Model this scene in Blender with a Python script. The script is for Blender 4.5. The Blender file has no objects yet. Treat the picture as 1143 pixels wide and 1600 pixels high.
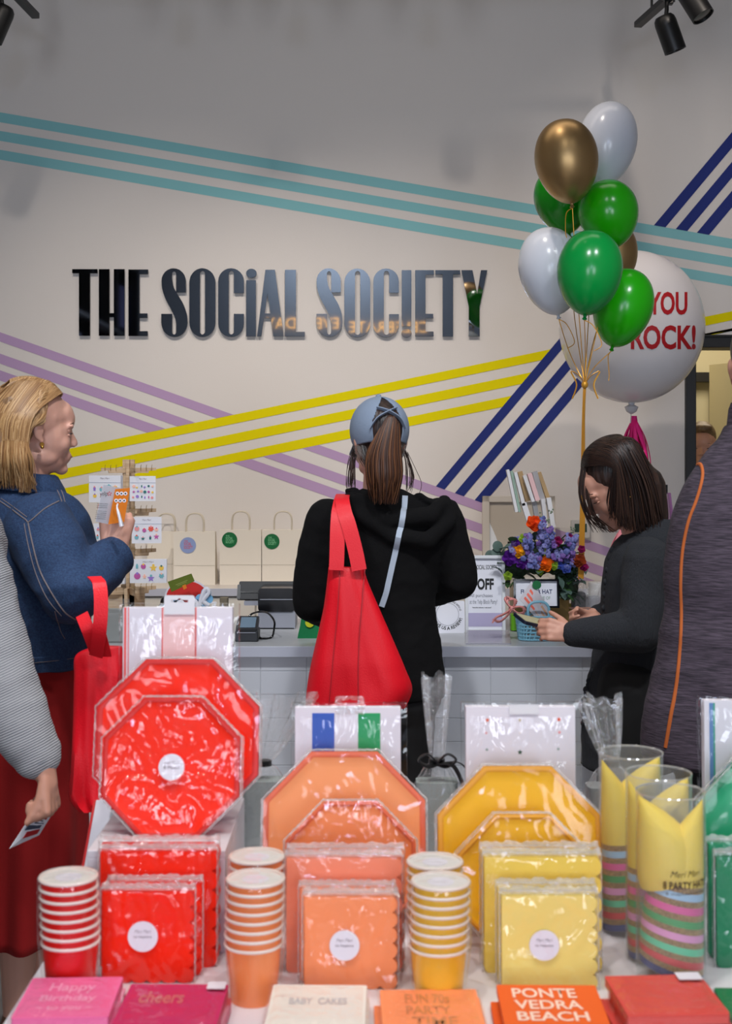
import bpy, bmesh, math, random
from mathutils import Vector, Matrix, noise
from mathutils.bvhtree import BVHTree
from math import sin, cos, pi, radians as R
random.seed(7)
S = bpy.context.scene
COL = S.collection

# ---------------------------------------------------------------- camera (level, shifted down)
F, CX, HY, HC = 2050.0, 571.5, 716.0, 1.53
def W(px, py, d):
    """point seen at pixel px,py at distance d"""
    return Vector(((px - CX) * d / F, d, HC - (py - HY) * d / F))
cam_data = bpy.data.cameras.new('camera'); cam = bpy.data.objects.new('camera', cam_data); COL.objects.link(cam)
cam.location = (0, 0, HC); cam.rotation_euler = (pi / 2, 0, 0)
cam_data.sensor_fit = 'VERTICAL'; cam_data.sensor_height = 36.0; cam_data.sensor_width = 25.7
cam_data.lens = F * 36.0 / 1600.0
cam_data.shift_y = -(800 - HY) / 1600.0
cam_data.clip_start = 0.05
cam_data.dof.use_dof = True; cam_data.dof.focus_distance = 4.6; cam_data.dof.aperture_fstop = 7.5
S.camera = cam
S.view_settings.view_transform = 'Standard'; S.view_settings.look = 'None'
S.view_settings.gamma = 1.0; S.view_settings.use_curve_mapping = False
S.view_settings.exposure = 0.12

# ---------------------------------------------------------------- world and lights
wd = bpy.data.worlds.new('world'); S.world = wd; wd.use_nodes = True
wd.node_tree.nodes['Background'].inputs[0].default_value = (0.62, 0.74, 0.95, 1)
wd.node_tree.nodes['Background'].inputs[1].default_value = 0.55
def area(name, loc, target, sx, sy, power, col):
    l = bpy.data.lights.new(name, 'AREA'); l.shape = 'RECTANGLE'; l.size = sx; l.size_y = sy
    l.energy = power; l.color = col
    o = bpy.data.objects.new(name, l); COL.objects.link(o); o.location = loc
    o.rotation_euler = (Vector(target) - Vector(loc)).to_track_quat('-Z', 'Y').to_euler(); return o
def spot(name, loc, target, ang, blend, power, col, rad=0.05):
    l = bpy.data.lights.new(name, 'SPOT'); l.spot_size = R(ang); l.spot_blend = blend
    l.energy = power; l.color = col; l.shadow_soft_size = rad
    o = bpy.data.objects.new(name, l); COL.objects.link(o); o.location = loc
    o.rotation_euler = (Vector(target) - Vector(loc)).to_track_quat('-Z', 'Y').to_euler(); return o
# daylight through the shop front behind the camera
area('window_daylight', (-1.35, -3.75, 1.5), (-0.4, 6.6, 0.9), 0.9, 1.7, 60, (0.84, 0.90, 1.0))
area('window_daylight', (1.6, -3.75, 1.5), (0.5, 6.6, 0.9), 0.9, 1.7, 60, (0.84, 0.90, 1.0))
for kx in (-1.3, .1, 1.4):
    spot('tile_fill_spot', (kx, 1.9, 4.15), (kx, 4.4, .3), 58, .7, 190, (0.93, 0.96, 1.0), .12)  # added spots that brighten the counter's tile front, kept off the upper wall
area('transom_daylight', (0.3, -3.6, 2.55), (-0.4, 6.6, 3.7), 0.5, 0.5, 28, (0.58, 0.70, 1.0))
area('front_wall_fill', (-0.35, -3.3, 4.35), (-0.35, -4.1, 3.9), 1.4, 0.3, 26, (0.9, 0.95, 1.0))  # added fill, brightens the front wall top that the letters mirror
# spots added to brighten the table and glint on film; unseen ceiling panel over counter
for kx, ky, kp in ((-1.1, .7, 24), (-.35, 1.0, 26), (.5, .6, 26), (1.2, 1.1, 24), (.1, 2.6, 16)):
    spot('table_fill_spot', (kx, ky, 4.0), (kx * .35 + .1, 2.0, .85), 60, .9, kp * 3.2, (1.0, .96, .90), .045)
area('ceiling_panel_counter', (0.0, 4.6, 4.25), (0.0, 5.1, 0.9), 3.0, 0.5, 9, (1.0, 0.90, 0.80))
# track spotlights washing the sign wall
spot('track_beam_1', (-1.3, 3.9, 4.2), (-0.9, 6.6, 0.9), 64, 1.0, 165, (1.0, 0.89, 0.79))
spot('track_beam_2', (0.1, 3.9, 4.2), (0.1, 6.6, 0.9), 64, 1.0, 165, (1.0, 0.89, 0.79))
spot('track_beam_3', (1.5, 3.9, 4.2), (1.7, 6.6, 1.9), 62, 1.0, 80, (1.0, 0.88, 0.78))
# stockroom lamp
area('stockroom_panel', (2.2, 8.0, 2.7), (2.2, 8.2, 0), 0.8, 0.8, 16, (1.0, 0.88, 0.68))

# ---------------------------------------------------------------- materials
def lin(c):
    return tuple(((x / 255) / 12.92 if x / 255 <= 0.04045 else ((x / 255 + 0.055) / 1.055) ** 2.4) for x in c) + (1.0,)
MATS = {}
def mat(name, c, rough=0.6, metal=0.0, bump=0.0, bscale=40.0, bstretch=(1, 1, 1), var=0.0, vscale=8.0,
        vstretch=(1, 1, 1), coat=0.0, sss=0.0, alpha=1.0, emit=0.0, spec=0.5, trans=0.0, sheen=0.0, c2=None):
    if name in MATS: return MATS[name]
    m = bpy.data.materials.new(name); m.use_nodes = True; nt = m.node_tree; b = nt.nodes['Principled BSDF']
    col = lin(c); b.inputs['Base Color'].default_value = col
    b.inputs['Roughness'].default_value = rough; b.inputs['Metallic'].default_value = metal
    b.inputs['Specular IOR Level'].default_value = spec
    if coat: b.inputs['Coat Weight'].default_value = coat; b.inputs['Coat Roughness'].default_value = 0.08
    if sss: b.inputs['Subsurface Weight'].default_value = sss; b.inputs['Subsurface Radius'].default_value = (0.02, 0.008, 0.004)
    if sheen: b.inputs['Sheen Weight'].default_value = sheen
    if alpha < 1: b.inputs['Alpha'].default_value = alpha
    if trans: b.inputs['Transmission Weight'].default_value = trans
    if emit: b.inputs['Emission Color'].default_value = col; b.inputs['Emission Strength'].default_value = emit
    def coords(st):
        tc = nt.nodes.new('ShaderNodeTexCoord'); mp = nt.nodes.new('ShaderNodeMapping')
        nt.links.new(tc.outputs['Object'], mp.inputs[0]); mp.inputs['Scale'].default_value = st; return mp
    if bump:
        mp = coords(bstretch); n = nt.nodes.new('ShaderNodeTexNoise'); n.inputs['Scale'].default_value = bscale
        n.inputs['Detail'].default_value = 4; bp = nt.nodes.new('ShaderNodeBump'); bp.inputs['Strength'].default_value = bump
        bp.inputs['Distance'].default_value = 0.01
        nt.links.new(mp.outputs[0], n.inputs['Vector']); nt.links.new(n.outputs[0], bp.inputs['Height']); nt.links.new(bp.outputs[0], b.inputs['Normal'])
    if var or c2:
        mp = coords(vstretch); n = nt.nodes.new('ShaderNodeTexNoise'); n.inputs['Scale'].default_value = vscale
        n.inputs['Detail'].default_value = 5; cr = nt.nodes.new('ShaderNodeValToRGB')
        cr.color_ramp.elements[0].position = 0.36; cr.color_ramp.elements[1].position = 0.64
        a = lin(c2) if c2 else tuple(x * (1 - var) for x in col[:3]) + (1,)
        z = col if c2 else tuple(min(1, x * (1 + var)) for x in col[:3]) + (1,)
        cr.color_ramp.elements[0].color = a; cr.color_ramp.elements[1].color = z
        nt.links.new(mp.outputs[0], n.inputs['Vector']); nt.links.new(n.outputs[0], cr.inputs[0]); nt.links.new(cr.outputs[0], b.inputs['Base Color'])
    MATS[name] = m; return m
def film(name, tint=(1, 1, 1), gloss=0.10, rough=0.08, bump=0.8, scale=14.0, stretch=(1, 1, 1), haze=0.0, ior=1.45):
    """clear crinkled cellophane / clear plastic"""
    if name in MATS: return MATS[name]
    m = bpy.data.materials.new(name); m.use_nodes = True; nt = m.node_tree; nt.nodes.clear()
    out = nt.nodes.new('ShaderNodeOutputMaterial'); tr = nt.nodes.new('ShaderNodeBsdfTransparent'); tr.inputs[0].default_value = tuple(tint) + (1,)
    gl = nt.nodes.new('ShaderNodeBsdfGlossy'); gl.inputs['Roughness'].default_value = rough; gl.inputs[0].default_value = (1, 1, 1, 1)
    tc = nt.nodes.new('ShaderNodeTexCoord'); mp = nt.nodes.new('ShaderNodeMapping'); mp.inputs['Scale'].default_value = stretch
    n = nt.nodes.new('ShaderNodeTexNoise'); n.inputs['Scale'].default_value = scale; n.inputs['Detail'].default_value = 3; n.inputs['Distortion'].default_value = 1.2
    bp = nt.nodes.new('ShaderNodeBump'); bp.inputs['Strength'].default_value = bump; bp.inputs['Distance'].default_value = 0.012
    fr = nt.nodes.new('ShaderNodeLayerWeight'); fr.inputs[0].default_value = .5; pw_ = nt.nodes.new('ShaderNodeMath'); pw_.operation = 'POWER'; pw_.inputs[1].default_value = 4.0
    ad = nt.nodes.new('ShaderNodeMath'); ad.operation = 'MULTIPLY_ADD'; ad.inputs[1].default_value = min(1, (ior - 1) * 1.6); ad.inputs[2].default_value = gloss; ad.use_clamp = True
    mx = nt.nodes.new('ShaderNodeMixShader')
    L = nt.links.new
    L(tc.outputs['Object'], mp.inputs[0]); L(mp.outputs[0], n.inputs['Vector']); L(n.outputs[0], bp.inputs['Height'])
    L(bp.outputs[0], gl.inputs['Normal']); L(bp.outputs[0], fr.inputs['Normal']); L(fr.outputs['Facing'], pw_.inputs[0]); L(pw_.outputs[0], ad.inputs[0]); L(ad.outputs[0], mx.inputs[0])
    base = tr.outputs[0]
    if haze:
        df = nt.nodes.new('ShaderNodeBsdfDiffuse'); df.inputs[0].default_value = (0.85, 0.85, 0.85, 1)
        m2 = nt.nodes.new('ShaderNodeMixShader'); m2.inputs[0].default_value = haze; L(tr.outputs[0], m2.inputs[1]); L(df.outputs[0], m2.inputs[2]); base = m2.outputs[0]
    L(base, mx.inputs[1]); L(gl.outputs[0], mx.inputs[2]); L(mx.outputs[0], out.inputs[0])
    MATS[name] = m; return m

# ---------------------------------------------------------------- object bookkeeping
WM = {}
def reg(o, parent=None):
    COL.objects.link(o)
    if parent: o.parent = parent; WM[o.name] = WM[parent.name] @ o.matrix_basis
    else: WM[o.name] = o.matrix_basis.copy()
def thing(name, label, cat, loc=(0, 0, 0), rotz=0.0, group=None, tilt=0.0):
    o = bpy.data.objects.new(name, None); o.empty_display_size = 0.05
    o.location = loc; o.rotation_euler = (tilt, 0, rotz); o['label'] = label; o['category'] = cat
    if group: o['group'] = group
    reg(o); WM[o.name] = Matrix.Translation(loc) @ Matrix.Rotation(rotz, 4, 'Z') @ Matrix.Rotation(tilt, 4, 'X'); return o
def tag(o, label, cat, group=None, kind=None):
    o['label'] = label; o['category'] = cat
    if group: o['group'] = group
    if kind: o['kind'] = kind
    return o
def struct(o): o['kind'] = 'structure'; return o
def dup(root, loc=None, rotz=None, label=None, group=None):
    c = root.copy(); COL.objects.link(c)
    if loc is not None: c.location = loc
    if rotz is not None: c.rotation_euler = (c.rotation_euler[0], c.rotation_euler[1], rotz)
    if label: c['label'] = label
    if group: c['group'] = group
    for ch in list(root.children):
        d = ch.copy(); COL.objects.link(d); d.parent = c
        for g in list(ch.children):
            e = g.copy(); COL.objects.link(e); e.parent = d
    return c

class Fr:
    """a plane in space: origin, unit x, unit y, normal"""
    def __init__(s, o, x=(1, 0, 0), y=(0, 0, 1)):
        s.o = Vector(o); s.x = Vector(x).normalized(); s.y = Vector(y).normalized(); s.n = s.x.cross(s.y).normalized()
    def p(s, u, v, w=0.0): return s.o + s.x * u + s.y * v + s.n * w

def cat(pts, n=6, closed=False):
    """Catmull-Rom through points (any tuple length)"""
    P = [tuple(p) for p in pts]; out = []; N = len(P)
    rng = range(N if closed else N - 1)
    for i in rng:
        if closed: a, b, c, d = P[(i - 1) % N], P[i], P[(i + 1) % N], P[(i + 2) % N]
        else: a, b, c, d = P[max(i - 1, 0)], P[i], P[i + 1], P[min(i + 2, N - 1)]
        for k in range(n):
            t = k / n; t2 = t * t; t3 = t2 * t
            out.append(tuple(0.5 * ((2 * b[j]) + (-a[j] + c[j]) * t + (2 * a[j] - 5 * b[j] + 4 * c[j] - d[j]) * t2 + (-a[j] + 3 * b[j] - 3 * c[j] + d[j]) * t3) for j in range(len(b))))
    if not closed: out.append(P[-1])
    return out

class MB:
    def __init__(s): s.v = []; s.f = []; s.mi = []; s.m = 0
    def add(s, vs, fs):
        b = len(s.v); s.v += [Vector(v) for v in vs]
        for f in fs: s.f.append([b + i for i in f]); s.mi.append(s.m)
    def box(s, c, sz, rot=None):
        c = Vector(c); hx, hy, hz = sz[0] / 2, sz[1] / 2, sz[2] / 2; vs = []
        for x in (-hx, hx):
            for y in (-hy, hy):
                for z in (-hz, hz):
                    p = Vector((x, y, z)); p = (rot @ p) if rot else p; vs.append(c + p)
        s.add(vs, [(0, 1, 3, 2), (4, 6, 7, 5), (0, 4, 5, 1), (2, 3, 7, 6), (0, 2, 6, 4), (1, 5, 7, 3)]); return s
    def bx(s, x0, x1, y0, y1, z0, z1): return s.box(((x0 + x1) / 2, (y0 + y1) / 2, (z0 + z1) / 2), (abs(x1 - x0), abs(y1 - y0), abs(z1 - z0)))
    def prism(s, fr, pts, w0, w1, caps=True):
        n = len(pts)
        a = sum(pts[i][0] * pts[(i + 1) % n][1] - pts[(i + 1) % n][0] * pts[i][1] for i in range(n))
        if (a < 0): pts = pts[::-1]
        if w0 > w1: w0, w1 = w1, w0
        vs = [fr.p(u, v, w0) for u, v in pts] + [fr.p(u, v, w1) for u, v in pts]
        fs = [(i, (i + 1) % n, n + (i + 1) % n, n + i) for i in range(n)]
        if caps: fs += [tuple(range(n - 1, -1, -1)), tuple(range(n, 2 * n))]
        s.add(vs, fs); return s
    def rbox(s, c, sz, r=0.01, n=4, rot=None, axis='z'):
        """box with rounded edges around one axis"""
        ax = {'z': (0, 1, 2), 'y': (0, 2, 1), 'x': (1, 2, 0)}[axis]
        w, h, d = sz[ax[0]], sz[ax[1]], sz[ax[2]]; pts = rrect(-w / 2, -h / 2, w / 2, h / 2, r, n)
        X = [Vector((1, 0, 0)), Vector((0, 1, 0)), Vector((0, 0, 1))]
        x, y = X[ax[0]], X[ax[1]]
        if rot: x, y = rot @ x, rot @ y
        return s.prism(Fr(c, x, y), pts, -d / 2, d / 2)
    def rings(s, rs, close=True, capends=True):
        n = len(rs[0]); vs = [p for r in rs for p in r]; fs = []
        for i in range(len(rs) - 1):
            for j in range(n if close else n - 1):
                k = (j + 1) % n; fs.append((i * n + j, i * n + k, (i + 1) * n + k, (i + 1) * n + j))
        if capends: fs += [tuple(range(n - 1, -1, -1)), tuple(range((len(rs) - 1) * n, len(rs) * n))]
        s.add(vs, fs); return s
    def tube(s, pts, rad, n=8, up=None, flat=1.0, caps=True):
        P = [Vector(p) for p in pts]; N = len(P)
        rr = rad if isinstance(rad, (list, tuple)) else [rad] * N
        T = [(P[min(i + 1, N - 1)] - P[max(i - 1, 0)]).normalized() for i in range(N)]
        u = Vector(up) if up else (Vector((0, 0, 1)) if abs(T[0].z) < 0.9 else Vector((1, 0, 0)))
        rs = []
        for i in range(N):
            a = (u - T[i] * u.dot(T[i]))
            if a.length < 1e-6: a = T[i].orthogonal()
            a.normalize(); b = T[i].cross(a); u = a if not up else Vector(up)
            rs.append([P[i] + (a * cos(2 * pi * k / n) * flat + b * sin(2 * pi * k / n)) * rr[i] for k in range(n)])
        return s.rings(rs, capends=caps)
    def ell(s, c, r, rot=None, nu=14, nv=9):
        c = Vector(c); r = (r, r, r) if not isinstance(r, (tuple, list, Vector)) else r; vs = []; fs = []
        def tr(x, y, z):
            p = Vector((x * r[0], y * r[1], z * r[2])); return c + ((rot @ p) if rot else p)
        vs.append(tr(0, 0, 1))
        for i in range(1, nv):
            th = pi * i / nv
            for j in range(nu): ph = 2 * pi * j / nu; vs.append(tr(sin(th) * cos(ph), sin(th) * sin(ph), cos(th)))
        vs.append(tr(0, 0, -1)); L = len(vs) - 1
        for j in range(nu):
            k = (j + 1) % nu; fs.append((0, 1 + j, 1 + k)); b = 1 + (nv - 2) * nu; fs.append((L, b + k, b + j))
            for i in range(nv - 2): a = 1 + i * nu; fs.append((a + j, a + nu + j, a + nu + k, a + k))
        s.add(vs, fs); return s
    def cap(s, p0, p1, r0, r1, n=14):
        """closed tapered capsule"""
        p0, p1 = Vector(p0), Vector(p1); d = (p1 - p0); L = d.length; t = d.normalized() if L > 1e-6 else Vector((0, 0, 1))
        pts = []; rr = []
        for a in (80, 55, 30): pts.append(p0 - t * r0 * sin(R(a))); rr.append(r0 * cos(R(a)))
        pts += [p0, p1]; rr += [r0, r1]
        for a in (30, 55, 80): pts.append(p1 + t * r1 * sin(R(a))); rr.append(r1 * cos(R(a)))
        return s.tube(pts, rr, n)
    def chain(s, pts, rads, n=14):
        for i in range(len(pts) - 1): s.cap(pts[i], pts[i + 1], rads[i], rads[i + 1], n)
        return s
    def loft(s, secs, n=28, smooth=5, power=2.0):
        """secs: (x,y,z, rx, ry) horizontal elliptical sections"""
        Q = cat(secs, smooth) if smooth > 1 else secs; rs = []
        for q in Q:
            ring = []
            for k in range(n):
                a = 2 * pi * k / n; ca, sa = cos(a), sin(a)
                e = 2 / power; cx_ = math.copysign(abs(ca) ** e, ca); sy_ = math.copysign(abs(sa) ** e, sa)
                ring.append(Vector((q[0] + cx_ * q[3], q[1] + sy_ * q[4], q[2])))
            rs.append(ring)
        return s.rings(rs)
    def rev(s, c, prof, n=24, axis=(0, 0, 1), caps=True):
        """surface of revolution, prof = (radius, height)"""
        ax = Vector(axis).normalized(); a = ax.orthogonal().normalized(); b = ax.cross(a); c = Vector(c)
        return s.rings([[c + ax * h + (a * cos(2 * pi * k / n) + b * sin(2 * pi * k / n)) * max(r, 1e-4) for k in range(n)] for r, h in prof], capends=caps)
    def build(s, name, mats, parent=None, smooth=True, local=False, bevel=0.0, auto=38, fix=True):
        me = bpy.data.meshes.new(name); o = bpy.data.objects.new(name, me)
        reg(o, parent); M = WM[o.name].inverted()
        vs = s.v if (local or not parent) else [M @ v for v in s.v]
        me.from_pydata([tuple(v) for v in vs], [], s.f)
        mats = mats if isinstance(mats, (list, tuple)) else [mats]
        for m in mats: me.materials.append(m)
        for p, i in zip(me.polygons, s.mi): p.material_index = i
        if fix:
            bm = bmesh.new(); bm.from_mesh(me); bmesh.ops.recalc_face_normals(bm, faces=bm.faces); bm.to_mesh(me); bm.free()
        me.update()
        if smooth:
            for p in me.polygons: p.use_smooth = True
            try: me.set_sharp_from_angle(angle=R(auto))
            except Exception: pass
        if bevel:
            b = o.modifiers.new('bevel', 'BEVEL'); b.width = bevel; b.segments = 2; b.limit_method = 'ANGLE'; b.angle_limit = R(40)
        return o

def rrect(x0, y0, x1, y1, r, n=5):
    pts = []
    for cx_, cy_, a0 in ((x1 - r, y1 - r, 0), (x0 + r, y1 - r, 90), (x0 + r, y0 + r, 180), (x1 - r, y0 + r, 270)):
        for k in range(n + 1): a = R(a0 + 90 * k / n); pts.append((cx_ + r * cos(a), cy_ + r * sin(a)))
    return pts
def circ(cx_, cy_, r, n=24, ry=None):
    return [(cx_ + r * cos(2 * pi * k / n), cy_ + (ry or r) * sin(2 * pi * k / n)) for k in range(n)]
def star(cx_, cy_, r, n=5, q=0.45, rot=90):
    return [(cx_ + (r if k % 2 == 0 else r * q) * cos(R(rot) + pi * k / n), cy_ + (r if k % 2 == 0 else r * q) * sin(R(rot) + pi * k / n)) for k in range(2 * n)]

def fuse(mb, name, mats, parent, voxel=0.006, it=4, post=None, fac=0.5):
    """one continuous skin over closed shells"""
    me = bpy.data.meshes.new('t'); me.from_pydata([tuple(v) for v in mb.v], [], mb.f)
    bm = bmesh.new(); bm.from_mesh(me); bmesh.ops.recalc_face_normals(bm, faces=bm.faces); bm.to_mesh(me); bm.free()
    t = bpy.data.objects.new('t', me); COL.objects.link(t)
    r = t.modifiers.new('r', 'REMESH'); r.mode = 'VOXEL'; r.voxel_size = voxel
    if it: sm = t.modifiers.new('s', 'SMOOTH'); sm.iterations = it; sm.factor = fac
    dg = bpy.context.evaluated_depsgraph_get(); dg.update()
    out = bpy.data.meshes.new_from_object(t.evaluated_get(dg)); bpy.data.objects.remove(t); bpy.data.meshes.remove(me)
    out.name = name
    if post:
        nn = [v.normal.copy() for v in out.vertices]
        for v, n in zip(out.vertices, nn): v.co = post(v.co.copy(), n)
    o = bpy.data.objects.new(name, out); reg(o, parent); M = WM[o.name].inverted()
    out.transform(M); out.materials.clear()
    for m in (mats if isinstance(mats, (list, tuple)) else [mats]): out.materials.append(m)
    for p in out.polygons: p.use_smooth = True
    out.update(); return o
def bvh(o):
    M = WM[o.name]; return BVHTree.FromPolygons([M @ v.co for v in o.data.vertices], [tuple(p.vertices) for p in o.data.polygons])
EYE = Vector((0, 0, HC))
def hit(tree, px, py, off=0.002, dd=4.0):
    d = (W(px, py, dd) - EYE).normalized(); h = tree.ray_cast(EYE, d)
    return (h[0] + h[1].normalized() * off * (1 if h[1].dot(d) < 0 else -1)) if h[0] is not None else None
def seam(mb, tree, pts, r=0.002, off=0.001, n=6, sm=6, flat=1.0):
    P = [hit(tree, x, y, off) for x, y in cat(pts, sm)]; P = [p for p in P if p is not None]
    if len(P) > 2: mb.tube(P, r, n, flat=flat)
def wrinkle(amp, f1=9.0, st=(1, 1, 1), amp2=0.0, f2=30.0):
    def post(p, n):
        q = Vector((p.x * st[0], p.y * st[1], p.z * st[2]))
        a = amp * (1 - 2 * abs(noise.noise(q * f1)))
        if amp2: a += amp2 * noise.noise(q * f2)
        return p + n * a
    return post

def text(s, name, fr, u0, v0, u1, v1, m, parent, w=0.0008, bold=0.0, arc=None, ex=0.0, shear=0.0):
    """lettering fitted into a box of the plane fr"""
    c = bpy.data.curves.new('t', 'FONT'); c.body = s; c.offset = bold; c.extrude = 0.02 if ex else 0.0; c.resolution_u = 3; c.shear = shear; c.space_line = 0.85
    c.align_x = 'CENTER'
    t = bpy.data.objects.new('t', c); COL.objects.link(t)
    dg = bpy.context.evaluated_depsgraph_get(); dg.update()
    me = bpy.data.meshes.new_from_object(t.evaluated_get(dg)); bpy.data.objects.remove(t); bpy.data.curves.remove(c)
    xs = [v.co.x for v in me.vertices]; ys = [v.co.y for v in me.vertices]
    if not xs: return None
    a, b, e, g = min(xs), max(xs), min(ys), max(ys)
    o = bpy.data.objects.new(name, me); reg(o, parent); M = WM[o.name].inverted()
    for v in me.vertices:
        u = u0 + (v.co.x - a) / (b - a) * (u1 - u0); q = v0 + (v.co.y - e) / max(g - e, 1e-6) * (v1 - v0)
        z = w + (ex if (ex and v.co.z > 0) else 0.0)
        if arc: u, q = arc(u, q)
        v.co = M @ fr.p(u, q, z)
    me.materials.clear(); me.materials.append(m); me.update(); return o
def quad3(g, P, u0, v0, u1, v1, w0, w1):
    """sub-rectangle (unit coords) of a flat four-cornered sheet, with thickness towards the camera side"""
    def bl(u, v): return P[0] * (1 - u) * (1 - v) + P[1] * u * (1 - v) + P[2] * u * v + P[3] * (1 - u) * v
    Q = [bl(u0, v0), bl(u1, v0), bl(u1, v1), bl(u0, v1)]; n = (P[1] - P[0]).cross(P[3] - P[0]).normalized(); n = n if n.dot(EYE - P[0]) > 0 else -n
    g.rings([[q + n * w0 for q in Q], [q + n * w1 for q in Q]])
# ================================================================ THE ROOM
YW = 6.6
m_wall = mat('wall_paint', (226, 221, 216), 0.85, bump=0.05, bscale=160)
m_aqua = mat('aqua_paint', (136, 198, 203), 0.8); m_lav = mat('lavender_paint', (186, 156, 196), 0.8)
m_yel = mat('citron_paint', (232, 218, 0), 0.85, spec=.2); m_navy = mat('navy_paint', (24, 44, 122), 0.8)
m_black = mat('black_metal', (16, 16, 18), 0.45); m_grey = mat('grey_paint', (120, 122, 126), 0.8)
fw = Fr((0, YW, 0))                       # the wall plane, u = x, v = z, normal towards the camera
def wp(px, py, d=YW): p = W(px, py, d); return (p.x, p.z)
DX0 = wp(1069, 600)[0]; DX1 = DX0 + 1.02; DZ = wp(0, 524)[1]
w = MB()
w.bx(-3.3, DX0, YW, YW + .14, 0, 4.4); w.bx(DX1, 3.3, YW, YW + .14, 0, 4.4); w.bx(DX0, DX1, YW, YW + .14, DZ, 4.4)
def stripe(mi, q, w0=0.0006):
    w.m = mi; pts = [wp(*p) for p in q]; fwall = Fr((0, YW - .0004, 0))
    n = len(pts); a = sum(pts[i][0] * pts[(i + 1) % n][1] - pts[(i + 1) % n][0] * pts[i][1] for i in range(n))
    if a < 0: pts = pts[::-1]
    w.add([fwall.p(u, v, w0 * mi) for u, v in pts], [tuple(range(n))])
def run(mi, x0, ya, x1, yb, h, sl):       # band with vertical ends
    stripe(mi, [(x0, ya), (x1, yb), (x1, yb + h), (x0, ya + h)])
for y in (175.5, 204.5, 234): run(1, -200, y + .173 * -200, 1400, y + .173 * 1400, 15.5, 0)
# lavender breaks off at the yellow band and resumes below it
yt = lambda x: 723.5 - .2075 * x; yb_ = lambda x: 798 - .2075 * x
for y0, h in ((519, 14.5), (552.5, 15.5), (578.5, 16)):
    s_ = .354; ix = lambda c0, c1: (c1 - c0) / (s_ + .2075)
    a_, b_ = ix(y0, 723.5), ix(y0 + h, 723.5); c_, d_ = ix(y0, 798), ix(y0 + h, 798)
    stripe(2, [(-200, y0 - s_ * 200), (a_, y0 + s_ * a_), (b_, y0 + h + s_ * b_), (-200, y0 + h - s_ * 200)])
    stripe(2, [(c_, y0 + s_ * c_), (1066, y0 + s_ * 1066), (1066, y0 + h + s_ * 1066), (d_, y0 + h + s_ * d_)])
# yellow, broken by the navy
def navx(y, k): return (797.5, 836, 876)[k] - (y - 620) / 1.196
for k, y0 in enumerate((723.5, 753.2, 783.5)):
    s_ = -.2075; h = (14, 15, 14.5)[k]
    x = 800
    for _ in range(8): x = navx(y0 + s_ * x, 0)
    xb = 800
    for _ in range(8): xb = navx(y0 + h + s_ * xb, 0)
    stripe(3, [(-200, y0 + s_ * -200), (x + 3, y0 + s_ * x), (xb + 3, y0 + h + s_ * xb), (-200, y0 + h - s_ * 200)])
    ys = y0 + s_ * 1069; 
    if k < 2: stripe(3, [(1000, y0 + s_ * 1000), (1400, y0 + s_ * 1400), (1400, min(524, y0 + h + s_ * 1400)), (1069, min(524, y0 + h + s_ * 1069)), (1000, y0 + h + s_ * 1000)] if k == 0 else
                     [(1000, y0 + s_ * 1000), (1400, y0 + s_ * 1400), (1400, 448), (1110, 524), (1069, 524), (1000, 541)])
# navy: lower run stops on the top lavender band, upper run starts on the aqua
def lavtop(x): return 519 + .354 * x
def aqt(y, x): return y + .173 * x
for k in range(3):
    wd_ = (17.5, 18, 19)[k]
    def edge(dx, f, x):
        for _ in range(20): x = navx(f(x), k) + dx
        return (x, f(x))
    a = edge(0, lavtop, 700); b = edge(wd_, lavtop, 720); c = edge(wd_, lambda x: aqt(250, x), 950); d = edge(0, lambda x: aqt(250, x), 930)
    stripe(4, [a, b, c, d])
    e0 = (1021, 1055, 1088)[k]; e1 = (1039, 1073, 1107)[k]
    t0 = 300
    stripe(4, [(e0, aqt(175.5, e0)), (e1, aqt(175.5, e1)), (e1 + t0 / 1.196, aqt(175.5, e1) - t0), (e0 + t0 / 1.196, aqt(175.5, e0) - t0)])
wo = struct(w.build('wall_back', [m_wall, m_aqua, m_lav, m_yel, m_navy], smooth=False, fix=False))
m_floor = mat('floor_boards', (122, 112, 104), 0.45, bump=0.1, bscale=6, bstretch=(1, 9, 1), var=0.22, vscale=3, vstretch=(6, .7, 1))
struct(MB().bx(-3.3, 3.3, -4.1, 9.2, -.1, 0).build('floor', m_floor, smooth=False))
m_ceil = mat('ceiling_paint', (150, 150, 152), 0.9)
struct(MB().bx(-3.3, 3.3, -4.1, YW + .14, 4.4, 4.5).build('ceiling', m_ceil, smooth=False))
m_side = mat('side_wall_paint', (196, 190, 184), 0.9)
struct(MB().bx(-3.4, -3.3, -4.1, YW + .14, 0, 4.4).build('wall_left', m_side, smooth=False))
struct(MB().bx(3.3, 3.4, -4.1, 9.2, 0, 4.4).build('wall_right', m_side, smooth=False))
# shop front behind the photographer: piers, transom and two panes
m_front = mat('front_wall_paint', (150, 160, 172), 0.8)
f = MB(); f.bx(-3.3, -2.5, -4.2, -4.1, 0, 4.4); f.bx(2.6, 3.3, -4.2, -4.1, 0, 4.4); f.bx(-2.5, 2.6, -4.2, -4.1, 0, .3)
f.bx(-2.5, 2.6, -4.2, -4.1, 2.85, 4.4); f.bx(-.06, .06, -4.2, -4.1, .3, 2.85); f.bx(-2.5, 2.6, -4.2, -4.1, 2.25, 2.33)
struct(f.build('wall_front', m_front, smooth=False))
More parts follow.
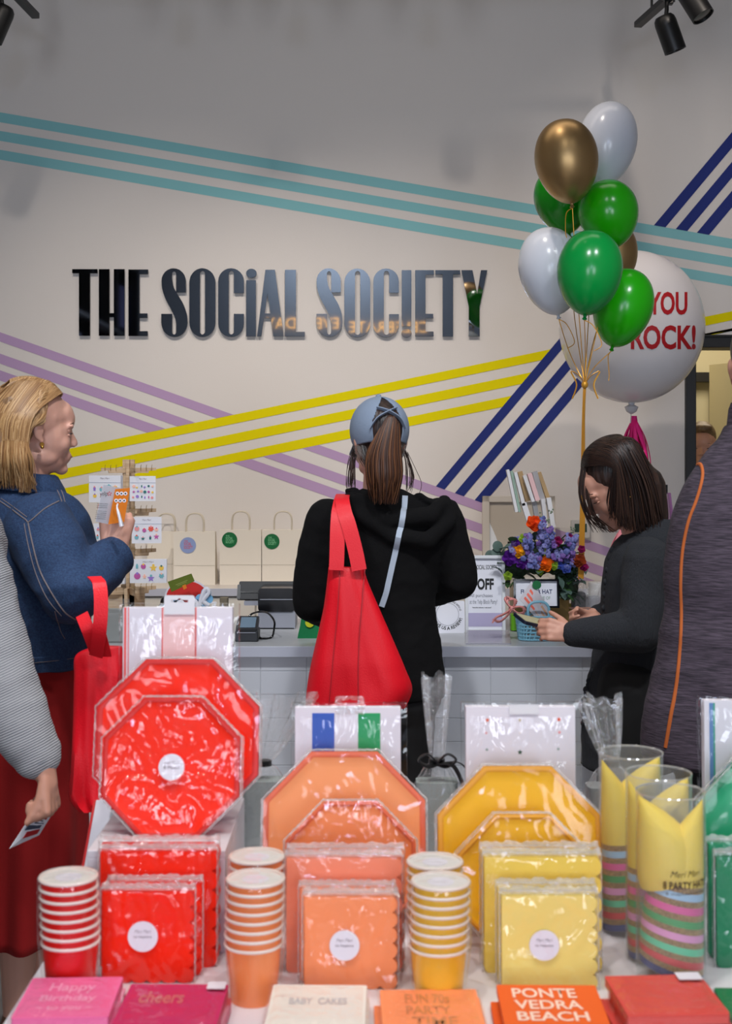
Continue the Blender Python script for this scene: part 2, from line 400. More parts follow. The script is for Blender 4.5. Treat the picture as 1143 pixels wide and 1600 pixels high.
# back-of-house seen through the doorway
m_cream = mat('stockroom_paint', (214, 205, 172), 0.85)
b = MB(); xb0 = wp(1030, 0, 9.0)[0]; hx0, hx1 = wp(1075, 0, 9.0)[0], wp(1112, 0, 9.0)[0]; hz = wp(0, 583, 9.0)[1]
b.bx(1.5, 3.3, 9.0, 9.1, 0, 3.0); struct(b.build('wall_stockroom', m_cream, smooth=False))
struct(MB().bx(1.4, 1.5, YW + .14, 9.1, 0, 3.0).build('wall_stockroom_left', m_cream, smooth=False))
struct(MB().bx(1.4, 3.3, YW + .14, 9.1, 3.0, 3.1).build('ceiling_stockroom', m_cream, smooth=False))
# black door frame
t = MB(); zt = wp(0, 524)[1]; zi = wp(0, 543.5)[1]; xi = wp(1085, 0)[0]
for a_, b_, c_, d_ in ((DX0, xi, 0, zt), (DX1 - (xi - DX0), DX1, 0, zt), (xi, DX1 - (xi - DX0), zi, zt)):
    t.bx(a_, b_, YW - .03, YW + .17, c_, d_)
t.bx(DX0, DX1, YW - .04, YW + .02, zt - .012, zt + .0)
struct(t.build('trim_1', m_black, smooth=False, bevel=.003))
t = MB(); X = lambda px: wp(px, 0, 8.96)[0]; Z = lambda py: wp(0, py, 8.96)[1]
t.bx(X(1068), X(1152), 8.9, 8.99, Z(597), Z(582.5)); t.bx(X(1068), X(1077), 8.9, 8.99, 0, Z(597))
struct(t.build('trim_2', m_black, smooth=False))
t = MB(); t.bx(X(1108.5), X(1116), 8.86, 8.99, 0, Z(597)); struct(t.build('trim_3', mat('grey_jamb', (150, 146, 130), .7), smooth=False))
# the open cream door leaf with its black hinge
p0 = W(1117, 0, 7.9); p1 = Vector((p0.x + .42, 6.95, 0)); dv = (p1 - Vector((p0.x, 7.9, 0))); 
ln = dv.length; fr_ = Fr((p0.x, 7.9, 0), dv, (0, 0, 1))
d = MB(); d.prism(fr_, [(0, .01), (ln, .01), (ln, 2.09), (0, 2.09)], 0, .045)
dl = struct(d.build('door_1', m_cream, smooth=False)); 
h = MB(); h.bx(X(1110.5), X(1117), 8.84, 8.87, Z(655), Z(632)); struct(h.build('trim_4', m_black, smooth=False))

# ---------------------------------------------------------------- counters
m_tile = mat('white_tile', (206, 208, 214), 0.28, spec=0.5)
m_grout = mat('grey_grout', (190, 192, 198), 0.8)
m_top = mat('worktop_laminate', (176, 178, 182), 0.35); m_edge = mat('worktop_edge', (188, 190, 202), 0.4)
CY, CZ = 4.27, .918
cx0, cx1 = -2.0, 2.45
ct = thing('sales_counter', 'long front sales counter with grey worktop and white stacked tile front', 'counter', ((cx0 + cx1) / 2, 4.6, 0))
c = MB(); c.bx(cx0 + .02, cx1 - .02, CY + .03, CY + .76, 0, CZ - .036); c.build('body', m_grout, ct, smooth=False)
c = MB(); c.bx(cx0, cx1, CY + .0008, CY + .80, CZ - .036, CZ); c.m = 1; c.bx(cx0, cx1, CY, CY + .004, CZ - .036, CZ - .0005)
c.build('worktop', [m_top, m_edge], ct, smooth=False, bevel=.0015)
tl = MB(); tw, th = .1505, .0773; gx = wp(694, 0, 4.3)[0]; gz = wp(0, 1048.3, 4.3)[1]
for i in range(-14, 14):
    for j in range(-1, 11):
        x0 = gx + i * tw; z1 = gz - j * th + .0; z0 = z1 - th
        z1 = min(z1, CZ - .038)
        if x0 < cx0 or x0 + tw > cx1 or z0 < .02: continue
        tl.bx(x0 + .0008, x0 + tw - .0008, CY + .0282, CY + .032, z0 + .0008, z1 - .0008)
tl.build('tile_facing', m_tile, ct, smooth=False, bevel=.0012)
BY = 6.2; BZ = .915
m_cab = mat('white_cabinet', (214, 208, 198), 0.5)
bc = thing('back_counter', 'low white cabinet run with grey edged worktop against the striped wall', 'counter', (-.4, 6.4, 0))
c = MB(); c.bx(-2.6, 1.5, BY + .03, YW - .002, 0, BZ - .036); c.build('body', m_cab, bc, smooth=False)
c = MB(); c.bx(-2.6, 1.5, BY, YW - .002, BZ - .036, BZ); c.build('worktop', mat('cream_worktop', (206, 198, 190), .4), bc, smooth=False, bevel=.002)
c = MB(); c.bx(-2.6, 1.5, BY - .003, BY, BZ - .036, BZ - .001); c.build('edge_band', m_edge, bc, smooth=False)
dw = .56; xx = wp(399, 0, BY)[0] - 4 * dw
for i in range(8):
    if xx + dw < 1.5: MB().bx(xx + .004, xx + dw - .004, BY + .008, BY + .028, .08, BZ - .046).build('cabinet_door', m_cab, bc, smooth=False, bevel=.002)
    xx += dw

# ---------------------------------------------------------------- mirror-black letters of the shop name
m_mir = mat('black_mirror_acrylic', (186, 190, 198), 0.03, metal=1.0)
m_mirs = mat('black_acrylic_edge', (12, 12, 14), 0.35)
def earc(cx_, cy_, rx, ry, a0, a1, n=8): return [(cx_ + rx * cos(R(a0 + (a1 - a0) * k / n)), cy_ - ry * sin(R(a0 + (a1 - a0) * k / n))) for k in range(n + 1)]
def stad(x0, y0, x1, y1, ry): cx_ = (x0 + x1) / 2; rx = (x1 - x0) / 2; return earc(cx_, y0 + ry, rx, ry, 0, 180, 14) + earc(cx_, y1 - ry, rx, ry, 180, 360, 14)
def rects(*r): return [[(a, b), (c, b), (c, d), (a, d)] for a, b, c, d in r]
def Tl(x0, x1, s0, s1, y0, yb, y1): return [[(x0, y0), (x1, y0), (x1, yb), (s1, yb), (s1, y1), (s0, y1), (s0, yb), (x0, yb)]]
def El(x0, x1, xe, y0, ya, m0, m1, b0, y1): return [[(x0, y0), (xe, y0), (xe, ya), (x1, ya), (x1, m0), (xe - 5, m0), (xe - 5, m1), (x1, m1), (x1, b0), (xe - 3, b0), (xe - 3, y1), (x0, y1)]]
def Ol(x0, x1, s0, s1, y0=50, y1=582, sy=20): return [stad(x0, y0, x1, y1, 110), stad(s0, y0 + sy, s1, y1 - sy, 22)]
def Cl(x0, x1, s0, s1, g0, g1, y0=50, y1=582):
    c_ = (x0 + x1) / 2; r = (x1 - x0) / 2; sc = (s0 + s1) / 2; sr = (s1 - s0) / 2
    return [[(x1, g0)] + earc(c_, y0 + 100, r, 100, 0, 180, 12) + earc(c_, y1 - 100, r, 100, 180, 360, 12) + [(x1, g1), (s1, g1)]
            + earc(sc, y1 - 42, sr, 22, 0, -180, 8) + earc(sc, y0 + 42, sr, 22, 180, 0, 8) + [(s1, g0)]]
def Sl(o):
    L = cat([(737, 150), (741, 205), (765, 280), (805, 355), (838, 425), (850, 480)], 5)
    Rr = cat([(937, 460), (930, 400), (903, 325), (862, 255), (830, 195), (817, 130)], 5)
    P = [(925, 237)] + earc(830, 150, 94, 100, 0, 180, 12)[0:] + L[1:] + [(850, 540)] + earc(834, 543, 16, 20, 0, -180, 8) + [(818, 403), (735, 403)] \
        + earc(836, 470, 101, 112, 180, 360, 14) + Rr[1:] + [(817, 97)] + earc(833.5, 94, 16.5, 20, 180, 0, 8) + [(850, 237)]
    return [[(x + o, y) for x, y in P]]
A_ = [[(447, 62), (520, 62), (588, 577), (507, 577), (490, 435), (437, 435), (415, 577), (383, 577)], [(463, 245), (442, 400), (485, 400)]]
Y_ = [[(870, 65), (955, 65), (992, 250), (1022, 65), (1070, 65), (1010, 350), (1010, 577), (927, 577), (927, 345)]]
LT = [('first', 'T', Tl(46, 240, 98, 182, 57, 88, 572), 105), ('only', 'H', [[(252, 57), (333, 57), (333, 398), (368, 398), (368, 57), (450, 57), (450, 572), (368, 572), (368, 428), (333, 428), (333, 572), (252, 572)]], 105),
      ('', 'E', El(481, 565, 632, 60, 95, 400, 434, 537, 574), 105), ('', 'S', Sl(0), 105), ('', 'O', Ol(952, 1153, 1033, 1073), 105),
      ('', 'C', Cl(82, 280, 163, 203, 242, 403), 325), ('', 'i', [[(298, 143), (373, 143), (373, 577), (298, 577)], circ(338, 89, 41, 28, 35)], 325), ('', 'A', A_, 325),
      ('', 'L', [[(598, 62), (683, 62), (683, 542), (752, 542), (752, 578), (598, 578)]], 325), ('', 'S', Sl(106), 325), ('', 'O', Ol(-36, 165, 47, 87, 52, 585), 545),
      ('', 'C', Cl(188, 386, 270, 310, 240, 405, 52, 585), 545), ('', '!', [[(408, 65), (483, 65), (483, 500), (408, 500)], circ(445, 553, 40, 28, 34)], 545),
      ('', 'E', El(512, 592, 657, 65, 100, 403, 437, 540, 578), 545), ('', 'T', Tl(668, 860, 725, 805, 65, 97, 578), 545), ('', 'Y', Y_, 545)]
where = ['opening the first word', 'in the middle of the first word', 'closing the first word', 'opening the second word', 'second in the second word', 'third in the second word',
         'lower case with a round dot', 'beside the lower case i', 'closing the second word', 'opening the last word', 'second in the last word', 'third in the last word',
         'standing in for the letter I', 'after the exclamation mark', 'second from the right end of the sign', 'at the right end of the sign']
for (a_, ch, cont, ox), wh in zip(LT, where):
    cu = bpy.data.curves.new('t', 'CURVE'); cu.dimensions = '2D'; cu.fill_mode = 'BOTH'; cu.extrude = .006
    for pts in cont:
        sp = cu.splines.new('POLY'); sp.points.add(len(pts) - 1); sp.use_cyclic_u = True
        for p_, (x, y) in zip(sp.points, pts):
            q = wp(x / 4.97 + ox, y / 4.97 + 410); p_.co = (q[0], q[1], 0, 1)
    to = bpy.data.objects.new('t', cu); COL.objects.link(to)
    dg = bpy.context.evaluated_depsgraph_get(); dg.update(); me = bpy.data.meshes.new_from_object(to.evaluated_get(dg)); bpy.data.objects.remove(to)
    o = bpy.data.objects.new('sign_letter', me)
    xs = [v.co.x for v in me.vertices]; ys = [v.co.y for v in me.vertices]; mxx, mzz = (min(xs) + max(xs)) / 2, min(ys)
    for v in me.vertices: v.co = (v.co.x - mxx, -v.co.z, v.co.y - mzz)
    o.location = (mxx, YW - .016, mzz); me.materials.clear(); me.materials.append(m_mir); me.materials.append(m_mirs)
    for p_ in me.polygons: p_.material_index = 0 if abs(p_.normal.y) > .9 else 1
    reg(o)
    nm = 'exclamation mark' if ch == '!' else 'capital letter ' + ch if ch != 'i' else 'small letter i'
    tag(o, 'tall mirror-black %s %s on the wall' % (nm, wh), 'letter', 'raised letters of the shop name')
    # four wall pins hold each letter off the wall
# ---------------------------------------------------------------- track lights
m_lampblack = mat('lamp_black', (14, 14, 15), 0.42); m_lens = mat('lamp_lens', (60, 56, 50), 0.15)
def lamp_head(label, p, aim, track_dir, s=1.0, cat_='track light', L=.16, r=.047, grp=None):
    t = thing('track_spotlight', label, cat_, p, group=grp)
    p = Vector(p); a = Vector(aim).normalized()
    MB().rev(p, [(.012 * s, -.5 * L * s), (r * .72 * s, -.48 * L * s), (r * .93 * s, -.4 * L * s), (r * s, -.28 * L * s), (r * s, .5 * L * s), (r * .9 * s, .5 * L * s), (r * .88 * s, .44 * L * s), (.01, .43 * L * s)], 28, a).build('lamp_can', m_lampblack, t)
    MB().rev(p + a * .44 * L * s, [(r * .86 * s, -.002), (r * .8 * s, .002), (.005, .004)], 20, a).build('lens', m_lens, t)
    j = p + Vector((0, 0, .09 * s)) - a * L * .2 * s
    MB().tube([p - a * .3 * L * s, j - Vector((0, 0, .02)), j + Vector((0, 0, .02))], .009 * s, 10).build('stem', m_lampblack, t)
    d = Vector(track_dir).normalized()
    g = MB(); g.box(j + Vector((0, 0, .035)), (.035, .12, .03), d.to_track_quat('Y', 'Z').to_matrix()); g.box(j + Vector((0, 0, .018)) + d * .035, (.03, .03, .02)); g.build('adapter', m_lampblack, t, bevel=.003)
    return t, j + Vector((0, 0, .06))
def track(label, a, b):
    g = MB(); a, b = Vector(a), Vector(b); d = b - a
    g.box((a + b) / 2, (.035, d.length, .025), d.to_track_quat('Y', 'Z').to_matrix())
    g.box((a + b) / 2 + Vector((0, 0, .016)), (.02, d.length, .008), d.to_track_quat('Y', 'Z').to_matrix())
    for q in (.1, .9):
        p = a.lerp(b, q); g.tube([p, Vector((p.x, p.y, 4.4))], .006, 8)
    o = g.build('light_track', m_lampblack, smooth=False); tag(o, label, 'track')
hA = W(1045, 52, 5.6); lt, jA = lamp_head('black track spotlight nearest the right-hand balloons, tilted down and right', hA, (.35, .1, -.9), (.5, .8, .1))
hB = W(1083, 2, 5.35); lt, jB = lamp_head('black track spotlight cut by the top edge of the picture on the right', hB, (-.1, .1, -1) if 0 else (.35, -.2, -.7), (.5, .8, .1))
track('black ceiling track carrying the two spotlights at top right', jA + Vector((-.02, .5, .02)), jA + Vector((.26, -1.2, .02)))
hC = W(-2, 36, 5.6); lt, jC = lamp_head('black track spotlight at the top left corner, pointing down and left', hC, (-.35, -.1, -.9), (.3, -.9, 0))
track('black ceiling track at the top left corner', jC + Vector((.02, .5, .02)), jC + Vector((-.1, -1.2, .02)))
# the heads above the frame whose shadows fall on the wall
for k, px in enumerate((283, 462, 668)):
    x = (px - CX) * 6.6 / F * .882 + .04
    p = Vector((x, 5.45, 3.56)); q, jj = lamp_head('black track spotlight above the shop name, %s of three' % ('leftmost', 'middle', 'rightmost')[k], p, (0, .05 + .12 * k, -1), (1, 0, 0), L=.15)
track('black ceiling track running above the shop name', (-1.25, 5.45, 3.69), (1.3, 5.45, 3.69))

# neon lettering over the shop window (seen only in the letters' mirror faces)
m_neon = mat('neon_tube', (255, 190, 110), .4, emit=2.2)
nf = Fr((0, -3.96, 0), (-1, 0, 0), (0, 0, 1))
ns = thing('neon_sign', 'warm neon script hung high over the shop window, mirrored in the letters', 'sign', (0, -4, 3.0))
text('CELEBRATE', 'neon_word', nf, -.82, 3.17, .22, 3.31, m_neon, ns, w=.02, bold=-.012); text('EVERYDAY', 'neon_word', nf, .36, 3.22, 1.3, 3.36, m_neon, ns, w=.02, bold=-.012)
# tall dark garment rail on the left wall, mirrored in the first letters
sr = thing('garment_rail', 'dark shelf unit with rails against the left wall, mirrored in the letters', 'shelf', (-3.0, -1.5, 0))
g = MB()
for z in (.3, 1.2, 2.1, 3.0, 3.9): g.bx(-3.28, -2.9, -3.6, .6, z, z + .04)
for y in (-3.6, -2.2, -.8, .58): g.bx(-3.28, -2.9, y, y + .04, 0, 3.95)
g.build('frame', m_black, sr, smooth=False)
for k, (y, z, c_) in enumerate(((-3.0, 2.3, (10, 130, 120)), (-1.6, 2.3, (200, 20, 120)), (-.3, 2.3, (60, 60, 90)), (-3.0, 3.1, (60, 60, 100)))):
    tag(MB().rbox((-3.08, y, z + .28), (.22, .5, .5), .05).build('hanging_pouch', mat('pouch_%d' % k, c_, .6)), '%s pouch standing on the dark shelf unit by the left wall' % ('teal', 'magenta', 'slate', 'indigo')[k], 'bag')

# ---------------------------------------------------------------- balloons
def latex(name, c, metal=0.0, rough=.22): return mat(name, c, rough, metal=metal, spec=.5)
m_gold = latex('gold_chrome_latex', (176, 144, 98), .85, .38); m_wht = latex('white_latex', (214, 218, 228)); m_grn = latex('emerald_latex', (8, 148, 62))
m_lime = latex('leaf_green_latex', (34, 166, 10)); m_dgr = latex('dark_green_latex', (12, 128, 16)); m_rib = mat('gold_ribbon', (222, 160, 56), .35, metal=.45)
GA = W(913, 601, 4.6)
def balloon(label, cx_, top, bot, wpx, d, m, lean=0.0, kn=None, ribbon=True, nm='balloon'):
    """lean: sideways shift of the knot in px"""
    s = d / F; C0 = W(cx_, top, d); H = (bot - top) * s; r = wpx * s / 2
    ax = Vector((lean * s, 0, -H)).normalized(); off = Vector((lean * s, 0, 0))
    K = W(cx_ + lean * .62, bot, d); T = W(cx_ - lean * .38, top, d); ax = (K - T).normalized(); H = (K - T).length
    t = thing(nm, label, 'balloon', K, group='latex balloons of the ribbon-tied bunch' if nm == 'balloon' else None)
    prof = [(0.001, 0)]
    for k in range(1, 25):
        u = k / 24; th = pi * u
        rr = r * sin(th) ** .92 if u < .5 else r * (sin(th) ** 1.0) * (1 - .17 * ((u - .5) * 2) ** 1.5)
        h = H * (.46 - .46 * cos(th)) if u < .5 else H * (.46 + .54 * -cos(th) ** 1.0 * 1)
        prof.append((max(rr, .006), min(h, H)))
    MB().rev(T, prof, 40, ax).build('skin', m, t)
    MB().rev(K, [(.007, -.002), (.005, .006), (.009, .012), (.004, .016)], 14, ax).build('knot', m, t)
    if ribbon:
        k2 = K + ax * .016; mid = k2.lerp(GA, .5) + Vector((random.uniform(-.015, .015), random.uniform(-.01, .01), 0))
        g = MB(); g.tube(cat([k2, mid, GA], 8), .0016, 6)
        e = Vector((random.uniform(-.03, .03), -.01, -.02))
        g.tube(cat([k2, k2 + e, k2 + e * 1.6 + Vector((.01, 0, -.05)), k2 + e + Vector((0, -.01, -.085))], 5), .0016, 6)
        g.build('ribbon_tail', m_rib, t)
    return t
balloon('white balloon highest in the bunch, behind the gold one', 950, 160, 292, 92, 4.78, m_wht, -22)
balloon('dark green balloon behind the gold one, far left of the bunch', 874, 262, 366, 84, 4.83, m_dgr, 24)
balloon('small gold balloon peeping out behind the green ones', 961, 350, 455, 70, 4.92, m_gold, -12)
balloon('bright green balloon to the right below the gold one', 948, 282, 388, 94, 4.62, m_lime, 18)
balloon('metallic gold balloon at the front top of the bunch', 883, 187, 318, 99, 4.5, m_gold, 16)
balloon('white balloon on the left side of the bunch', 858, 356, 492, 100, 4.68, m_wht, 22)
balloon('emerald balloon front and centre of the bunch', 922, 360, 493, 102, 4.42, m_grn, -14)
balloon('bright green balloon lowest in the bunch, leaning right', 976, 421, 542, 93, 4.62, m_lime, -32)
# ribbon column with the bow
rb = thing('ribbon_bundle', 'gold curling ribbons gathered in a knot above the flowers', 'ribbon', W(908, 900, 4.6))
g = MB()
for k in range(9):
    dx = (k - 4) * .0034; 
    g.tube(cat([GA + Vector((dx * .3, 0, 0)), W(911 + (k - 4) * .5, 660, 4.6 + .004 * (k % 3)), W(910 + (k - 4) * .9, 780, 4.6), W(907 + (k - 4) * 1.0, 905, 4.6)], 6), .0017, 5, flat=.8)
g.build('strands', m_rib, rb)
g = MB()
for sx in (-1, 1):
    g.tube(cat([GA, GA + Vector((sx * .02, -.01, .03)), GA + Vector((sx * .05, -.012, .045)), GA + Vector((sx * .03, -.01, -.0)), GA + Vector((sx * .045, -.01, -.05))], 6), .003, 6, flat=.4)
g.ell(GA, (.012, .012, .014)); g.build('bow', m_rib, rb)
# giant balloon
BB = W(986, 511, 5.7); br = 112 * 5.7 / F
bt = thing('giant_balloon', 'giant round white balloon printed YOU ROCK! in red', 'balloon', W(986, 628, 5.7))
g = MB(); g.ell(BB, (br, br, br * 1.06), nu=56, nv=36); go = g.build('skin', mat('clear_white_latex', (222, 218, 220), .18, bump=.02, bscale=6), bt)
MB().rev(BB - Vector((0, 0, br * 1.05)), [(.02, .01), (.012, -.01), (.03, -.02), (.022, -.04), (.006, -.05)], 14).build('knot', mat('knot_film', (200, 200, 205), .2), bt)
tree = bvh(go)
def wraptext(s, x0, y0, x1, y1, m, parent, name='printed_word', bold=.03):
    fr = Fr((0, 0, 0)); o = text(s, name, fr, x0, -y1, x1, -y0, m, parent, bold=bold)
    bm = bmesh.new(); bm.from_mesh(o.data); bmesh.ops.triangulate(bm, faces=bm.faces)
    bmesh.ops.subdivide_edges(bm, edges=[e for e in bm.edges if e.calc_length() > 6], cuts=1); bm.to_mesh(o.data); bm.free()
    M = WM[o.name]; Mi = M.inverted()
    for v in o.data.vertices:
        q = M @ v.co; h_ = hit(tree, q.x, -q.z + .0, .0015, 5.7)
        v.co = Mi @ h_ if h_ is not None else Mi @ W(q.x, -q.z, 5.4)
m_red = mat('red_print', (176, 10, 24), .5)
wraptext('YOU', 1012, 456, 1073, 492, m_red, bt); wraptext('ROCK!', 985, 508, 1086, 546, m_red, bt)
# tassel tail
m_pk = mat('hot_pink_tissue', (236, 30, 130), .7); m_lp = mat('pale_pink_tissue', (240, 150, 165), .7)
def tassel(label, cx_, y0, y1, wpx, d, m, n=46):
    o_ = thing('tissue_tassel', label, 'tassel', W(cx_, y0, d)); g = MB(); s = d / F
    for k in range(n):
        a = 2 * pi * k / n; rr = wpx * s * .5 * random.uniform(.5, 1)
        top = W(cx_, y0, d) + Vector((cos(a) * .01, sin(a) * .01, 0)); ht = (y1 - y0) * s * random.uniform(.85, 1)
        g.tube(cat([top, top + Vector((cos(a) * rr * .6, sin(a) * rr * .6, -ht * .35)), top + Vector((cos(a + .3) * rr * .9, sin(a + .3) * rr * .9, -ht * .7)), top + Vector((cos(a + .2) * rr, sin(a + .2) * rr, -ht))], 4), .007, 5, flat=.3)
    g.build('fringe', m, o_); MB().rev(W(cx_, y0, d), [(.012, .02), (.015, .0), (.012, -.03)], 12).build('binding', m, o_); return o_
tassel('hot pink tissue tassel hanging under the giant balloon', 990, 657, 735, 46, 5.75, m_pk)
tassel('pale pink tissue tassel lower on the same tail', 973, 826, 892, 46, 5.75, m_lp)
g = MB(); g.tube([BB - Vector((0, 0, br * 1.05 + .04)), W(985, 655, 5.74), W(982, 700, 5.77), W(974, 824, 5.75)], .002, 5)
g.build('cord', mat('white_cord', (225, 225, 225), .6), bt)
# ================================================================ PEOPLE
m_skin = mat('skin', (196, 142, 120), .5, sss=.08, bump=.03, bscale=120)
m_skin2 = mat('skin_fair', (208, 156, 136), .5, sss=.08)
m_lip = mat('lips', (164, 96, 88), .5)
def hairmat(name, a, b): return mat(name, a, .42, c2=b, vscale=55, vstretch=(1, 1, .06), bump=.5, bscale=90, bstretch=(1, 1, .05))
m_blond = hairmat('blonde_hair', (150, 112, 70), (124, 90, 56)); m_brown = hairmat('brown_hair', (92, 58, 38), (38, 24, 18)); m_dark = hairmat('dark_hair', (62, 42, 34), (24, 16, 14))

def tones(nm, *cs): return [mat('%s_%d' % (nm, i), c, .45, spec=.35) for i, c in enumerate(cs)]
T_bl = tones('blonde_strand', (186, 146, 98), (164, 122, 78), (200, 162, 116), (128, 90, 56), (150, 110, 68)); T_br = tones('brown_strand', (84, 52, 34), (58, 36, 26), (112, 72, 46), (70, 42, 28)); T_dk = tones('dark_strand', (44, 29, 24), (30, 20, 18), (62, 42, 33))
class Hd:
    """head frame: C centre, facing yaw (deg, 0 = away from camera, 90 = picture left ... measured ccw), pitch down"""
    def __init__(s, C, face, pitch=0.0, roll=0.0, k=1.0):
        s.C = Vector(C); f = Vector(face).normalized(); r = f.cross(Vector((0, 0, 1))).normalized()
        M = Matrix.Rotation(-R(pitch), 3, r); s.f = M @ f; s.r = r; s.u = s.r.cross(s.f)
        M = Matrix.Rotation(R(roll), 3, s.f); s.r = M @ s.r; s.u = M @ s.u; s.k = k
        s.rot = Matrix((s.r, s.f, s.u)).transposed()
    def p(s, x, y, z): return s.C + (s.r * x + s.f * y + s.u * z) * s.k
def head(mb, h, neck=None, ears=True):
    k = h.k; E = lambda x, y, z, rx, ry, rz, n=16: mb.ell(h.p(x, y, z), (rx * k, ry * k, rz * k), h.rot, n, 12)
    E(0, -.012, .032, .074, .094, .088, 24); E(0, .03, -.02, .064, .062, .085, 20); E(0, .032, -.075, .046, .05, .038)
    E(0, .072, -.1, .019, .018, .015); E(0, .058, .04, .05, .038, .042)
    for s_ in (-1, 1):
        E(s_ * .03, .078, .012, .026, .012, .009); E(s_ * .036, .058, -.035, .024, .024, .026); E(s_ * .044, .01, -.072, .017, .04, .022)
        E(s_ * .010, .098, -.036, .007, .009, .006)
        if ears:
            E(s_ * .074, -.012, -.006, .006, .015, .026); E(s_ * .079, -.019, .002, .005, .010, .018); E(s_ * .073, -.003, -.03, .005, .008, .009)
    mb.cap(h.p(0, .086, .006), h.p(0, .105, -.03), .0065 * k, .0092 * k, 12); mb.ell(h.p(0, .07, .03), (.045 * k, .03 * k, .04 * k), h.rot, 16, 12)
    E(0, .087, -.062, .019, .011, .0055); E(0, .085, -.072, .017, .011, .0065); E(0, .08, -.066, .026, .014, .02)
    if neck is not None: mb.cap(h.p(0, -.02, -.055), neck, .052 * k, .058 * k, 20)
def eyes(h, parent, m_iris, m_brow, sk=None, shut=0.0):
    sk = sk or m_skin
    for s_ in (-1, 1):
        g = MB(); g.ell(h.p(s_ * .031, .0715, -.003), .0115 * h.k, None, 14, 10); g.m = 1; g.ell(h.p(s_ * .031, .0805, -.0035), .0042 * h.k, None, 10, 8)
        e = g.build('eye', [mat('eye_white', (205, 198, 192), .2), m_iris], parent)
        lid = MB(); lid.ell(h.p(s_ * .031, .0725, .0035 - .004 * shut), (.0158 * h.k, .0130 * h.k, (.0088 + .003 * shut) * h.k), h.rot, 16, 10); lid.build('upper_eyelid', sk, parent)
        lid = MB(); lid.ell(h.p(s_ * .031, .0715, -.0115), (.015 * h.k, .0115 * h.k, .006 * h.k), h.rot, 16, 10); lid.build('lower_eyelid', sk, parent)
        zl = -.0045 - .005 * shut; MB().tube(cat([h.p(s_ * .018, .0815, zl), h.p(s_ * .031, .0868, zl + .0005), h.p(s_ * .045, .079, zl)], 5), .0014 * h.k, 6).build('eyelashes', m_dark, parent)
        MB().tube(cat([h.p(s_ * .014, .088, .016), h.p(s_ * .03, .0885, .022), h.p(s_ * .048, .076, .017)], 5), .0026 * h.k, 6, flat=.6).build('eyebrow', m_brow, parent)
def hand(mb, wrist, d, palm, thumb, curl=(30, 35, 25), k=1.0, fan=5, tcurl=20, tang=40):
    """d: towards the fingers, palm: palm normal, thumb: thumb side; curl in degrees per joint"""
    d = Vector(d).normalized(); t = Vector(thumb); t = (t - d * t.dot(d)).normalized(); pn = t.cross(d); pn = pn if pn.dot(Vector(palm)) > 0 else -pn
    w = Vector(wrist); axis = d.cross(pn).normalized()
    ends = []
    for i, (o, L, r) in enumerate(((.030, .070, .0088), (.010, .078, .0090), (-.010, .072, .0086), (-.029, .056, .0076))):
        b = w + t * o * .6 * k + d * .012 * k; kn = w + t * o * k + d * (.086 - abs(i - 1) * .004) * k
        mb.cap(b, kn, .0125 * k, .0108 * k, 10)
        cur = kn; a = 0; dd = d + t * (R(fan) * (1.5 - i) * .5); dd.normalize(); ax = dd.cross(pn).normalized()
        for j, q in enumerate((.46, .30, .24)):
            a += curl[j] if not isinstance(curl[j], (tuple, list)) else curl[j][i]
            v = dd * cos(R(a)) + pn * sin(R(a)); nx = cur + v * L * q * k
            mb.cap(cur, nx, (r - j * .0007) * k, (r - (j + 1) * .0007) * k, 10); cur = nx
        ends.append(cur)
    mb.cap(w - d * .02 * k, w + d * .03 * k, .022 * k, .021 * k, 12); mb.cap(w + d * .03 * k + t * .014 * k, w + d * .055 * k - t * .012 * k, .016 * k, .016 * k, 10)
    b = w + t * .018 * k + d * .02 * k; v = (t * sin(R(tang)) + d * cos(R(tang)) + pn * .35).normalized(); c = b + v * .038 * k
    mb.cap(b, c, .014 * k, .011 * k, 10); v2 = (v + pn * sin(R(tcurl)) + d * .25).normalized(); e = c + v2 * .03 * k; mb.cap(c, e, .0105 * k, .0095 * k, 10)
    v3 = (v2 + pn * sin(R(tcurl)) * .6).normalized(); g = e + v3 * .024 * k; mb.cap(e, g, .0095 * k, .008 * k, 10)
    return ends, g
def leg(mb, hip, knee, ankle, toe, r=(.085, .058, .038)):
    mb.chain([hip, knee, ankle], r); mb.cap(Vector(ankle) + Vector((0, 0, -.03)), toe, .034, .03); 
def shoe(name, ankle, toe, m, parent):
    g = MB(); a = Vector(ankle); t = Vector(toe); a.z = t.z = .042; d = (t - a).normalized()
    g.cap(a - d * .03, t + d * .04, .042, .04, 16); g.chain([(a.x, a.y, .06), (a.x, a.y, .09)], [.044, .045], 14)
    o = fuse(g, name, m, parent, .008, 2, post=lambda p, n: Vector((p.x, p.y, max(p.z, .003)))); return o

def strandmesh(curves, m, name, parent, r=.002, n=5):
    g = MB(); rr_ = random.Random(len(curves)); ms = m if isinstance(m, list) else [m]
    for c in curves:
        g.m = rr_.randrange(len(ms)); N = len(c); g.tube(c, [r * (1 if i < N * .7 else max(.25, 1 - (i - N * .7) / (N * .3))) for i in range(N)], n, flat=.7)
    return g.build(name, ms, parent, fix=False)

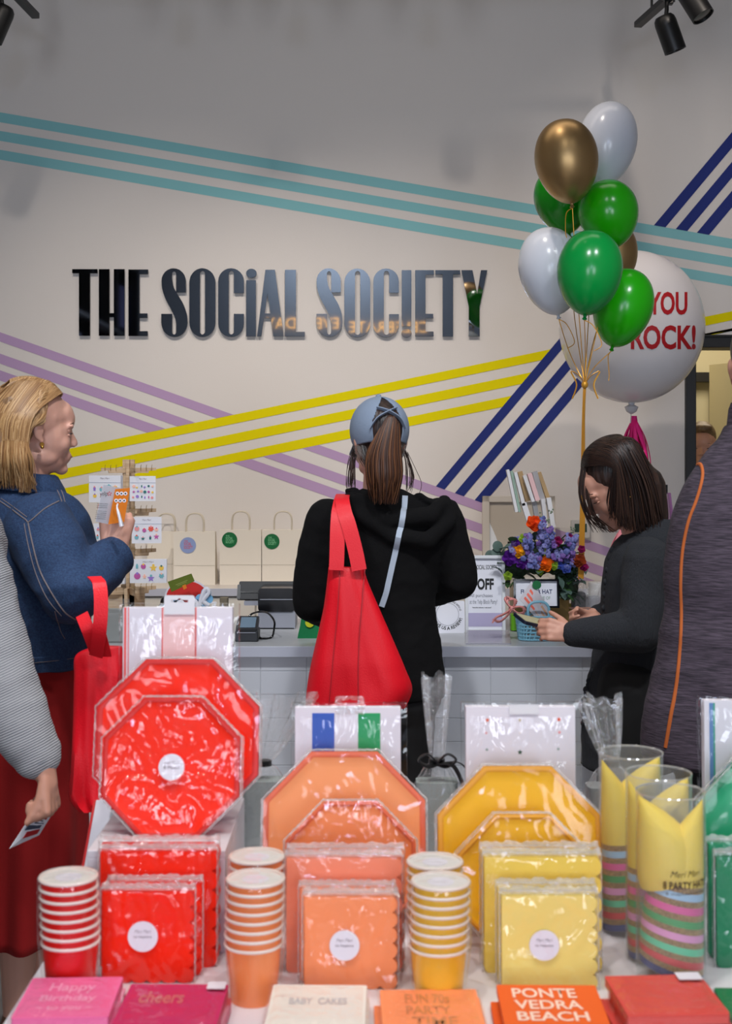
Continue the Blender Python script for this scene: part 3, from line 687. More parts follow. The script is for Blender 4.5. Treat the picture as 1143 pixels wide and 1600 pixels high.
# ---------------------------------------------------------------- woman in the cap, seen from behind at the counter
D = 3.95; s1 = D / F
pw = thing('person', 'woman in a grey cap and black hooded top standing at the counter, back turned', 'person', W(600, 0, D) * Vector((1, 1, 0)) if 0 else (W(600, 0, D).x, D, 0))
h1 = Hd(W(592, 691, D), (-.27, 1, 0), 8, 0, 1.0)
def sec(y, cx_, hw, dep, dd=0.0, d=D): p = W(cx_, y, d); return (p.x, p.y + dd, p.z, hw * d / F, dep)
b = MB(); head(b, h1, W(596, 772, D))
b.loft([sec(765, 597, 28, .05), sec(785, 598, 62, .07), sec(812, 598, 84, .085), sec(870, 598, 76, .09), sec(950, 600, 60, .085), sec(1010, 600, 72, .095), sec(1060, 600, 72, .1), sec(1100, 600, 56, .08)], 24)
zf = lambda z, px: Vector((W(px, 0, D).x, D, z))
for px in (568, 634): leg(b, zf(.86, px), zf(.47, px + (2 if px > 600 else -2)) + Vector((0, .02, 0)), zf(.09, px), zf(.04, px) + Vector((0, .16, 0)), (.088, .06, .04))
SL, EL, HL = W(512, 815, D), W(489, 940, D), W(528, 968, 4.36); SR, ER, HR = W(688, 812, D), W(716, 905, D), W(655, 936, 4.24)
b.chain([SL, EL, HL], [.05, .04, .028]); b.chain([SR, ER, HR], [.05, .04, .028])
hand(b, HL, (.35, 1, -.25), (0, 0, -1), (1, 0, 0)); hand(b, HR, (-.45, 1, -.1), (0, 0, -1), (-1, 0, 0))
fuse(b, 'body', m_skin2, pw, .0045, 3)
m_blk = mat('black_knit', (11, 10, 11), .95, bump=.15, bscale=220, spec=.2)
j = MB()
j.loft([sec(764, 596, 30, .055), sec(779, 597, 60, .078), sec(792, 597, 88, .09), sec(815, 598, 99, .105), sec(860, 599, 96, .112), sec(910, 600, 84, .108), sec(955, 601, 78, .108), sec(1000, 602, 85, .118), sec(1050, 602, 92, .128), sec(1088, 602, 93, .13)], 32)
j.chain([SL, SL.lerp(EL, .5) + Vector((-.012, 0, 0)), EL, EL.lerp(HL, .55), HL - Vector((0, .02, 0))], [.068, .063, .062, .052, .036], 18)
j.chain([SR, SR.lerp(ER, .5) + Vector((.004, 0, 0)), ER, ER.lerp(HR, .55), HR - Vector((0, .02, 0))], [.068, .062, .058, .047, .036], 18)
# hood lying on the back and gathered ruffles at the shoulders
yb = D - .105
j.chain([W(545, 778, yb + .05), W(565, 806, yb), W(610, 838, yb - .005), W(668, 846, yb), W(703, 812, yb + .03), W(694, 782, yb + .06)], [.016, .02, .023, .023, .02, .018], 12)
j.chain([W(560, 784, yb + .03), W(605, 812, yb), W(672, 806, yb + .01), W(690, 790, yb + .04)], [.024, .028, .027, .02], 12)
j.chain([W(646, 778, yb + .07), W(655, 774, yb + .06), W(668, 782, yb + .05), W(690, 787, yb + .05)], [.008, .011, .009, .01], 8)
j.chain([W(541, 768, yb + .09), W(552, 766, yb + .07), W(566, 772, yb + .06)], [.007, .009, .007], 8)
top1 = fuse(j, 'hooded_top', m_blk, pw, .0065, 3, post=wrinkle(.0035, 8, (1, 1, 1.6), .0015, 28))
g = MB()
for px, pk in ((570, 566), (632, 634)):
    g.chain([zf(.9, px + 0), zf(.47, px + (2 if px > 600 else -2)) + Vector((0, .02, 0)), zf(.11, px)], [.104, .068, .05], 20)
g.ell(W(602, 1085, D), (.172, .122, .14))
fuse(g, 'leggings', mat('black_leggings', (14, 13, 15), .7), pw, .008, 3, post=wrinkle(.002, 14))
for px in (568, 634): shoe('shoe', zf(.1, px), zf(.04, px) + Vector((0, .15, 0)), m_black, pw)
# cap: fitted crown with rear opening, crossed straps, button and bill
m_cap = mat('cap_cloth', (134, 148, 168), .85, bump=.08, bscale=200)
CC = h1.p(0, -.008, .037); 
def capdir(az, el, rr=1.0):   # az from the back (deg, + = picture right)
    b_ = -h1.f; v = (b_ * cos(R(az)) + h1.r * sin(R(az))) * cos(R(el)); 
    return CC + (v * Vector((1, 1, 1)) + h1.u * sin(R(el))).normalized() * 0.0 + ((b_ * cos(R(az)) * .107 + h1.r * sin(R(az)) * .0885) * cos(R(el)) + h1.u * sin(R(el)) * .1) * rr
g = MB(); NA, NE = 180, 44; grid = {}
els = [-29 + 119 * i / NE for i in range(NE + 1)]
for i, el in enumerate(els):
    for jx in range(NA):
        az = 360 * jx / NA; e2 = min(el, 88.5)
        low = -22 if abs((az + 180) % 360 - 180) > 30 else -22
        grid[i, jx] = len(g.v); g.v.append(capdir(az, e2, 1.0 + (.012 if i == 0 else 0)))
for i in range(NE):
    for jx in range(NA):
        k2 = (jx + 1) % NA; az = (360 * (jx + .5) / NA + 180) % 360 - 180; el = (els[i] + els[i + 1]) / 2
        # keyhole opening at the back
        if el < 68 and abs(az) < 5 + 27 * min(1, max(0, (68 - el) / 62)): continue
        g.f.append([grid[i, jx], grid[i, k2], grid[i + 1, k2], grid[i + 1, jx]]); g.mi.append(0)
co = g.build('cap', m_cap, pw); sd = co.modifiers.new('t', 'SOLIDIFY'); sd.thickness = .003
for sg in (-1, 1):
    g = MB(); g.tube(cat([capdir(sg * 36, -6, 1.0), capdir(sg * 22, 10, 1.02), capdir(0, 21, 1.04 + .006 * sg), capdir(-sg * 22, 30, 1.0)], 6), .011, 6, flat=.25); g.build('cap_strap', m_cap, co)
g = MB(); g.rev(capdir(0, 88, 1.02), [(.009, -.003), (.008, .003), (.002, .006)], 12, h1.u)
g.build('cap_button', m_cap, co)
g = MB(); rs = []
for q in range(13):
    a = -58 + 116 * q / 12; e = [h1.C + h1.u * -.002 + h1.f * (.078 * cos(R(a))) + h1.r * (.084 * sin(R(a))), h1.C + h1.u * (-.022) + h1.f * (.078 * cos(R(a)) + .07 * cos(R(a)) ** .6) + h1.r * (.084 * sin(R(a)))]
    rs.append([e[0], e[1], e[1] - h1.u * .004, e[0] - h1.u * .004])
g.rings(rs); g.build('cap_bill', m_cap, co)
# hair: nape volume, ponytail, loose strands
g = MB(); g.ell(h1.p(0, -.014, .036), (.083, .102, .095), h1.rot, 24, 16); g.ell(h1.p(0, -.05, -.04), (.06, .05, .035), h1.rot, 20, 12)
fuse(g, 'hair', m_dark, pw, .005, 2)
rnd = random.Random(3); cv = []
RT = capdir(2, -8, .98)
for k in range(380):
    a = rnd.uniform(0, 2 * pi); q = rnd.random() ** .5
    o0 = Vector((cos(a) * .016 * q, -.012, sin(a) * .02 * q))
    ex, ez = cos(a) * .052 * q, sin(a) * .03 * q
    mid = W(600 + cos(a) * 27 * q, 708 + rnd.uniform(-4, 4), D - .155 - .03 * sin(a) * q)
    m2 = W(600 + cos(a) * 29 * q, 745, D - .155 - .035 * sin(a) * q)
    e = W(600 + cos(a) * 20 * q + rnd.uniform(-4, 4), 783 + rnd.uniform(-22, 6), D - .14 - .025 * sin(a) * q)
    cv.append(cat([RT + o0 + Vector((0, .01, -.004)), RT + o0 * 1.5 + Vector((.002, -.024, .004)), mid, m2, e], 4))
strandmesh(cv, T_br, 'ponytail', pw, .0024)
cv = []
for k in range(46):
    sg = -1 if k < 32 else 1
    x0 = rnd.uniform(546, 556) if sg < 0 else rnd.uniform(632, 638); dx = rnd.uniform(-9, 2) if sg < 0 else rnd.uniform(0, 14)
    cv.append(cat([W(x0 + 4 * (1 if sg < 0 else -1), 700 + rnd.uniform(-4, 6), D + .02), W(x0 + dx * .5, 722, D + .01), W(x0 + dx, 750 + rnd.uniform(-6, 6), D), W(x0 + dx * .6, 762 + rnd.uniform(-16, 12), D - .02)], 4))
cv.append(cat([W(636, 706, D), W(650, 735, D), W(658, 755, D), W(655, 770, D), W(650, 776, D)], 5)); cv.append(cat([W(636, 706, D), W(642, 735, D), W(640, 760, D), W(630, 775, D)], 5))
for k in range(60):
    x = rnd.uniform(549, 635); cv.append(cat([W(x, 696, D - .07), W(x + (600 - x) * .15, 712, D - .085), W(x + (600 - x) * .35, 728 + rnd.uniform(-6, 6), D - .09)], 4))
strandmesh(cv, m_dark, 'loose_strands', pw, .0013)
# crossbody strap and red tote bag
m_tote = mat('red_nonwoven', (226, 6, 30), .5, bump=.12, bscale=260); m_strap = mat('pale_grey_webbing', (168, 178, 192), .8)
tr1 = bvh(top1)
def band(tree, pts, wpx, m, name, parent=None, off=.004, d=4.0, th=.0015, sm=5, mesh=None):
    g = MB(); P = [hit(tree, x, y, off) or W(x, y, d) for x, y in cat(pts, sm)]; N = len(P); rs = []
    for i in range(N):
        t = (P[min(i + 1, N - 1)] - P[max(i - 1, 0)]).normalized(); v = (P[i] - EYE).normalized(); sd_ = t.cross(v).normalized() * wpx * d / F / 2; nn = -v * th
        rs.append([P[i] - sd_, P[i] + sd_, P[i] + sd_ + nn, P[i] - sd_ + nn])
    g.rings(rs); return g.build(name, m, parent) if name else g
cb = band(tr1, [(632, 776), (630, 800), (622, 840), (612, 885), (603, 925), (596, 948)], 8.5, m_strap, 'crossbody_strap')
tag(cb, 'pale grey crossbody strap running down the back of the black hooded top', 'strap')
tt = thing('tote_bag', 'big red non-woven tote bag hanging from the shoulder of the woman in black', 'bag', W(560, 1090, 3.74))
dT = 3.735
def bagmesh(name, m, parent, outline, d, thick, fold=.008):
    """outline: list of (y, xl, xr) rows"""
    rows = cat(outline, 6); n = 14; rs = []
    for i, (y, xl, xr) in enumerate(rows):
        q = i / (len(rows) - 1); t2 = thick * (.25 + .75 * min(1, q * 1.6)) / 2; ring = []
        for k in range(n): u = k / (n - 1); x = xl + (xr - xl) * u; wv = fold * sin(u * 9 + q * 5) * q + .6 * fold * sin(u * 21 - q * 7) * q; ring.append(W(x, y, d) + Vector((0, -t2 * sin(pi * u) ** .35 + wv, 0)))
        for k in range(n): u = 1 - k / (n - 1); x = xl + (xr - xl) * u; wv = fold * sin(u * 8 + 1) * q; ring.append(W(x, y, d) + Vector((0, t2 * sin(pi * u) ** .35 + .004 + wv, 0)))
        rs.append(ring)
    g = MB(); g.rings(rs); return g.build(name, m, parent, auto=60)
bg = bagmesh('bag_body', m_tote, tt, [(886, 513, 569), (905, 511, 573), (950, 505, 592), (1000, 494, 614), (1045, 484, 633), (1078, 479, 644), (1108, 477, 632)], dT, .10)
tb = bvh(bg)
band(tb, [(569, 887), (566, 930), (562, 980), (559, 1040), (560, 1100)], 1.6, mat('red_seam', (170, 8, 26), .6), 'bag_seam', tt, .002, dT, .003)
band(tb, [(531, 887), (528, 950), (520, 1030), (514, 1100)], 1.2, mat('red_seam', (170, 8, 26), .6), 'bag_seam', tt, .002, dT, .003)
g = MB()
def strapg(g, pts, w_, d0, th=.0025):
    P = [W(x, y, dd) for x, y, dd in cat(pts, 6)]; N = len(P); rs = []
    for i in range(N):
        t = (P[min(i + 1, N - 1)] - P[max(i - 1, 0)]).normalized(); v = Vector((0, -1, 0)) if abs(t.y) < .7 else Vector((0, 0, 1)); sd_ = t.cross(v).normalized() * w_ / 2; nn = sd_.cross(t).normalized() * th
        rs.append([P[i] - sd_, P[i] + sd_, P[i] + sd_ + nn, P[i] - sd_ + nn])
    g.rings(rs)
strapg(g, [(525, 891, 3.705), (526, 870, 3.71), (527, 830, 3.725), (529, 800, 3.75), (533, 781, 3.80), (536, 775, 3.92)], .042, dT)
strapg(g, [(561, 891, 3.703), (556, 865, 3.708), (546, 825, 3.72), (538, 800, 3.742), (534, 780, 3.79), (536, 773, 3.92)], .042, dT)
g.build('bag_handles', m_tote, tt)

# ---------------------------------------------------------------- blonde woman in the denim jacket
D2 = 3.4
pw2 = thing('person', 'blonde woman in a blue denim jacket and red skirt holding up a flyer', 'person', (W(42, 0, D2).x, D2, 0))
h2 = Hd(W(56, 671, D2), (1, .55, 0), 3, 0, 1.0)
def sec2(y, cx_, hw, dep, dd=0.0): p = W(cx_, y, D2); return (p.x, p.y + dd, p.z, hw * D2 / F, dep)
b = MB(); head(b, h2, W(42, 772, D2))
b.loft([sec2(765, 44, 30, .05), sec2(790, 46, 55, .08), sec2(830, 46, 70, .1), sec2(920, 46, 68, .1), sec2(1000, 44, 66, .1), sec2(1060, 44, 76, .12), sec2(1120, 44, 76, .12)], 24)
S2, E2, H2 = W(62, 822, 3.24), W(112, 925, 3.12), W(183, 866, 3.27)
b.chain([S2, E2, H2], [.052, .042, .029]); b.chain([W(60, 822, 3.56), W(106, 915, 3.6), W(112, 905, 3.75)], [.05, .04, .03])
eH, eT = hand(b, H2 + Vector((-.008, -.005, .0)), (.12, .0, 1), (-.1, 1, .1), (-1, -.35, 0), (62, 80, 50), 1.12, 1, 10, 14)
hand(b, W(112, 905, 3.75), (.3, 1, .1), (0, 0, -1), (-1, 0, 0), (20, 25, 20))
zz = lambda z, px, y=D2: Vector((W(px, 0, D2).x, y, z))
for px, yy in ((36, 3.35), (50, 3.47)): leg(b, zz(.84, px, yy), zz(.46, px, yy), zz(.09, px, yy), zz(.04, px, yy) + Vector((.15, .04, 0)), (.07, .058, .036))
fuse(b, 'body', m_skin2, pw2, .0042, 7)
eyes(h2, pw2, mat('iris_brown', (50, 34, 26), .2), m_brown, m_skin2, .5)
g = MB(); g.ell(h2.p(0, .0925, -.066), (.014, .0065, .004), h2.rot, 12, 8); g.build('lips', m_lip, pw2)
g = MB(); g.rev(h2.p(.081, -.004, -.040), [(.0055, -.004), (.0055, .004)], 10, h2.r); g.ell(h2.p(.083, -.003, -.047), .0045); g.build('earring', mat('gold', (200, 150, 70), .25, metal=1), pw2)
# denim jacket
m_den = mat('denim', (34, 62, 98), .85, bump=.3, bscale=420, c2=(20, 42, 76), vscale=220, vstretch=(1, 1, 1))
m_thr = mat('orange_thread', (112, 102, 104), .8)
j = MB()
j.loft([sec2(752, 44, 34, .068), sec2(768, 46, 50, .085), sec2(782, 50, 66, .11), sec2(812, 54, 84, .13), sec2(860, 56, 92, .14), sec2(920, 52, 92, .142), sec2(980, 48, 90, .14), sec2(1018, 48, 90, .14), sec2(1037, 48, 90, .14)], 32)
j.chain([S2, S2.lerp(E2, .5) + Vector((.004, -.004, -.006)), E2, E2.lerp(H2, .5), H2 - (H2 - E2).normalized() * .03], [.085, .08, .072, .06, .05], 20)
j.chain([W(60, 822, 3.56), W(106, 915, 3.6), W(112, 905, 3.74)], [.078, .066, .046], 16)
jd = fuse(j, 'denim_jacket', m_den, pw2, .0065, 3, post=wrinkle(.008, 6.5, (1, 1, 1.4), .002, 24))
tj = bvh(jd)
g = MB(); dv_ = (H2 - E2).normalized(); g.rev(H2 - dv_ * .055, [(.052, 0), (.054, .004), (.053, .05), (.05, .054), (.046, .05), (.045, .0)], 26, dv_, caps=False); g.build('cuff', m_den, jd)
g = MB()
for z0, z1, rx, ry in ((1037, 1014, 92.5, .1445),):
    for q0, q1 in ((0, 1),):
        rs = []
        for yy, e in ((1038, -1.5), (1038, 1), (1028, 1.2), (1016, 1), (1014, -1)):
            p = sec2(yy, 48, rx + e, ry + e * .0016); rs.append([Vector((p[0] + cos(2 * pi * k / 44) * p[3], p[1] + sin(2 * pi * k / 44) * p[4], p[2])) for k in range(44)])
        g.rings(rs, capends=False)
wb = g.build('waistband', m_den, jd); twb = bvh(wb)
g = MB()
seam(g, tj, [(0, 783), (20, 797), (40, 812), (46, 815), (70, 795), (92, 783)], .0016); seam(g, tj, [(2, 779), (22, 793), (42, 808)], .0011); seam(g, tj, [(44, 817), (50, 845), (62, 890), (80, 925), (100, 955), (118, 968)], .0018)
seam(g, tj, [(38, 818), (44, 850), (56, 895), (74, 935), (96, 962)], .0011); seam(g, tj, [(78, 752), (90, 768), (96, 784)], .0013); seam(g, tj, [(83, 750), (96, 768), (101, 784)], .0013)
seam(g, tj, [(86, 955), (94, 985), (101, 998)], .0011); seam(g, twb, [(48, 1017), (80, 1012), (120, 1009)], .001); seam(g, twb, [(50, 1036), (90, 1032), (130, 1026)], .001)
seam(g, twb, [(52, 1018), (53, 1033)], .001); seam(g, twb, [(96, 1010), (97, 1028)], .001)
g.build('stitching', m_thr, jd)
p = hit(twb, 60, 1024, .001); n_ = (EYE - p).normalized()
g = MB(); g.rev(p, [(.0085, 0), (.0085, .003), (.006, .004), (.002, .003)], 18, n_); g.build('metal_button', mat('pewter', (170, 170, 170), .35, metal=1), jd)
# collar
g = MB(); cp_ = W(44, 757, D2)
g.rev(Vector((cp_.x, cp_.y, cp_.z)), [(.078, -.02), (.07, .012), (.066, .03), (.074, .026), (.094, -.004), (.1, -.016), (.095, -.018)], 30, (.08, .02, 1), caps=False); g.build('collar', m_den, jd)
# red skirt with folds
m_skirt = mat('red_skirt_cloth', (150, 8, 10), .9, bump=.08, bscale=200)
rs = []
for y, hw, dep in cat([(1015, 82, .13), (1060, 84, .135), (1150, 88, .15), (1300, 90, .17), (1450, 88, .19)], 7):
    p = W(44, y, D2); q = (y - 1015) / 435
    rs.append([Vector((p.x + cos(a) * hw * D2 / F * (1 + .07 * q * sin(a * 9 + 1)), p.y + sin(a) * dep * (1 + .1 * q * sin(a * 9 + 1)), p.z)) for a in [2 * pi * k / 96 for k in range(96)]])
g = MB(); g.rings(rs, capends=False); so = g.build('skirt', m_skirt, pw2); so.modifiers.new('t', 'SOLIDIFY').thickness = .004
for px, yy in ((36, 3.35), (50, 3.47)): shoe('shoe', zz(.1, px, yy), zz(.04, px, yy) + Vector((.15, .04, 0)), mat('tan_leather', (110, 74, 50), .5), pw2)
# blonde hair: underlayer then strands swept behind the ear
g = MB(); g.ell(h2.p(0, -.03, .035), (.077, .093, .086), h2.rot, 24, 16); g.ell(h2.p(0, -.075, -.02), (.078, .058, .1), h2.rot, 20, 14)
g.loft([tuple(h2.p(0, -.095, -.02)) + (.055, .07), tuple(h2.p(0, -.095, -.09)) + (.055, .075), tuple(h2.p(0, -.09, -.13)) + (.04, .06)], 20)
fuse(g, 'hair_underlayer', m_blond, pw2, .006, 3)
rnd = random.Random(11); cv = []
for k in range(900):
    sg = 1 if rnd.random() < .8 else -1
    t0 = rnd.random()                                     # along the parting: 0 front .. 1 crown
    al = R(34 + 84 * t0); back = max(0, min(1, t0 * 1.12 + rnd.uniform(-.08, .12)))
    EP = lambda x, a_, gr=1.0: h2.p(x * .088 * gr, -.022 + (1 - x * x) ** .5 * cos(a_) * .106 * gr, .037 + (1 - x * x) ** .5 * sin(a_) * .099 * gr)
    P0 = EP(sg * rnd.uniform(.0, .1) - .1, al, .93 + .07 * min(1, t0 * 3))
    sidex = .088 * cos(back * pi / 2 * .98) + .006
    P1 = EP(sg * .66 * (1 - .35 * t0), al + R(9 + 12 * t0), 1.02)
    PM = EP(sg * .36, al + R(4 + 4 * t0), 1.0)
    P2 = h2.p(sg * (sidex + .004), -.030 - .105 * back + .0, .035)
    P3 = h2.p(sg * (sidex * 1.02 + .006), -.045 - .095 * back, -.035)
    end = -.135 - .03 * rnd.random() + .012 * back
    P4 = h2.p(sg * (sidex * 1.0 + .008 + rnd.uniform(-.006, .012)), -.036 - .105 * back + rnd.uniform(-.008, .008), -.09)
    P5 = h2.p(sg * (sidex * .95 + rnd.uniform(-.01, .015)), -.02 - .1 * back + rnd.uniform(-.012, .012) - (.01 if back > .5 else 0), end)
    cv.append(cat([P0, PM, P1, P2, P3, P4, P5], 4))
for k in range(300):
    sg = 1 if k % 4 else -1; q = rnd.random(); x0_ = .04 + .8 * q; a0_ = R(33 + 20 * q + rnd.uniform(0, 12))
    P0 = EP(sg * x0_, a0_, .955); P1 = EP(sg * min(.95, x0_ + .25), a0_ + R(26), 1.0)
    P2 = h2.p(sg * .086, .0 - .03 * rnd.random(), .038 - .02 * q); P3 = h2.p(sg * (.09 + rnd.uniform(-.002, .003)), -.034 - .012 * rnd.random(), -.005)
    P4 = h2.p(sg * .092, -.04 - .02 * rnd.random(), -.06); P5 = h2.p(sg * (.09 + rnd.uniform(-.012, .006)), -.028 - .03 * rnd.random(), -.135 - .03 * rnd.random())
    cv.append(cat([P0, P1, P2, P3, P4, P5], 5))
strandmesh(cv, T_bl, 'hair', pw2, .0023)
# flyer in her hand
fl = thing('flyer', 'white and orange printed flyer folded in the blonde woman\'s raised hand', 'flyer', W(176, 818, 3.24))
m_paper = mat('white_paper', (226, 226, 234), .7); m_org = mat('orange_print', (232, 128, 24), .6); m_ink = mat('black_ink', (18, 18, 20), .6)
a0, a1, a2, a3 = W(149, 815, 3.2), W(174, 820, 3.25), W(189, 763, 3.25), W(161, 757, 3.2)
g = MB(); quad3(g, (a0, a1, a2, a3), 0, 0, 1, 1, 0, .0006); g.build('white_page', m_paper, fl, smooth=False)
c0, c1, c2, c3 = W(168, 819, 3.23), W(193, 815, 3.25), W(202, 762, 3.25), W(179, 764, 3.23)
g = MB(); quad3(g, (c0, c1, c2, c3), 0, 0, 1, 1, .004, .0048); g.build('orange_page', m_org, fl, smooth=False)
f3 = Fr(W(157, 777, 3.19) + Vector((0, -.012, 0)), (1, 0, .05), (0, 0, 1)); k3 = 3.19 / F
text('yelp', 'printed_word', f3, .5 * k3, 0, 12.5 * k3, 9 * k3, m_ink, fl, bold=.0); g = MB()
for a in range(5): g.prism(f3, [(15.5 * k3 + cos(R(a * 72 + 90 + q)) * r_ * k3, 5 * k3 + sin(R(a * 72 + 90 + q)) * r_ * k3) for q, r_ in ((-14, 1), (-18, 3.6), (18, 3.6), (14, 1))], .0005, .001)
g.m = 1
g.build('red_burst_mark', [m_red], fl, smooth=False); g = MB()
for i in range(9):
    if i not in (3,): g.prism(Fr(W(153 - i * .4, 787 + i * 2.9, 3.19) + Vector((0, -.011, 0)), (1, 0, -.05)), [(0, 0), (.026, 0), (.026, .0012), (0, .0012)], 0, .0004)
g.build('fine_print', mat('grey_ink', (90, 90, 96), .7), fl, smooth=False); g = MB()
for i in range(3):
    for j_ in range(2):
        o_ = Fr(W(184.5 + i * 6.2 - j_ * 2, 771 + j_ * 11, 3.215) + Vector((0, -.008, 0))); g.m = 0; g.prism(o_, circ(0, 0, .0046, 16), .0, .0008); g.m = 1; g.prism(o_, circ(0, 0, .0022, 8), .001, .0014)
g.build('round_icons', [m_paper, m_ink], fl, smooth=False)
g = MB(); g.tube(cat([W(190, 822, 3.17), W(186, 805, 3.17), W(183, 793, 3.18), W(184, 788, 3.19)], 4), [.011, .010, .009, .008, .0075, .007, .006, .005, .004, .0035, .003, .003, .003][:13], 8, flat=.5)
tag(g.build('folded_napkin', m_paper), 'small folded white slip pinched over the flyer by the blonde woman\'s fingers', 'paper')
# her red tote on the forearm
t2 = thing('tote_bag', 'red non-woven tote bag hanging from the denim-sleeved arm', 'bag', W(150, 1250, 3.1))
bagmesh('bag_body', m_tote, t2, [(1010, 147, 190), (1024, 118, 192), (1060, 115, 192), (1130, 113, 191), (1200, 110, 190), (1244, 108, 187), (1264, 124, 180)], 3.08, .09, .012)
g = MB(); strapg(g, [(128, 960, 3.0), (138, 985, 2.99), (150, 1018, 3.03)], .03, 3)
strapg(g, [(147, 902, 3.03), (156, 915, 2.99), (158, 950, 2.975), (155, 990, 2.98), (150, 1025, 3.02)], .032, 3); strapg(g, [(156, 985, 3.0), (163, 1010, 3.02), (166, 1025, 3.04)], .024, 3); g.build('bag_handles', m_tote, t2)

# ---------------------------------------------------------------- person in the grey sweatshirt, mostly out of frame on the left
D3 = 2.7
p3 = thing('person', 'person at the left edge in a ribbed grey sweatshirt, arm lowered, holding a card', 'person', (W(-130, 0, D3).x, D3 + .08, 0))
def sec3(y, cx_, hw, dep, dd=.12): p = W(cx_, y, D3); return (p.x, p.y + dd, p.z, hw * D3 / F, dep)
h3 = Hd(W(-140, 655, 2.82), (.5, .9, 0), 0)
A = [W(-62, 838, 2.76), W(-20, 985, 2.72), W(8, 1085, 2.66), W(66, 1200, 2.6)]
b = MB(); head(b, h3, W(-140, 765, 2.82)); b.loft([sec3(760, -140, 30, .05), sec3(800, -140, 100, .09), sec3(900, -140, 95, .1), sec3(1060, -140, 80, .1), sec3(1200, -140, 105, .12)], 24)
b.chain(A, [.05, .042, .04, .027]); b.chain([W(-235, 838, 2.82), W(-255, 1010, 2.8), W(-240, 1180, 2.7)], [.05, .042, .028])
hand(b, A[3] + Vector((.008, 0, -.006)), (.16, -.05, -1), (-1, .1, -.1), (-.1, -1, -.1), (72, 78, 50), .92, 1, 22, 16)
hand(b, W(-240, 1180, 2.7), (0, -.1, -1), (1, 0, 0), (0, -1, 0))
for px in (-180, -100): q = W(px, 0, 2.82); leg(b, (q.x, q.y, .85), (q.x, q.y, .47), (q.x, q.y, .09), (q.x + .02, q.y + .15, .04), (.09, .06, .04))
fuse(b, 'body', m_skin, p3, .0045, 3)
m_sw = bpy.data.materials.new('ribbed_grey_knit'); m_sw.use_nodes = True; nt = m_sw.node_tree; bs = nt.nodes['Principled BSDF']; bs.inputs['Roughness'].default_value = .9
tc = nt.nodes.new('ShaderNodeTexCoord'); mp = nt.nodes.new('ShaderNodeMapping'); mp.inputs['Rotation'].default_value = (0, R(24), 0)
wv = nt.nodes.new('ShaderNodeTexWave'); wv.bands_direction = 'Z'; wv.inputs['Scale'].default_value = 64; wv.inputs['Distortion'].default_value = 1.2; wv.inputs['Detail Scale'].default_value = .4
cr = nt.nodes.new('ShaderNodeValToRGB'); cr.color_ramp.elements[0].color = lin((124, 126, 132)); cr.color_ramp.elements[1].color = lin((166, 166, 170)); cr.color_ramp.elements[0].position = .1; cr.color_ramp.elements[1].position = .7
bp = nt.nodes.new('ShaderNodeBump'); bp.inputs['Strength'].default_value = .6; bp.inputs['Distance'].default_value = .004
nt.links.new(tc.outputs['Object'], mp.inputs[0]); nt.links.new(mp.outputs[0], wv.inputs['Vector']); nt.links.new(wv.outputs['Color'], cr.inputs[0]); nt.links.new(cr.outputs[0], bs.inputs['Base Color']); nt.links.new(wv.outputs['Color'], bp.inputs['Height']); nt.links.new(bp.outputs[0], bs.inputs['Normal'])
j = MB(); j.loft([sec3(752, -140, 36, .07), sec3(790, -140, 95, .11), sec3(850, -140, 118, .13), sec3(1000, -140, 112, .14), sec3(1150, -140, 118, .15)], 28)
j.chain([A[0], A[1], A[2] + Vector((.0, 0, 0)), A[2].lerp(A[3], .6), A[2].lerp(A[3], .84)], [.078, .072, .066, .056, .042], 20); j.chain([W(-235, 838, 2.82), W(-255, 1010, 2.8), W(-240, 1165, 2.7)], [.078, .07, .04], 18)
j.cap(W(76, 1166, 2.62), W(46, 1176, 2.62), .020, .03)
fuse(j, 'sweatshirt', m_sw, p3, .006, 3, post=wrinkle(.007, 6.5, (1, 1, 1.8), .002, 22))
g = MB(); dv_ = (A[3] - A[2]).normalized(); g.rev(A[3] - dv_ * .016, [(.036, -.02), (.039, -.016), (.036, .010), (.034, .016), (.029, .012)], 24, dv_, caps=False); g.build('cuff', mat('grey_rib', (128, 134, 144), .9, bump=.5, bscale=200, bstretch=(1, 1, .1)), p3)
g = MB()
for px in (-180, -100): q = W(px, 0, 2.82); g.chain([(q.x, q.y, .88), (q.x, q.y, .47), (q.x, q.y, .1)], [.11, .08, .06], 18)
q = W(-140, 0, 2.82); g.ell((q.x, q.y, .93), (.16, .12, .1)); fuse(g, 'jeans', mat('dark_jeans', (30, 34, 48), .85), p3, .009, 3)
for px in (-180, -100): q = W(px, 0, 2.82); shoe('shoe', (q.x, q.y, .1), (q.x + .02, q.y + .14, .04), m_black, p3)
g = MB(); g.ell(h3.p(0, -.025, .035), (.088, .105, .098), h3.rot, 24, 16); g.ell(h3.p(0, -.06, -.03), (.075, .06, .08), h3.rot); fuse(g, 'hair', m_brown, p3, .007, 2)
eyes(h3, p3, mat('iris_brown', (50, 34, 26), .2), m_brown)
cd = thing('card', 'small printed card in the lowered hand beside the red skirt', 'card', W(45, 1290, 2.56))
q0, q1, q2, q3 = W(70, 1243, 2.625), W(84, 1268, 2.645), W(61, 1305, 2.63), W(15, 1326, 2.56)
Q4 = (q3, q2, q1, q0)
g = MB(); quad3(g, Q4, 0, 0, 1, 1, -.0008, 0); g.build('card_stock', m_paper, cd, smooth=False)
g = MB(); quad3(g, Q4, .25, .15, .8, .3, 0, .003); quad3(g, Q4, .2, .62, .8, .76, 0, .003); g.m = 1; quad3(g, Q4, .1, .34, .75, .44, 0, .003); quad3(g, Q4, .35, .48, .8, .51, 0, .003); quad3(g, Q4, .35, .55, .7, .58, 0, .003)
g.build('card_print', [m_red, mat('slate_ink', (60, 70, 90), .6)], cd, smooth=False)

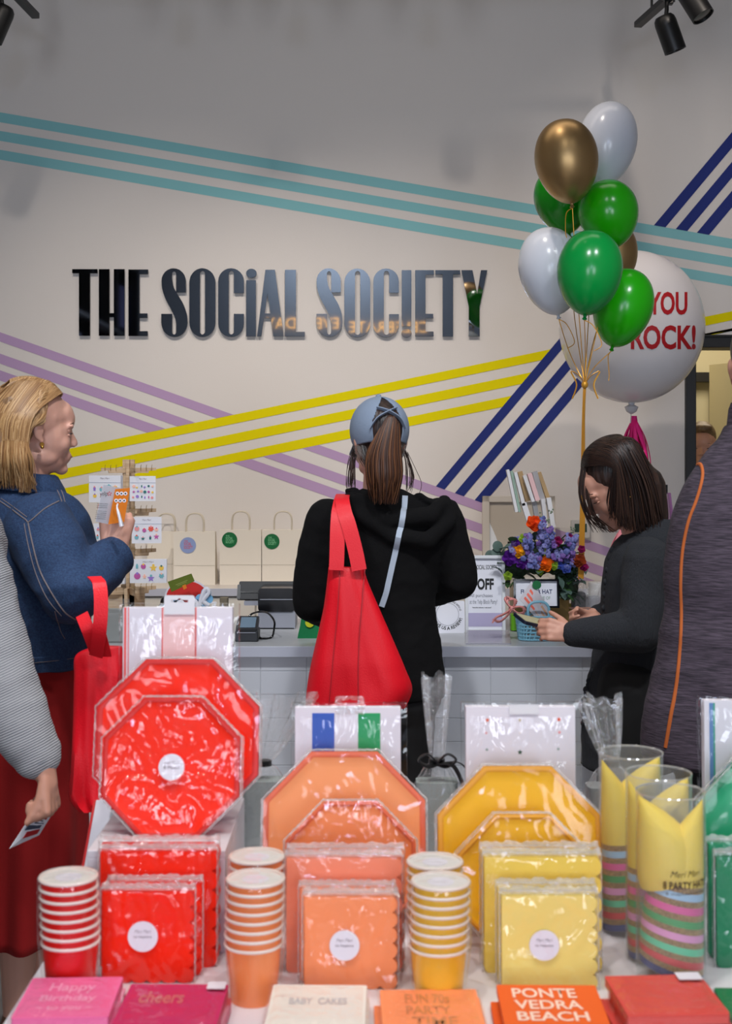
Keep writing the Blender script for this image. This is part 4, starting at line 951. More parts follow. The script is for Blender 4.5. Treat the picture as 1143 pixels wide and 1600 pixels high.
# ---------------------------------------------------------------- dark-haired woman looking at her phone
D4 = 3.95
p4 = thing('person', 'dark-haired woman in a charcoal cardigan bent over a phone at the counter', 'person', (W(1000, 0, D4).x, D4, 0))
h4 = Hd(W(961, 757, D4), (-1, .0, 0), 33, 0, 1.04)
def sec4(y, cx_, hw, dep): p = W(cx_, y, D4); return (p.x, p.y, p.z, hw * D4 / F, dep)
b = MB(); head(b, h4, W(1004, 838, D4))
b.loft([sec4(826, 1014, 24, .06), sec4(850, 1008, 42, .1), sec4(900, 1000, 50, .12), sec4(1000, 990, 52, .12), sec4(1080, 985, 60, .12), sec4(1150, 985, 62, .12)], 24)
S4, E4, H4 = W(1012, 878, 3.80), W(1000, 985, 3.74), W(893, 990, 3.80)
b.chain([S4, E4, H4], [.05, .042, .028]); b.chain([W(1006, 878, 4.1), W(985, 975, 4.12), W(930, 962, 3.99)], [.05, .04, .028])
hand(b, H4 + Vector((.006, 0, 0)), (-1, .05, .16), (.1, .9, .9), (0, .35, 1), (38, 44, 34), .90, 3, 25, 45)
hand(b, W(932, 966, 3.97), (-1, -.45, -.12), (.1, -.7, .3), (0, .4, 1), (38, 50, 35), .9, 2, 30, 18)
for px, yy in ((978, 3.87), (990, 4.03)): q = W(px, 0, D4); leg(b, (q.x, yy, .82), (q.x - .02, yy, .46), (q.x, yy, .09), (q.x - .15, yy, .04), (.085, .058, .038))
fuse(b, 'body', m_skin, p4, .0042, 6)
eyes(h4, p4, mat('iris_brown', (50, 34, 26), .2), m_dark, m_skin, 1.0)
for s_ in (-1, 1): MB().ell(h4.p(s_ * .082, -.004, -.042), .005).build('earring', mat('gold', (200, 150, 70), .25, metal=1), p4)
m_char = mat('charcoal_rib_knit', (40, 42, 47), .95, bump=.6, bscale=60, bstretch=(6, 6, .6))
j = MB(); j.loft([sec4(812, 1028, 24, .06), sec4(826, 1022, 38, .09), sec4(845, 1014, 50, .115), sec4(866, 1008, 57, .13), sec4(900, 1002, 60, .14), sec4(960, 998, 58, .145), sec4(1020, 992, 64, .15), sec4(1080, 985, 70, .15), sec4(1140, 982, 72, .15), sec4(1195, 982, 74, .15)], 28)
j.chain([S4, S4.lerp(E4, .5), E4, E4.lerp(H4, .55), H4 + Vector((.008, 0, 0))], [.072, .068, .064, .05, .037], 18)
j.chain([W(1006, 878, 4.1), W(985, 975, 4.12), W(936, 964, 4.0)], [.07, .062, .038], 16)
cj = fuse(j, 'cardigan', m_char, p4, .0062, 3, post=wrinkle(.004, 8, (1, 1, 1.4), .0012, 26))
g = MB(); P = [W(x, y, D4 - .02) for x, y in cat([(957, 860), (948, 900), (944, 950), (938, 1010), (926, 1050), (914, 1085), (912, 1130)], 5)]
for i, q in enumerate(P): g.ell(q + Vector((.004 * (i % 2), 0, 0)), (.011, .012, .011), None, 8, 6)
g.build('ruffled_placket', m_char, cj)
g = MB()
for px, yy in ((978, 3.87), (990, 4.03)): q = W(px, 0, D4); g.chain([(q.x, yy, .86), (q.x - .02, yy, .46), (q.x, yy, .1)], [.1, .075, .055], 18)
q = W(984, 0, D4); g.ell((q.x, D4, .85), (.13, .13, .12)); fuse(g, 'trousers', mat('black_trousers', (13, 13, 15), .85), p4, .008, 3, post=wrinkle(.003, 10))
for px, yy in ((978, 3.87), (990, 4.03)): q = W(px, 0, D4); shoe('shoe', (q.x, yy, .1), (q.x - .14, yy, .04), m_black, p4)
g = MB(); g.ell(h4.p(0, -.022, .037), (.083, .103, .095), h4.rot, 24, 16); g.ell(h4.p(0, -.075, -.01), (.07, .045, .08), h4.rot, 20, 12); g.cap(W(1006, 760, D4), W(1016, 808, D4), .065, .055)
fuse(g, 'hair_underlayer', m_dark, p4, .006, 3)
rnd = random.Random(5); cv = []
for k in range(1000):
    sg = 1 if rnd.random() < .3 else -1                     # near side is the woman's left (-r)
    t0 = rnd.random() ** .85
    short = t0 < .30 and rnd.random() < (.72 if sg < 0 else .4)
    al = R(36 + 90 * t0)
    EP = lambda x, a_, gr=1.0: h4.p(x * .089 * gr, -.022 + (1 - x * x) ** .5 * cos(a_) * .107 * gr, .037 + (1 - x * x) ** .5 * sin(a_) * .1 * gr)
    P0 = EP(sg * rnd.uniform(0, .12), al, .92 + .08 * min(1, t0 * 3)); P1 = EP(sg * .62 * (1 - .4 * t0 * rnd.random()), al + R(6), 1.02)
    lat = (.97 - .75 * max(0, t0 - .35) * rnd.random() ** .4); P2 = EP(sg * lat, al + R(12 + 20 * t0), 1.05)
    L = .075 + .052 * t0 + rnd.uniform(-.022, .02)
    zt_ = W(0, 800 + 22 * min(1, t0 * 1.3) - (20 * max(0, t0 - .7)) + rnd.uniform(-12, 8), D4).z
    P4 = Vector((P2.x + .075 * (t0 - .12) + rnd.uniform(-.01, .012), P2.y + rnd.uniform(-.008, .006), zt_ + .018))
    P3 = P2.lerp(P4, .5) + Vector((.012 * t0, -.004 * (sg < 0), .0)); P5 = P4 + Vector((-.008 + .02 * rnd.random(), 0, -.026))
    if short: P2 = EP(sg * .9, al + R(20), .99); P3 = EP(sg * .97, al + R(46), .98); cv.append(cat([P0, P1, P2, P3, P3 + Vector((.004, 0, -.05 - .02 * rnd.random()))], 5)); continue
    cv.append(cat([P0, P1, P2, P3, P4, P5], 4))
for k in range(30): x = rnd.uniform(906, 925); cv.append(cat([W(x, 730, D4 - .03), W(x - 4, 770, D4 - .04), W(x + 6, 805, D4 - .03), W(x + rnd.uniform(15, 45), 832, D4 - .02)], 5))
strandmesh(cv, T_dk, 'hair', p4, .0021)
ph = thing('smartphone', 'dark phone held flat in both hands by the woman in the cardigan', 'phone', W(845, 970, 3.84))
q0, q1 = W(819, 970, 3.80), W(866, 981, 3.86); fp = Fr(q0, q1 - q0, (0, .95, .16)); fp.y = (fp.y - fp.x * fp.y.dot(fp.x)).normalized(); fp.n = fp.x.cross(fp.y)
lp = (q1 - q0).length * 1.18
MB().prism(fp, rrect(0, -.005, lp, .062, .008), -.009, 0).build('case', mat('navy_case', (22, 30, 48), .4), ph); MB().prism(fp, rrect(.006, .001, lp - .006, .056, .005), 0, .0008).build('screen', mat('phone_screen', (150, 145, 110), .15, emit=.25), ph)

# ---------------------------------------------------------------- man in the heathered pullover, near right
D5 = 3.1
p5 = thing('person', 'man at the right edge in a heathered plum pullover with orange seams, back turned', 'person', (W(1195, 0, D5).x, D5, 0))
def sec5(y, cx_, hw, dep, dd=0): p = W(cx_, y, D5); return (p.x, p.y + dd, p.z, hw * D5 / F, dep)
h5 = Hd(W(1196, 575, D5), (.3, 1, 0), 0, 0, 1.05)
b = MB(); head(b, h5, W(1190, 690, D5)); b.loft([sec5(680, 1190, 35, .06), sec5(720, 1190, 75, .08), sec5(780, 1193, 120, .1), sec5(900, 1197, 135, .11), sec5(1040, 1198, 130, .11), sec5(1150, 1198, 140, .12)], 24)
A5 = [W(1325, 770, D5), W(1350, 960, D5), W(1330, 1040, 3.4)]; b.chain(A5, [.055, .045, .03]); b.chain([W(1115, 810, D5 + .02), W(1135, 960, 3.25), W(1150, 960, 3.45)], [.045, .04, .03])
hand(b, A5[2], (0, 1, 0), (0, 0, -1), (-1, 0, 0)); hand(b, W(1150, 960, 3.45), (.5, 1, 0), (0, 0, -1), (1, 0, 0))
for px in (1140, 1255): q = W(px, 0, D5); leg(b, (q.x, q.y, .9), (q.x, q.y, .5), (q.x, q.y, .09), (q.x, q.y + .17, .04), (.095, .065, .045))
fuse(b, 'body', m_skin, p5, .0055, 3)
m_hth = mat('heather_plum_knit', (74, 63, 76), .9, c2=(32, 26, 36), vscale=30, vstretch=(.9, .9, 16), bump=.2, bscale=50, bstretch=(1, 1, 10))
j = MB(); j.loft([sec5(664, 1180, 46, .075), sec5(684, 1180, 56, .085), sec5(704, 1184, 76, .1), sec5(730, 1190, 102, .12), sec5(770, 1193, 128, .14), sec5(830, 1196, 148, .155), sec5(900, 1200, 162, .165), sec5(960, 1201, 164, .165), sec5(1040, 1201, 176, .17), sec5(1100, 1202, 192, .175), sec5(1160, 1203, 200, .18), sec5(1186, 1203, 199, .18)], 36)
j.chain([A5[0], A5[1], A5[2]], [.085, .075, .045]); j.chain([W(1108, 800, D5 + .03), W(1132, 950, 3.28), W(1150, 960, 3.42)], [.06, .06, .045])
pj = fuse(j, 'pullover', m_hth, p5, .0068, 3, post=wrinkle(.005, 6, (1, 1, 1.2), .0012, 24))
tp = bvh(pj); g = MB(); m_os = mat('orange_flatlock', (168, 84, 28), .8)
seam(g, tp, [(1084, 727), (1094, 726), (1097, 745), (1088, 780), (1075, 815), (1066, 860), (1063, 910), (1064, 960), (1062, 1010), (1056, 1070), (1047, 1120), (1039, 1168)], .0052, -.002, 8, 6)
g.build('orange_seam', m_os, pj)
g = MB(); pc_ = W(1180, 655, D5); g.rev(pc_, [(.066, -.03), (.064, .02), (.06, .034), (.055, .03), (.056, -.02)], 28, (.1, .1, 1), caps=False); g.build('stand_collar', m_hth, pj)
g = MB()
for px in (1140, 1255): q = W(px, 0, D5); g.chain([(q.x, q.y, .93), (q.x, q.y, .5), (q.x, q.y, .1)], [.14, .1, .075], 18)
q = W(1198, 0, D5); g.ell((q.x, D5, .86), (.26, .16, .14)); fuse(g, 'trousers', mat('black_trousers', (13, 13, 15), .85), p5, .009, 3, post=wrinkle(.003, 10))
for px in (1140, 1255): q = W(px, 0, D5); shoe('shoe', (q.x, q.y, .1), (q.x, q.y + .16, .04), m_black, p5)
g = MB(); g.ell(h5.p(0, -.02, .04), (.082, .1, .09), h5.rot, 24, 16); g.ell(h5.p(0, -.06, -.01), (.072, .045, .05), h5.rot); fuse(g, 'hair', m_dark, p5, .006, 2)

# ---------------------------------------------------------------- face in the doorway
D6 = 7.4
p6 = thing('person', 'person half hidden behind the door frame, only brow and short light hair showing', 'person', (W(1097, 0, D6).x, D6, 0))
h6 = Hd(W(1096, 697, D6), (-.25, -1, 0), 6, 0, 1.05)
b = MB(); head(b, h6, W(1098, 745, D6 + .02)); q = W(1099, 0, D6); x6 = q.x
b.loft([(x6, D6, 1.42, .06, .06), (x6, D6, 1.36, .16, .1), (x6, D6, 1.2, .17, .1), (x6, D6, .95, .15, .1), (x6, D6, .85, .16, .11)], 20)
for s_ in (-1, 1): b.chain([(x6 + s_ * .19, D6, 1.34), (x6 + s_ * .22, D6, 1.08), (x6 + s_ * .2, D6 - .1, .88)], [.045, .038, .026]); hand(b, (x6 + s_ * .2, D6 - .1, .88), (0, -.2, -1), (-s_, 0, 0), (0, -1, 0)); leg(b, (x6 + s_ * .09, D6, .85), (x6 + s_ * .09, D6, .47), (x6 + s_ * .09, D6, .09), (x6 + s_ * .09, D6 - .15, .04))
fuse(b, 'body', m_skin2, p6, .006, 2)
eyes(h6, p6, mat('iris_brown', (50, 34, 26), .2), m_brown, m_skin2, .2)
g = MB(); g.ell(h6.p(0, -.02, .05), (.08, .098, .088), h6.rot, 24, 16); g.ell(h6.p(0, .045, .1), (.062, .045, .028), h6.rot); fuse(g, 'hair', mat('light_hair', (128, 104, 74), .5, c2=(92, 70, 48), vscale=60), p6, .006, 2)
g = MB(); g.loft([(x6, D6, 1.43, .065, .07), (x6, D6, 1.37, .17, .11), (x6, D6, 1.2, .19, .12), (x6, D6, .9, .18, .12)], 24)
for s_ in (-1, 1): g.chain([(x6 + s_ * .19, D6, 1.34), (x6 + s_ * .22, D6, 1.08), (x6 + s_ * .2, D6 - .09, .92)], [.06, .055, .04])
fuse(g, 'shirt', mat('dark_shirt', (36, 38, 46), .85), p6, .009, 2)
g = MB()
for s_ in (-1, 1): g.chain([(x6 + s_ * .09, D6, .88), (x6 + s_ * .09, D6, .47), (x6 + s_ * .09, D6, .1)], [.11, .08, .06], 16)
fuse(g, 'trousers', mat('black_trousers', (13, 13, 15), .85), p6, .01, 2)
for s_ in (-1, 1): shoe('shoe', (x6 + s_ * .09, D6, .1), (x6 + s_ * .09, D6 - .14, .04), m_black, p6)
# ================================================================ FOREGROUND DISPLAY TABLE
TZ = .78
m_white = mat('white_laminate', (224, 222, 230), .35); m_film = film('cellophane', gloss=.036, bump=.45, scale=23, rough=.05, ior=1.3, stretch=(1, 1, .6)); m_films = film('taut_cellophane', gloss=.018, bump=.12, scale=10, rough=.08, ior=1.3); m_filmb = film('crinkled_cellophane', gloss=.09, bump=.8, scale=40, rough=.08, haze=.06, ior=1.35)
m_clear = film('clear_plastic', (.98, .99, .99), gloss=.0, bump=0, rough=.05, haze=.075, ior=1.3)
tb_ = thing('display_table', 'white display table carrying the party tableware in the foreground', 'table', (.3, 2.2, 0))
x0 = -.482; x1 = 1.15; y0, y1 = 1.55, 2.75
g = MB(); g.bx(x0, x1, y0, y1, TZ - .035, TZ); g.build('tabletop', m_white, tb_, smooth=False, bevel=.003)
for xx_, yy_ in ((x0 + .05, y0 + .05), (x1 - .05, y0 + .05), (x0 + .05, y1 - .05), (x1 - .05, y1 - .05)):
    MB().bx(xx_ - .025, xx_ + .025, yy_ - .025, yy_ + .025, 0, TZ - .035).build('leg', m_white, tb_, smooth=False, bevel=.003)
g = MB(); g.bx(x0 + .07, x1 - .07, y1 - .06, y1 - .035, TZ - .12, TZ - .035); g.bx(x0 + .07, x1 - .07, y0 + .035, y0 + .06, TZ - .12, TZ - .035); g.build('apron', m_white, tb_, smooth=False)
# riser under the red plates
RZ = .935; rx0, rx1 = W(136, 0, 1.99).x, W(352, 0, 1.99).x
rz_ = thing('riser', 'white box riser lifting the red plates above the table', 'riser', ((rx0 + rx1) / 2, 2.14, TZ))
g = MB(); g.bx(rx0, rx1, 1.99, 2.30, RZ - .012, RZ); g.build('top_board', m_white, rz_, smooth=False, bevel=.0015)
g = MB(); g.bx(rx0, rx0 + .012, 1.992, 2.30, TZ, RZ - .012); g.bx(rx1 - .012, rx1, 1.992, 2.30, TZ, RZ - .012); g.bx(rx0, rx1, 1.99, 2.002, TZ, RZ - .012); g.build('side_boards', m_white, rz_, smooth=False, bevel=.001)
bd = thing('display_board', 'leaning white board with a red edge at the left end of the table', 'board', W(135, 1352, 2.34))
g = MB(); A_b, B_b = W(128, 1372, 2.32), W(150, 1250, 2.38); A_b.z = max(A_b.z, TZ)
u_ = (B_b - A_b); fb = Fr(A_b, (1, .25, 0), u_); fb.y = u_.normalized(); fb.n = fb.x.cross(fb.y).normalized()
g.prism(fb, [(0, 0), (.03, 0), (.03, u_.length), (0, u_.length)], -.09, 0); g.build('panel', m_white, bd, smooth=False, bevel=.001)
g = MB(); g.prism(fb, [(-.004, 0), (0, 0), (0, u_.length), (-.004, u_.length)], -.09, .001); g.build('red_edge', mat('red_card', (214, 30, 30), .5), bd, smooth=False)

m_fedge = film('film_edge', gloss=.16, bump=.8, scale=120, rough=.15, haze=.22)
def lean(px, d, z, tilt, cx_off=0.0):
    fr = Fr((W(px, 0, d).x, d, z), (1, 0, 0), (0, sin(R(tilt)), cos(R(tilt)))); return fr
m_stk = mat('sticker_white', (226, 222, 232), .5); m_stxt = mat('sticker_ink', (150, 140, 150), .6)
def sticker(fr, u, v, r, w, parent, lines=('Meri Meri', '16 Napkins')):
    parent = MB().prism(fr, circ(u, v, r, 32), w, w + .0006).build('round_label', m_stk, parent, smooth=False)
    text(lines[0], 'printed_word', fr, u - r * .55, v + r * .22, u + r * .55, v + r * .46, m_stxt, parent, w + .0009, shear=.3)
    text(lines[1], 'printed_word', fr, u - r * .6, v - r * .14, u + r * .6, v + r * .08, m_stxt, parent, w + .0009, bold=.02)
def octr(a, ap):   # radius of an octagon of apothem ap at angle a
    s_ = (a % (pi / 4)); return ap / cos(s_ - pi / 8) if 0 else ap / cos(((a + pi / 8) % (pi / 4)) - pi / 8)
def octo(fr, ap, v0, w): return [fr.p(octr(2 * pi * k / 64, ap) * cos(2 * pi * k / 64), v0 + octr(2 * pi * k / 64, ap) * sin(2 * pi * k / 64), w) for k in range(64)]
def plates(label, px, wpx, d, z, tilt, m, mrim, n=8, seed=0, st=None, amp=.003, grp=None, lip=.012):
    fr = lean(px, d, z, tilt); ap = wpx * d / F / 2
    t = thing('plate_pack', label, 'plates', fr.o, group=grp)
    for i in range(n):
        w = -i * .0036; g = MB(); k = 1.0
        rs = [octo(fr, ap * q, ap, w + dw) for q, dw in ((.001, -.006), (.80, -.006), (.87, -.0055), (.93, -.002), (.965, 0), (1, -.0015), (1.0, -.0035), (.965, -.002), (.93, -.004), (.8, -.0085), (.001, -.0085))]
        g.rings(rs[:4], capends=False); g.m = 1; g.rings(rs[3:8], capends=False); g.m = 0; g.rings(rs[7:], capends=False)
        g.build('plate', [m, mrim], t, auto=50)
    # shrink film
    g = MB(); rs = []; apf = ap + .003
    for q in [j_ / 22 for j_ in range(1, 23)]:
        ring = []
        for k in range(96):
            a = 2 * pi * k / 96; r_ = octr(a, apf) * q; u, v = r_ * cos(a), ap + r_ * sin(a)
            nz = max(0, 1 - 5 * abs(noise.noise(Vector((u * 17 + seed, v * 17 + u * 9, seed))))) * amp * .9 + abs(noise.noise(Vector((u * 50, v * 50, seed + 4)))) * amp * .6
            ed = min(1, (1 - q) / .06)
            ring.append(fr.p(u, v, .0035 + abs(nz) * ed))
        rs.append(ring)
    rs.append(octo(fr, apf, ap, -n * .0036 - .008) if 0 else [fr.p(octr(2 * pi * k / 96, apf) * cos(2 * pi * k / 96), ap + octr(2 * pi * k / 96, apf) * sin(2 * pi * k / 96), -n * .0036 - .009) for k in range(96)])
    g.rings(rs, capends=False); g.m = 1; n_ = 192
    for w_e in (.0, -n * .0036 - .004):
        g.rings([[fr.p(octr(2 * pi * k / n_, apf + e_ + .0006 * sin(k * 2.1)) * cos(2 * pi * k / n_), ap + octr(2 * pi * k / n_, apf + e_ + .0006 * sin(k * 2.1)) * sin(2 * pi * k / n_), w_e + wz) for k in range(n_)] for e_, wz in ((-.001, .001), (.0012, .0006), (.0012, -.0012), (-.001, -.001))], capends=False)
    g.build('film_wrapper', [m_film if amp > .0035 else m_films, m_fedge], t, auto=60)
    if st: sticker(fr, st[0] * d / F, ap + st[1] * d / F, 20.5 * d / F, .006, t, ('Meri Meri', '8 Plates'))
    return t
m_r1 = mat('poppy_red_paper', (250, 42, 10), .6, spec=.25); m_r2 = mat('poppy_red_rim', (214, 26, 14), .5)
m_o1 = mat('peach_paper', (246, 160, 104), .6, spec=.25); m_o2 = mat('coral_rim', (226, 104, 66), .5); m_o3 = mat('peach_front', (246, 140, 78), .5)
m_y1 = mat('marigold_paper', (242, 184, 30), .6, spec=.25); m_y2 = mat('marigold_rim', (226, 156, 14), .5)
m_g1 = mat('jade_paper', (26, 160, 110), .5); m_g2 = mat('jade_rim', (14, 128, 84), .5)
GP = 'shrink-wrapped octagonal plates'
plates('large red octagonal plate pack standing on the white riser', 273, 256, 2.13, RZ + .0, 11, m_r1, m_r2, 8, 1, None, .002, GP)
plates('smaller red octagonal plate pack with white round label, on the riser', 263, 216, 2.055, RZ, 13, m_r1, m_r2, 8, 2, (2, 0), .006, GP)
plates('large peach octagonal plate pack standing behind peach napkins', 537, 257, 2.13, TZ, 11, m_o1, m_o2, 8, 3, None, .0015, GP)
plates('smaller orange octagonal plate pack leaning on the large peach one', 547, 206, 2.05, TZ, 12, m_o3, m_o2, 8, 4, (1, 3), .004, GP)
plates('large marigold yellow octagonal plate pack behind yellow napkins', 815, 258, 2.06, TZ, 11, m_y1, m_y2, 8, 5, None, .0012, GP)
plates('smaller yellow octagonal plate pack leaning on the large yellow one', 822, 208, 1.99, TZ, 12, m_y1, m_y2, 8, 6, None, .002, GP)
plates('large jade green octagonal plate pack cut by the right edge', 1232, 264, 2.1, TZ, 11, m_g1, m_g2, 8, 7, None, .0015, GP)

def scallop(w_, h_, n=6, right=True, bottom=True):
    pts = [(-w_ / 2, h_), (-w_ / 2, 0 if not bottom else .006)]
    if bottom:
        for i in range(n):
            xa = -w_ / 2 + i * w_ / n; r_ = w_ / n / 2
            pts += [(xa + r_ - r_ * cos(R(a)), .006 - .55 * r_ * sin(R(a))) for a in (20, 50, 80, 110, 140, 165)]
        pts = [(a, max(b_, 0)) for a, b_ in pts]
    pts.append((w_ / 2 - .004, 0.004))
    if right:
        for i in range(n):
            ya = i * h_ / n; r_ = h_ / n / 2; pts += [(w_ / 2 - .006 + .85 * r_ * sin(R(a)), ya + r_ - r_ * cos(R(a))) for a in (15, 40, 65, 90, 115, 140, 165)]
    pts.append((w_ / 2 - .004, h_)); return pts
def napkins(label, px, wpx, d, tilt, m, seed, st=None, th=.016, layers=5, grp='scalloped paper napkin packs', yaw=0.0, z=TZ, amp=.0028):
    fr = lean(px, d, z, tilt); fr.x = Matrix.Rotation(R(yaw), 3, 'Z') @ fr.x; fr.n = fr.x.cross(fr.y).normalized(); w_ = wpx * d / F
    t = thing('napkin_pack', label, 'napkins', fr.o, group=grp); P = scallop(w_, w_)
    g = MB()
    for i in range(layers):
        a = -th * i / layers; g.prism(fr, [(u * (1 - .004 * (i % 2)), v) for u, v in P], a - th / layers * .82, a)
    g.build('folded_napkins', m, t, smooth=False)
    NX = 44; fs = {}; g = MB(); vs = []
    for i in range(NX + 1):
        for j_ in range(NX + 1):
            u = -w_ / 2 - .003 + (w_ + .008) * i / NX; v = (w_ + .008) * j_ / NX; ed = min(i, j_ + 2, NX - i, NX - j_, 3) / 3
            q = max(0, 1 - 4 * abs(noise.noise(Vector((u * 20 + v * 12 + seed, v * 14 - u * 12, seed * 1.7))))) * .8; q2 = noise.noise(Vector((u * 75 + v * 50, v * 70, seed)))
            vs.append(fr.p(u, v, .0012 + (abs(q) * amp * 1.5 + abs(q2) * amp * .5) * ed - (1 - ed) * .002))
    g.add(vs, [(i * (NX + 1) + j_, (i + 1) * (NX + 1) + j_, (i + 1) * (NX + 1) + j_ + 1, i * (NX + 1) + j_ + 1) for i in range(NX) for j_ in range(NX)])
    O = [(-w_ / 2 - .003, 0), (w_ / 2 + .005, 0), (w_ / 2 + .005, w_ + .008), (-w_ / 2 - .003, w_ + .008)]
    g.rings([[fr.p(u, v, -.001) for u, v in O], [fr.p(u, v, -th - .001) for u, v in O]], capends=False)
    # crimped seal along the top and edges
    g.m = 1
    for A_, B_ in (((-w_ / 2 - .003, .002), (-w_ / 2 - .003, w_ + .006)), ((-w_ / 2 - .003, w_ + .007), (w_ / 2 + .004, w_ + .007)), ((w_ / 2 + .005, w_ + .006), (w_ / 2 + .005, .002))):
        g.tube([fr.p(A_[0] + (B_[0] - A_[0]) * q / 30 + .0006 * sin(q * 2.3), A_[1] + (B_[1] - A_[1]) * q / 30 + .0006 * sin(q * 3.1), 0) for q in range(31)], .0011, 5)
    zz_ = []
    for i in range(41):
        u = -w_ / 2 - .003 + (w_ + .008) * i / 40; hh = w_ + .008 + .004 * noise.noise(Vector((u * 60, seed, 0))); zz_.append([fr.p(u, w_ + .002, -th * .1), fr.p(u, hh + .004, -th * .35 + .004 * sin(i * 1.9)), fr.p(u, w_ + .002, -th * .9)])
    g.rings(zz_, close=False, capends=False)
    g.build('film_wrapper', [m_film, m_fedge], t, auto=70)
    if st: sticker(fr, st[0] * d / F, w_ / 2 + st[1] * d / F, 23.5 * d / F, .0035, t)
    return t
m_nr = mat('red_napkin', (250, 38, 8), .8, spec=.2); m_no = mat('peach_napkin', (250, 148, 98), .75, spec=.25); m_nl = mat('coral_napkin', (250, 144, 112), .75, spec=.25); m_ny = mat('pale_yellow_napkin', (240, 216, 122), .75, spec=.25); m_nY = mat('yellow_napkin', (240, 206, 92), .75, spec=.25)
napkins('large red scalloped napkin pack at the back, against the riser', 246, 180, 1.958, 3, m_nr, 31)
napkins('large red scalloped napkin pack in front of its twin, behind the labelled one', 244, 178, 1.932, 3, m_nr, 32)
napkins('small red scalloped napkin pack without a label, sandwiched in the red row', 240, 142, 1.900, 3, m_nr, 33)
napkins('small red scalloped napkin pack with white round label at the front', 229, 140, 1.874, 3, m_nr, 34, (-6, 3))
napkins('large coral scalloped napkin pack rearmost in the orange row', 538, 176, 1.938, 3, m_nl, 41)
napkins('large coral scalloped napkin pack second from the back in the orange row', 535, 176, 1.912, 3, m_nl, 42)
napkins('small peach scalloped napkin pack just behind the labelled peach one', 541, 144, 1.876, 3, m_no, 43)
napkins('small peach scalloped napkin pack with white round label', 546, 142, 1.852, 3, m_no, 44, (-8, -2))
napkins('large yellow scalloped napkin pack rearmost in the yellow row', 842, 178, 1.938, 3, m_nY, 51)
napkins('large yellow scalloped napkin pack second from the back in the yellow row', 846, 178, 1.912, 3, m_nY, 52)
napkins('small pale yellow scalloped napkin pack just behind the labelled yellow one', 852, 148, 1.872, 3, m_ny, 53)
napkins('small pale yellow scalloped napkin pack with white round label', 857, 146, 1.848, 3, m_ny, 54, (-7, -2))
napkins('tall green wrapped napkin pack by the right edge', 1196, 176, 1.97, 2, m_g1, 61); napkins('green wrapped napkin pack standing before the other green one', 1206, 172, 1.93, 2, m_g2, 62)

# stacks of paper cups
m_rimw = mat('cup_rim', (232, 218, 210), .5); m_cupin = mat('cup_inside', (222, 218, 214), .6)
def cups(label, px, d, m, n=8, seed=0):
    c = W(px, 0, d); c.z = TZ; r = .0395; t = thing('cup_stack', label, 'cups', c, group='wrapped stacks of party cups')
    ln = .0016 * (seed - 2)
    for i in range(n):
        z0 = i * .0127; o_ = c + Vector((ln * i / 4, 0, z0))
        g = MB(); g.rev(o_, [(.0305, .0), (.0315, 0), (r - .0012, .078), (r - .0022, .078), (.0295, .004), (.001, .004)], 40, caps=False)
        g.m = 1; g.rev(o_, [(r - .0025, .0765), (r - .001, .0755), (r + .0012, .0765), (r + .0018, .0785), (r + .0004, .0805), (r - .002, .080), (r - .0025, .0765)], 40, caps=False)
        g.build('cup', [m, m_rimw] , t)
    top = c + Vector((ln * (n - 1) / 4, 0, (n - 1) * .0127 + .0806))
    g = MB(); g.rev(top, [(.0375, -.003), (.001, -.0032)], 36, caps=False); g.build('cup_lining', m_cupin, t)
    g = MB(); rs = []
    for q in [k / 8 for k in range(9)]: rs.append([top + Vector((cos(a) * r * max(q, .02), sin(a) * r * max(q, .02), .001 + .0022 * abs(noise.noise(Vector((cos(a) * q * 3 + seed, sin(a) * q * 3, seed)))) * (1 - q))) for a in [2 * pi * k / 48 for k in range(48)]])
    rs.append([top + Vector((cos(2 * pi * k / 48) * (r + .0028), sin(2 * pi * k / 48) * (r + .0028), -.002)) for k in range(48)])
    for q in range(1, 8): rs.append([top + Vector((cos(2 * pi * k / 48) * (r + .003 + .0006 * noise.noise(Vector((k, q, seed)))), sin(2 * pi * k / 48) * (r + .003), -.012 * q)) for k in range(48)])
    rs.append([c + Vector((cos(2 * pi * k / 48) * .036, sin(2 * pi * k / 48) * .036, .002)) for k in range(48)])
    g.rings(rs, capends=False); g.build('film_wrapper', m_film, t, auto=60)
    MB().rev(top + Vector((0, 0, -.003)), [(.0185, 0), (.0185, .0004), (.001, .0004)], 28).build('round_label', m_stk, t)
    return t
cups('stack of red paper cups with white rims at the left end', 110, 1.828, mat('red_cup', (226, 16, 12), .35), seed=1)
cups('rear stack of orange paper cups beside the peach plates', 401, 1.921, mat('orange_cup', (246, 138, 76), .35), seed=2)
cups('front stack of orange paper cups between red and peach napkins', 396, 1.820, mat('orange_cup', (246, 138, 76), .35), seed=3)
cups('rear stack of yellow paper cups behind the front yellow stack', 679, 1.897, mat('yellow_cup', (238, 186, 50), .35), seed=2)
cups('front stack of yellow paper cups beside the peach napkins', 685, 1.808, mat('yellow_cup', (238, 186, 50), .35), seed=3)

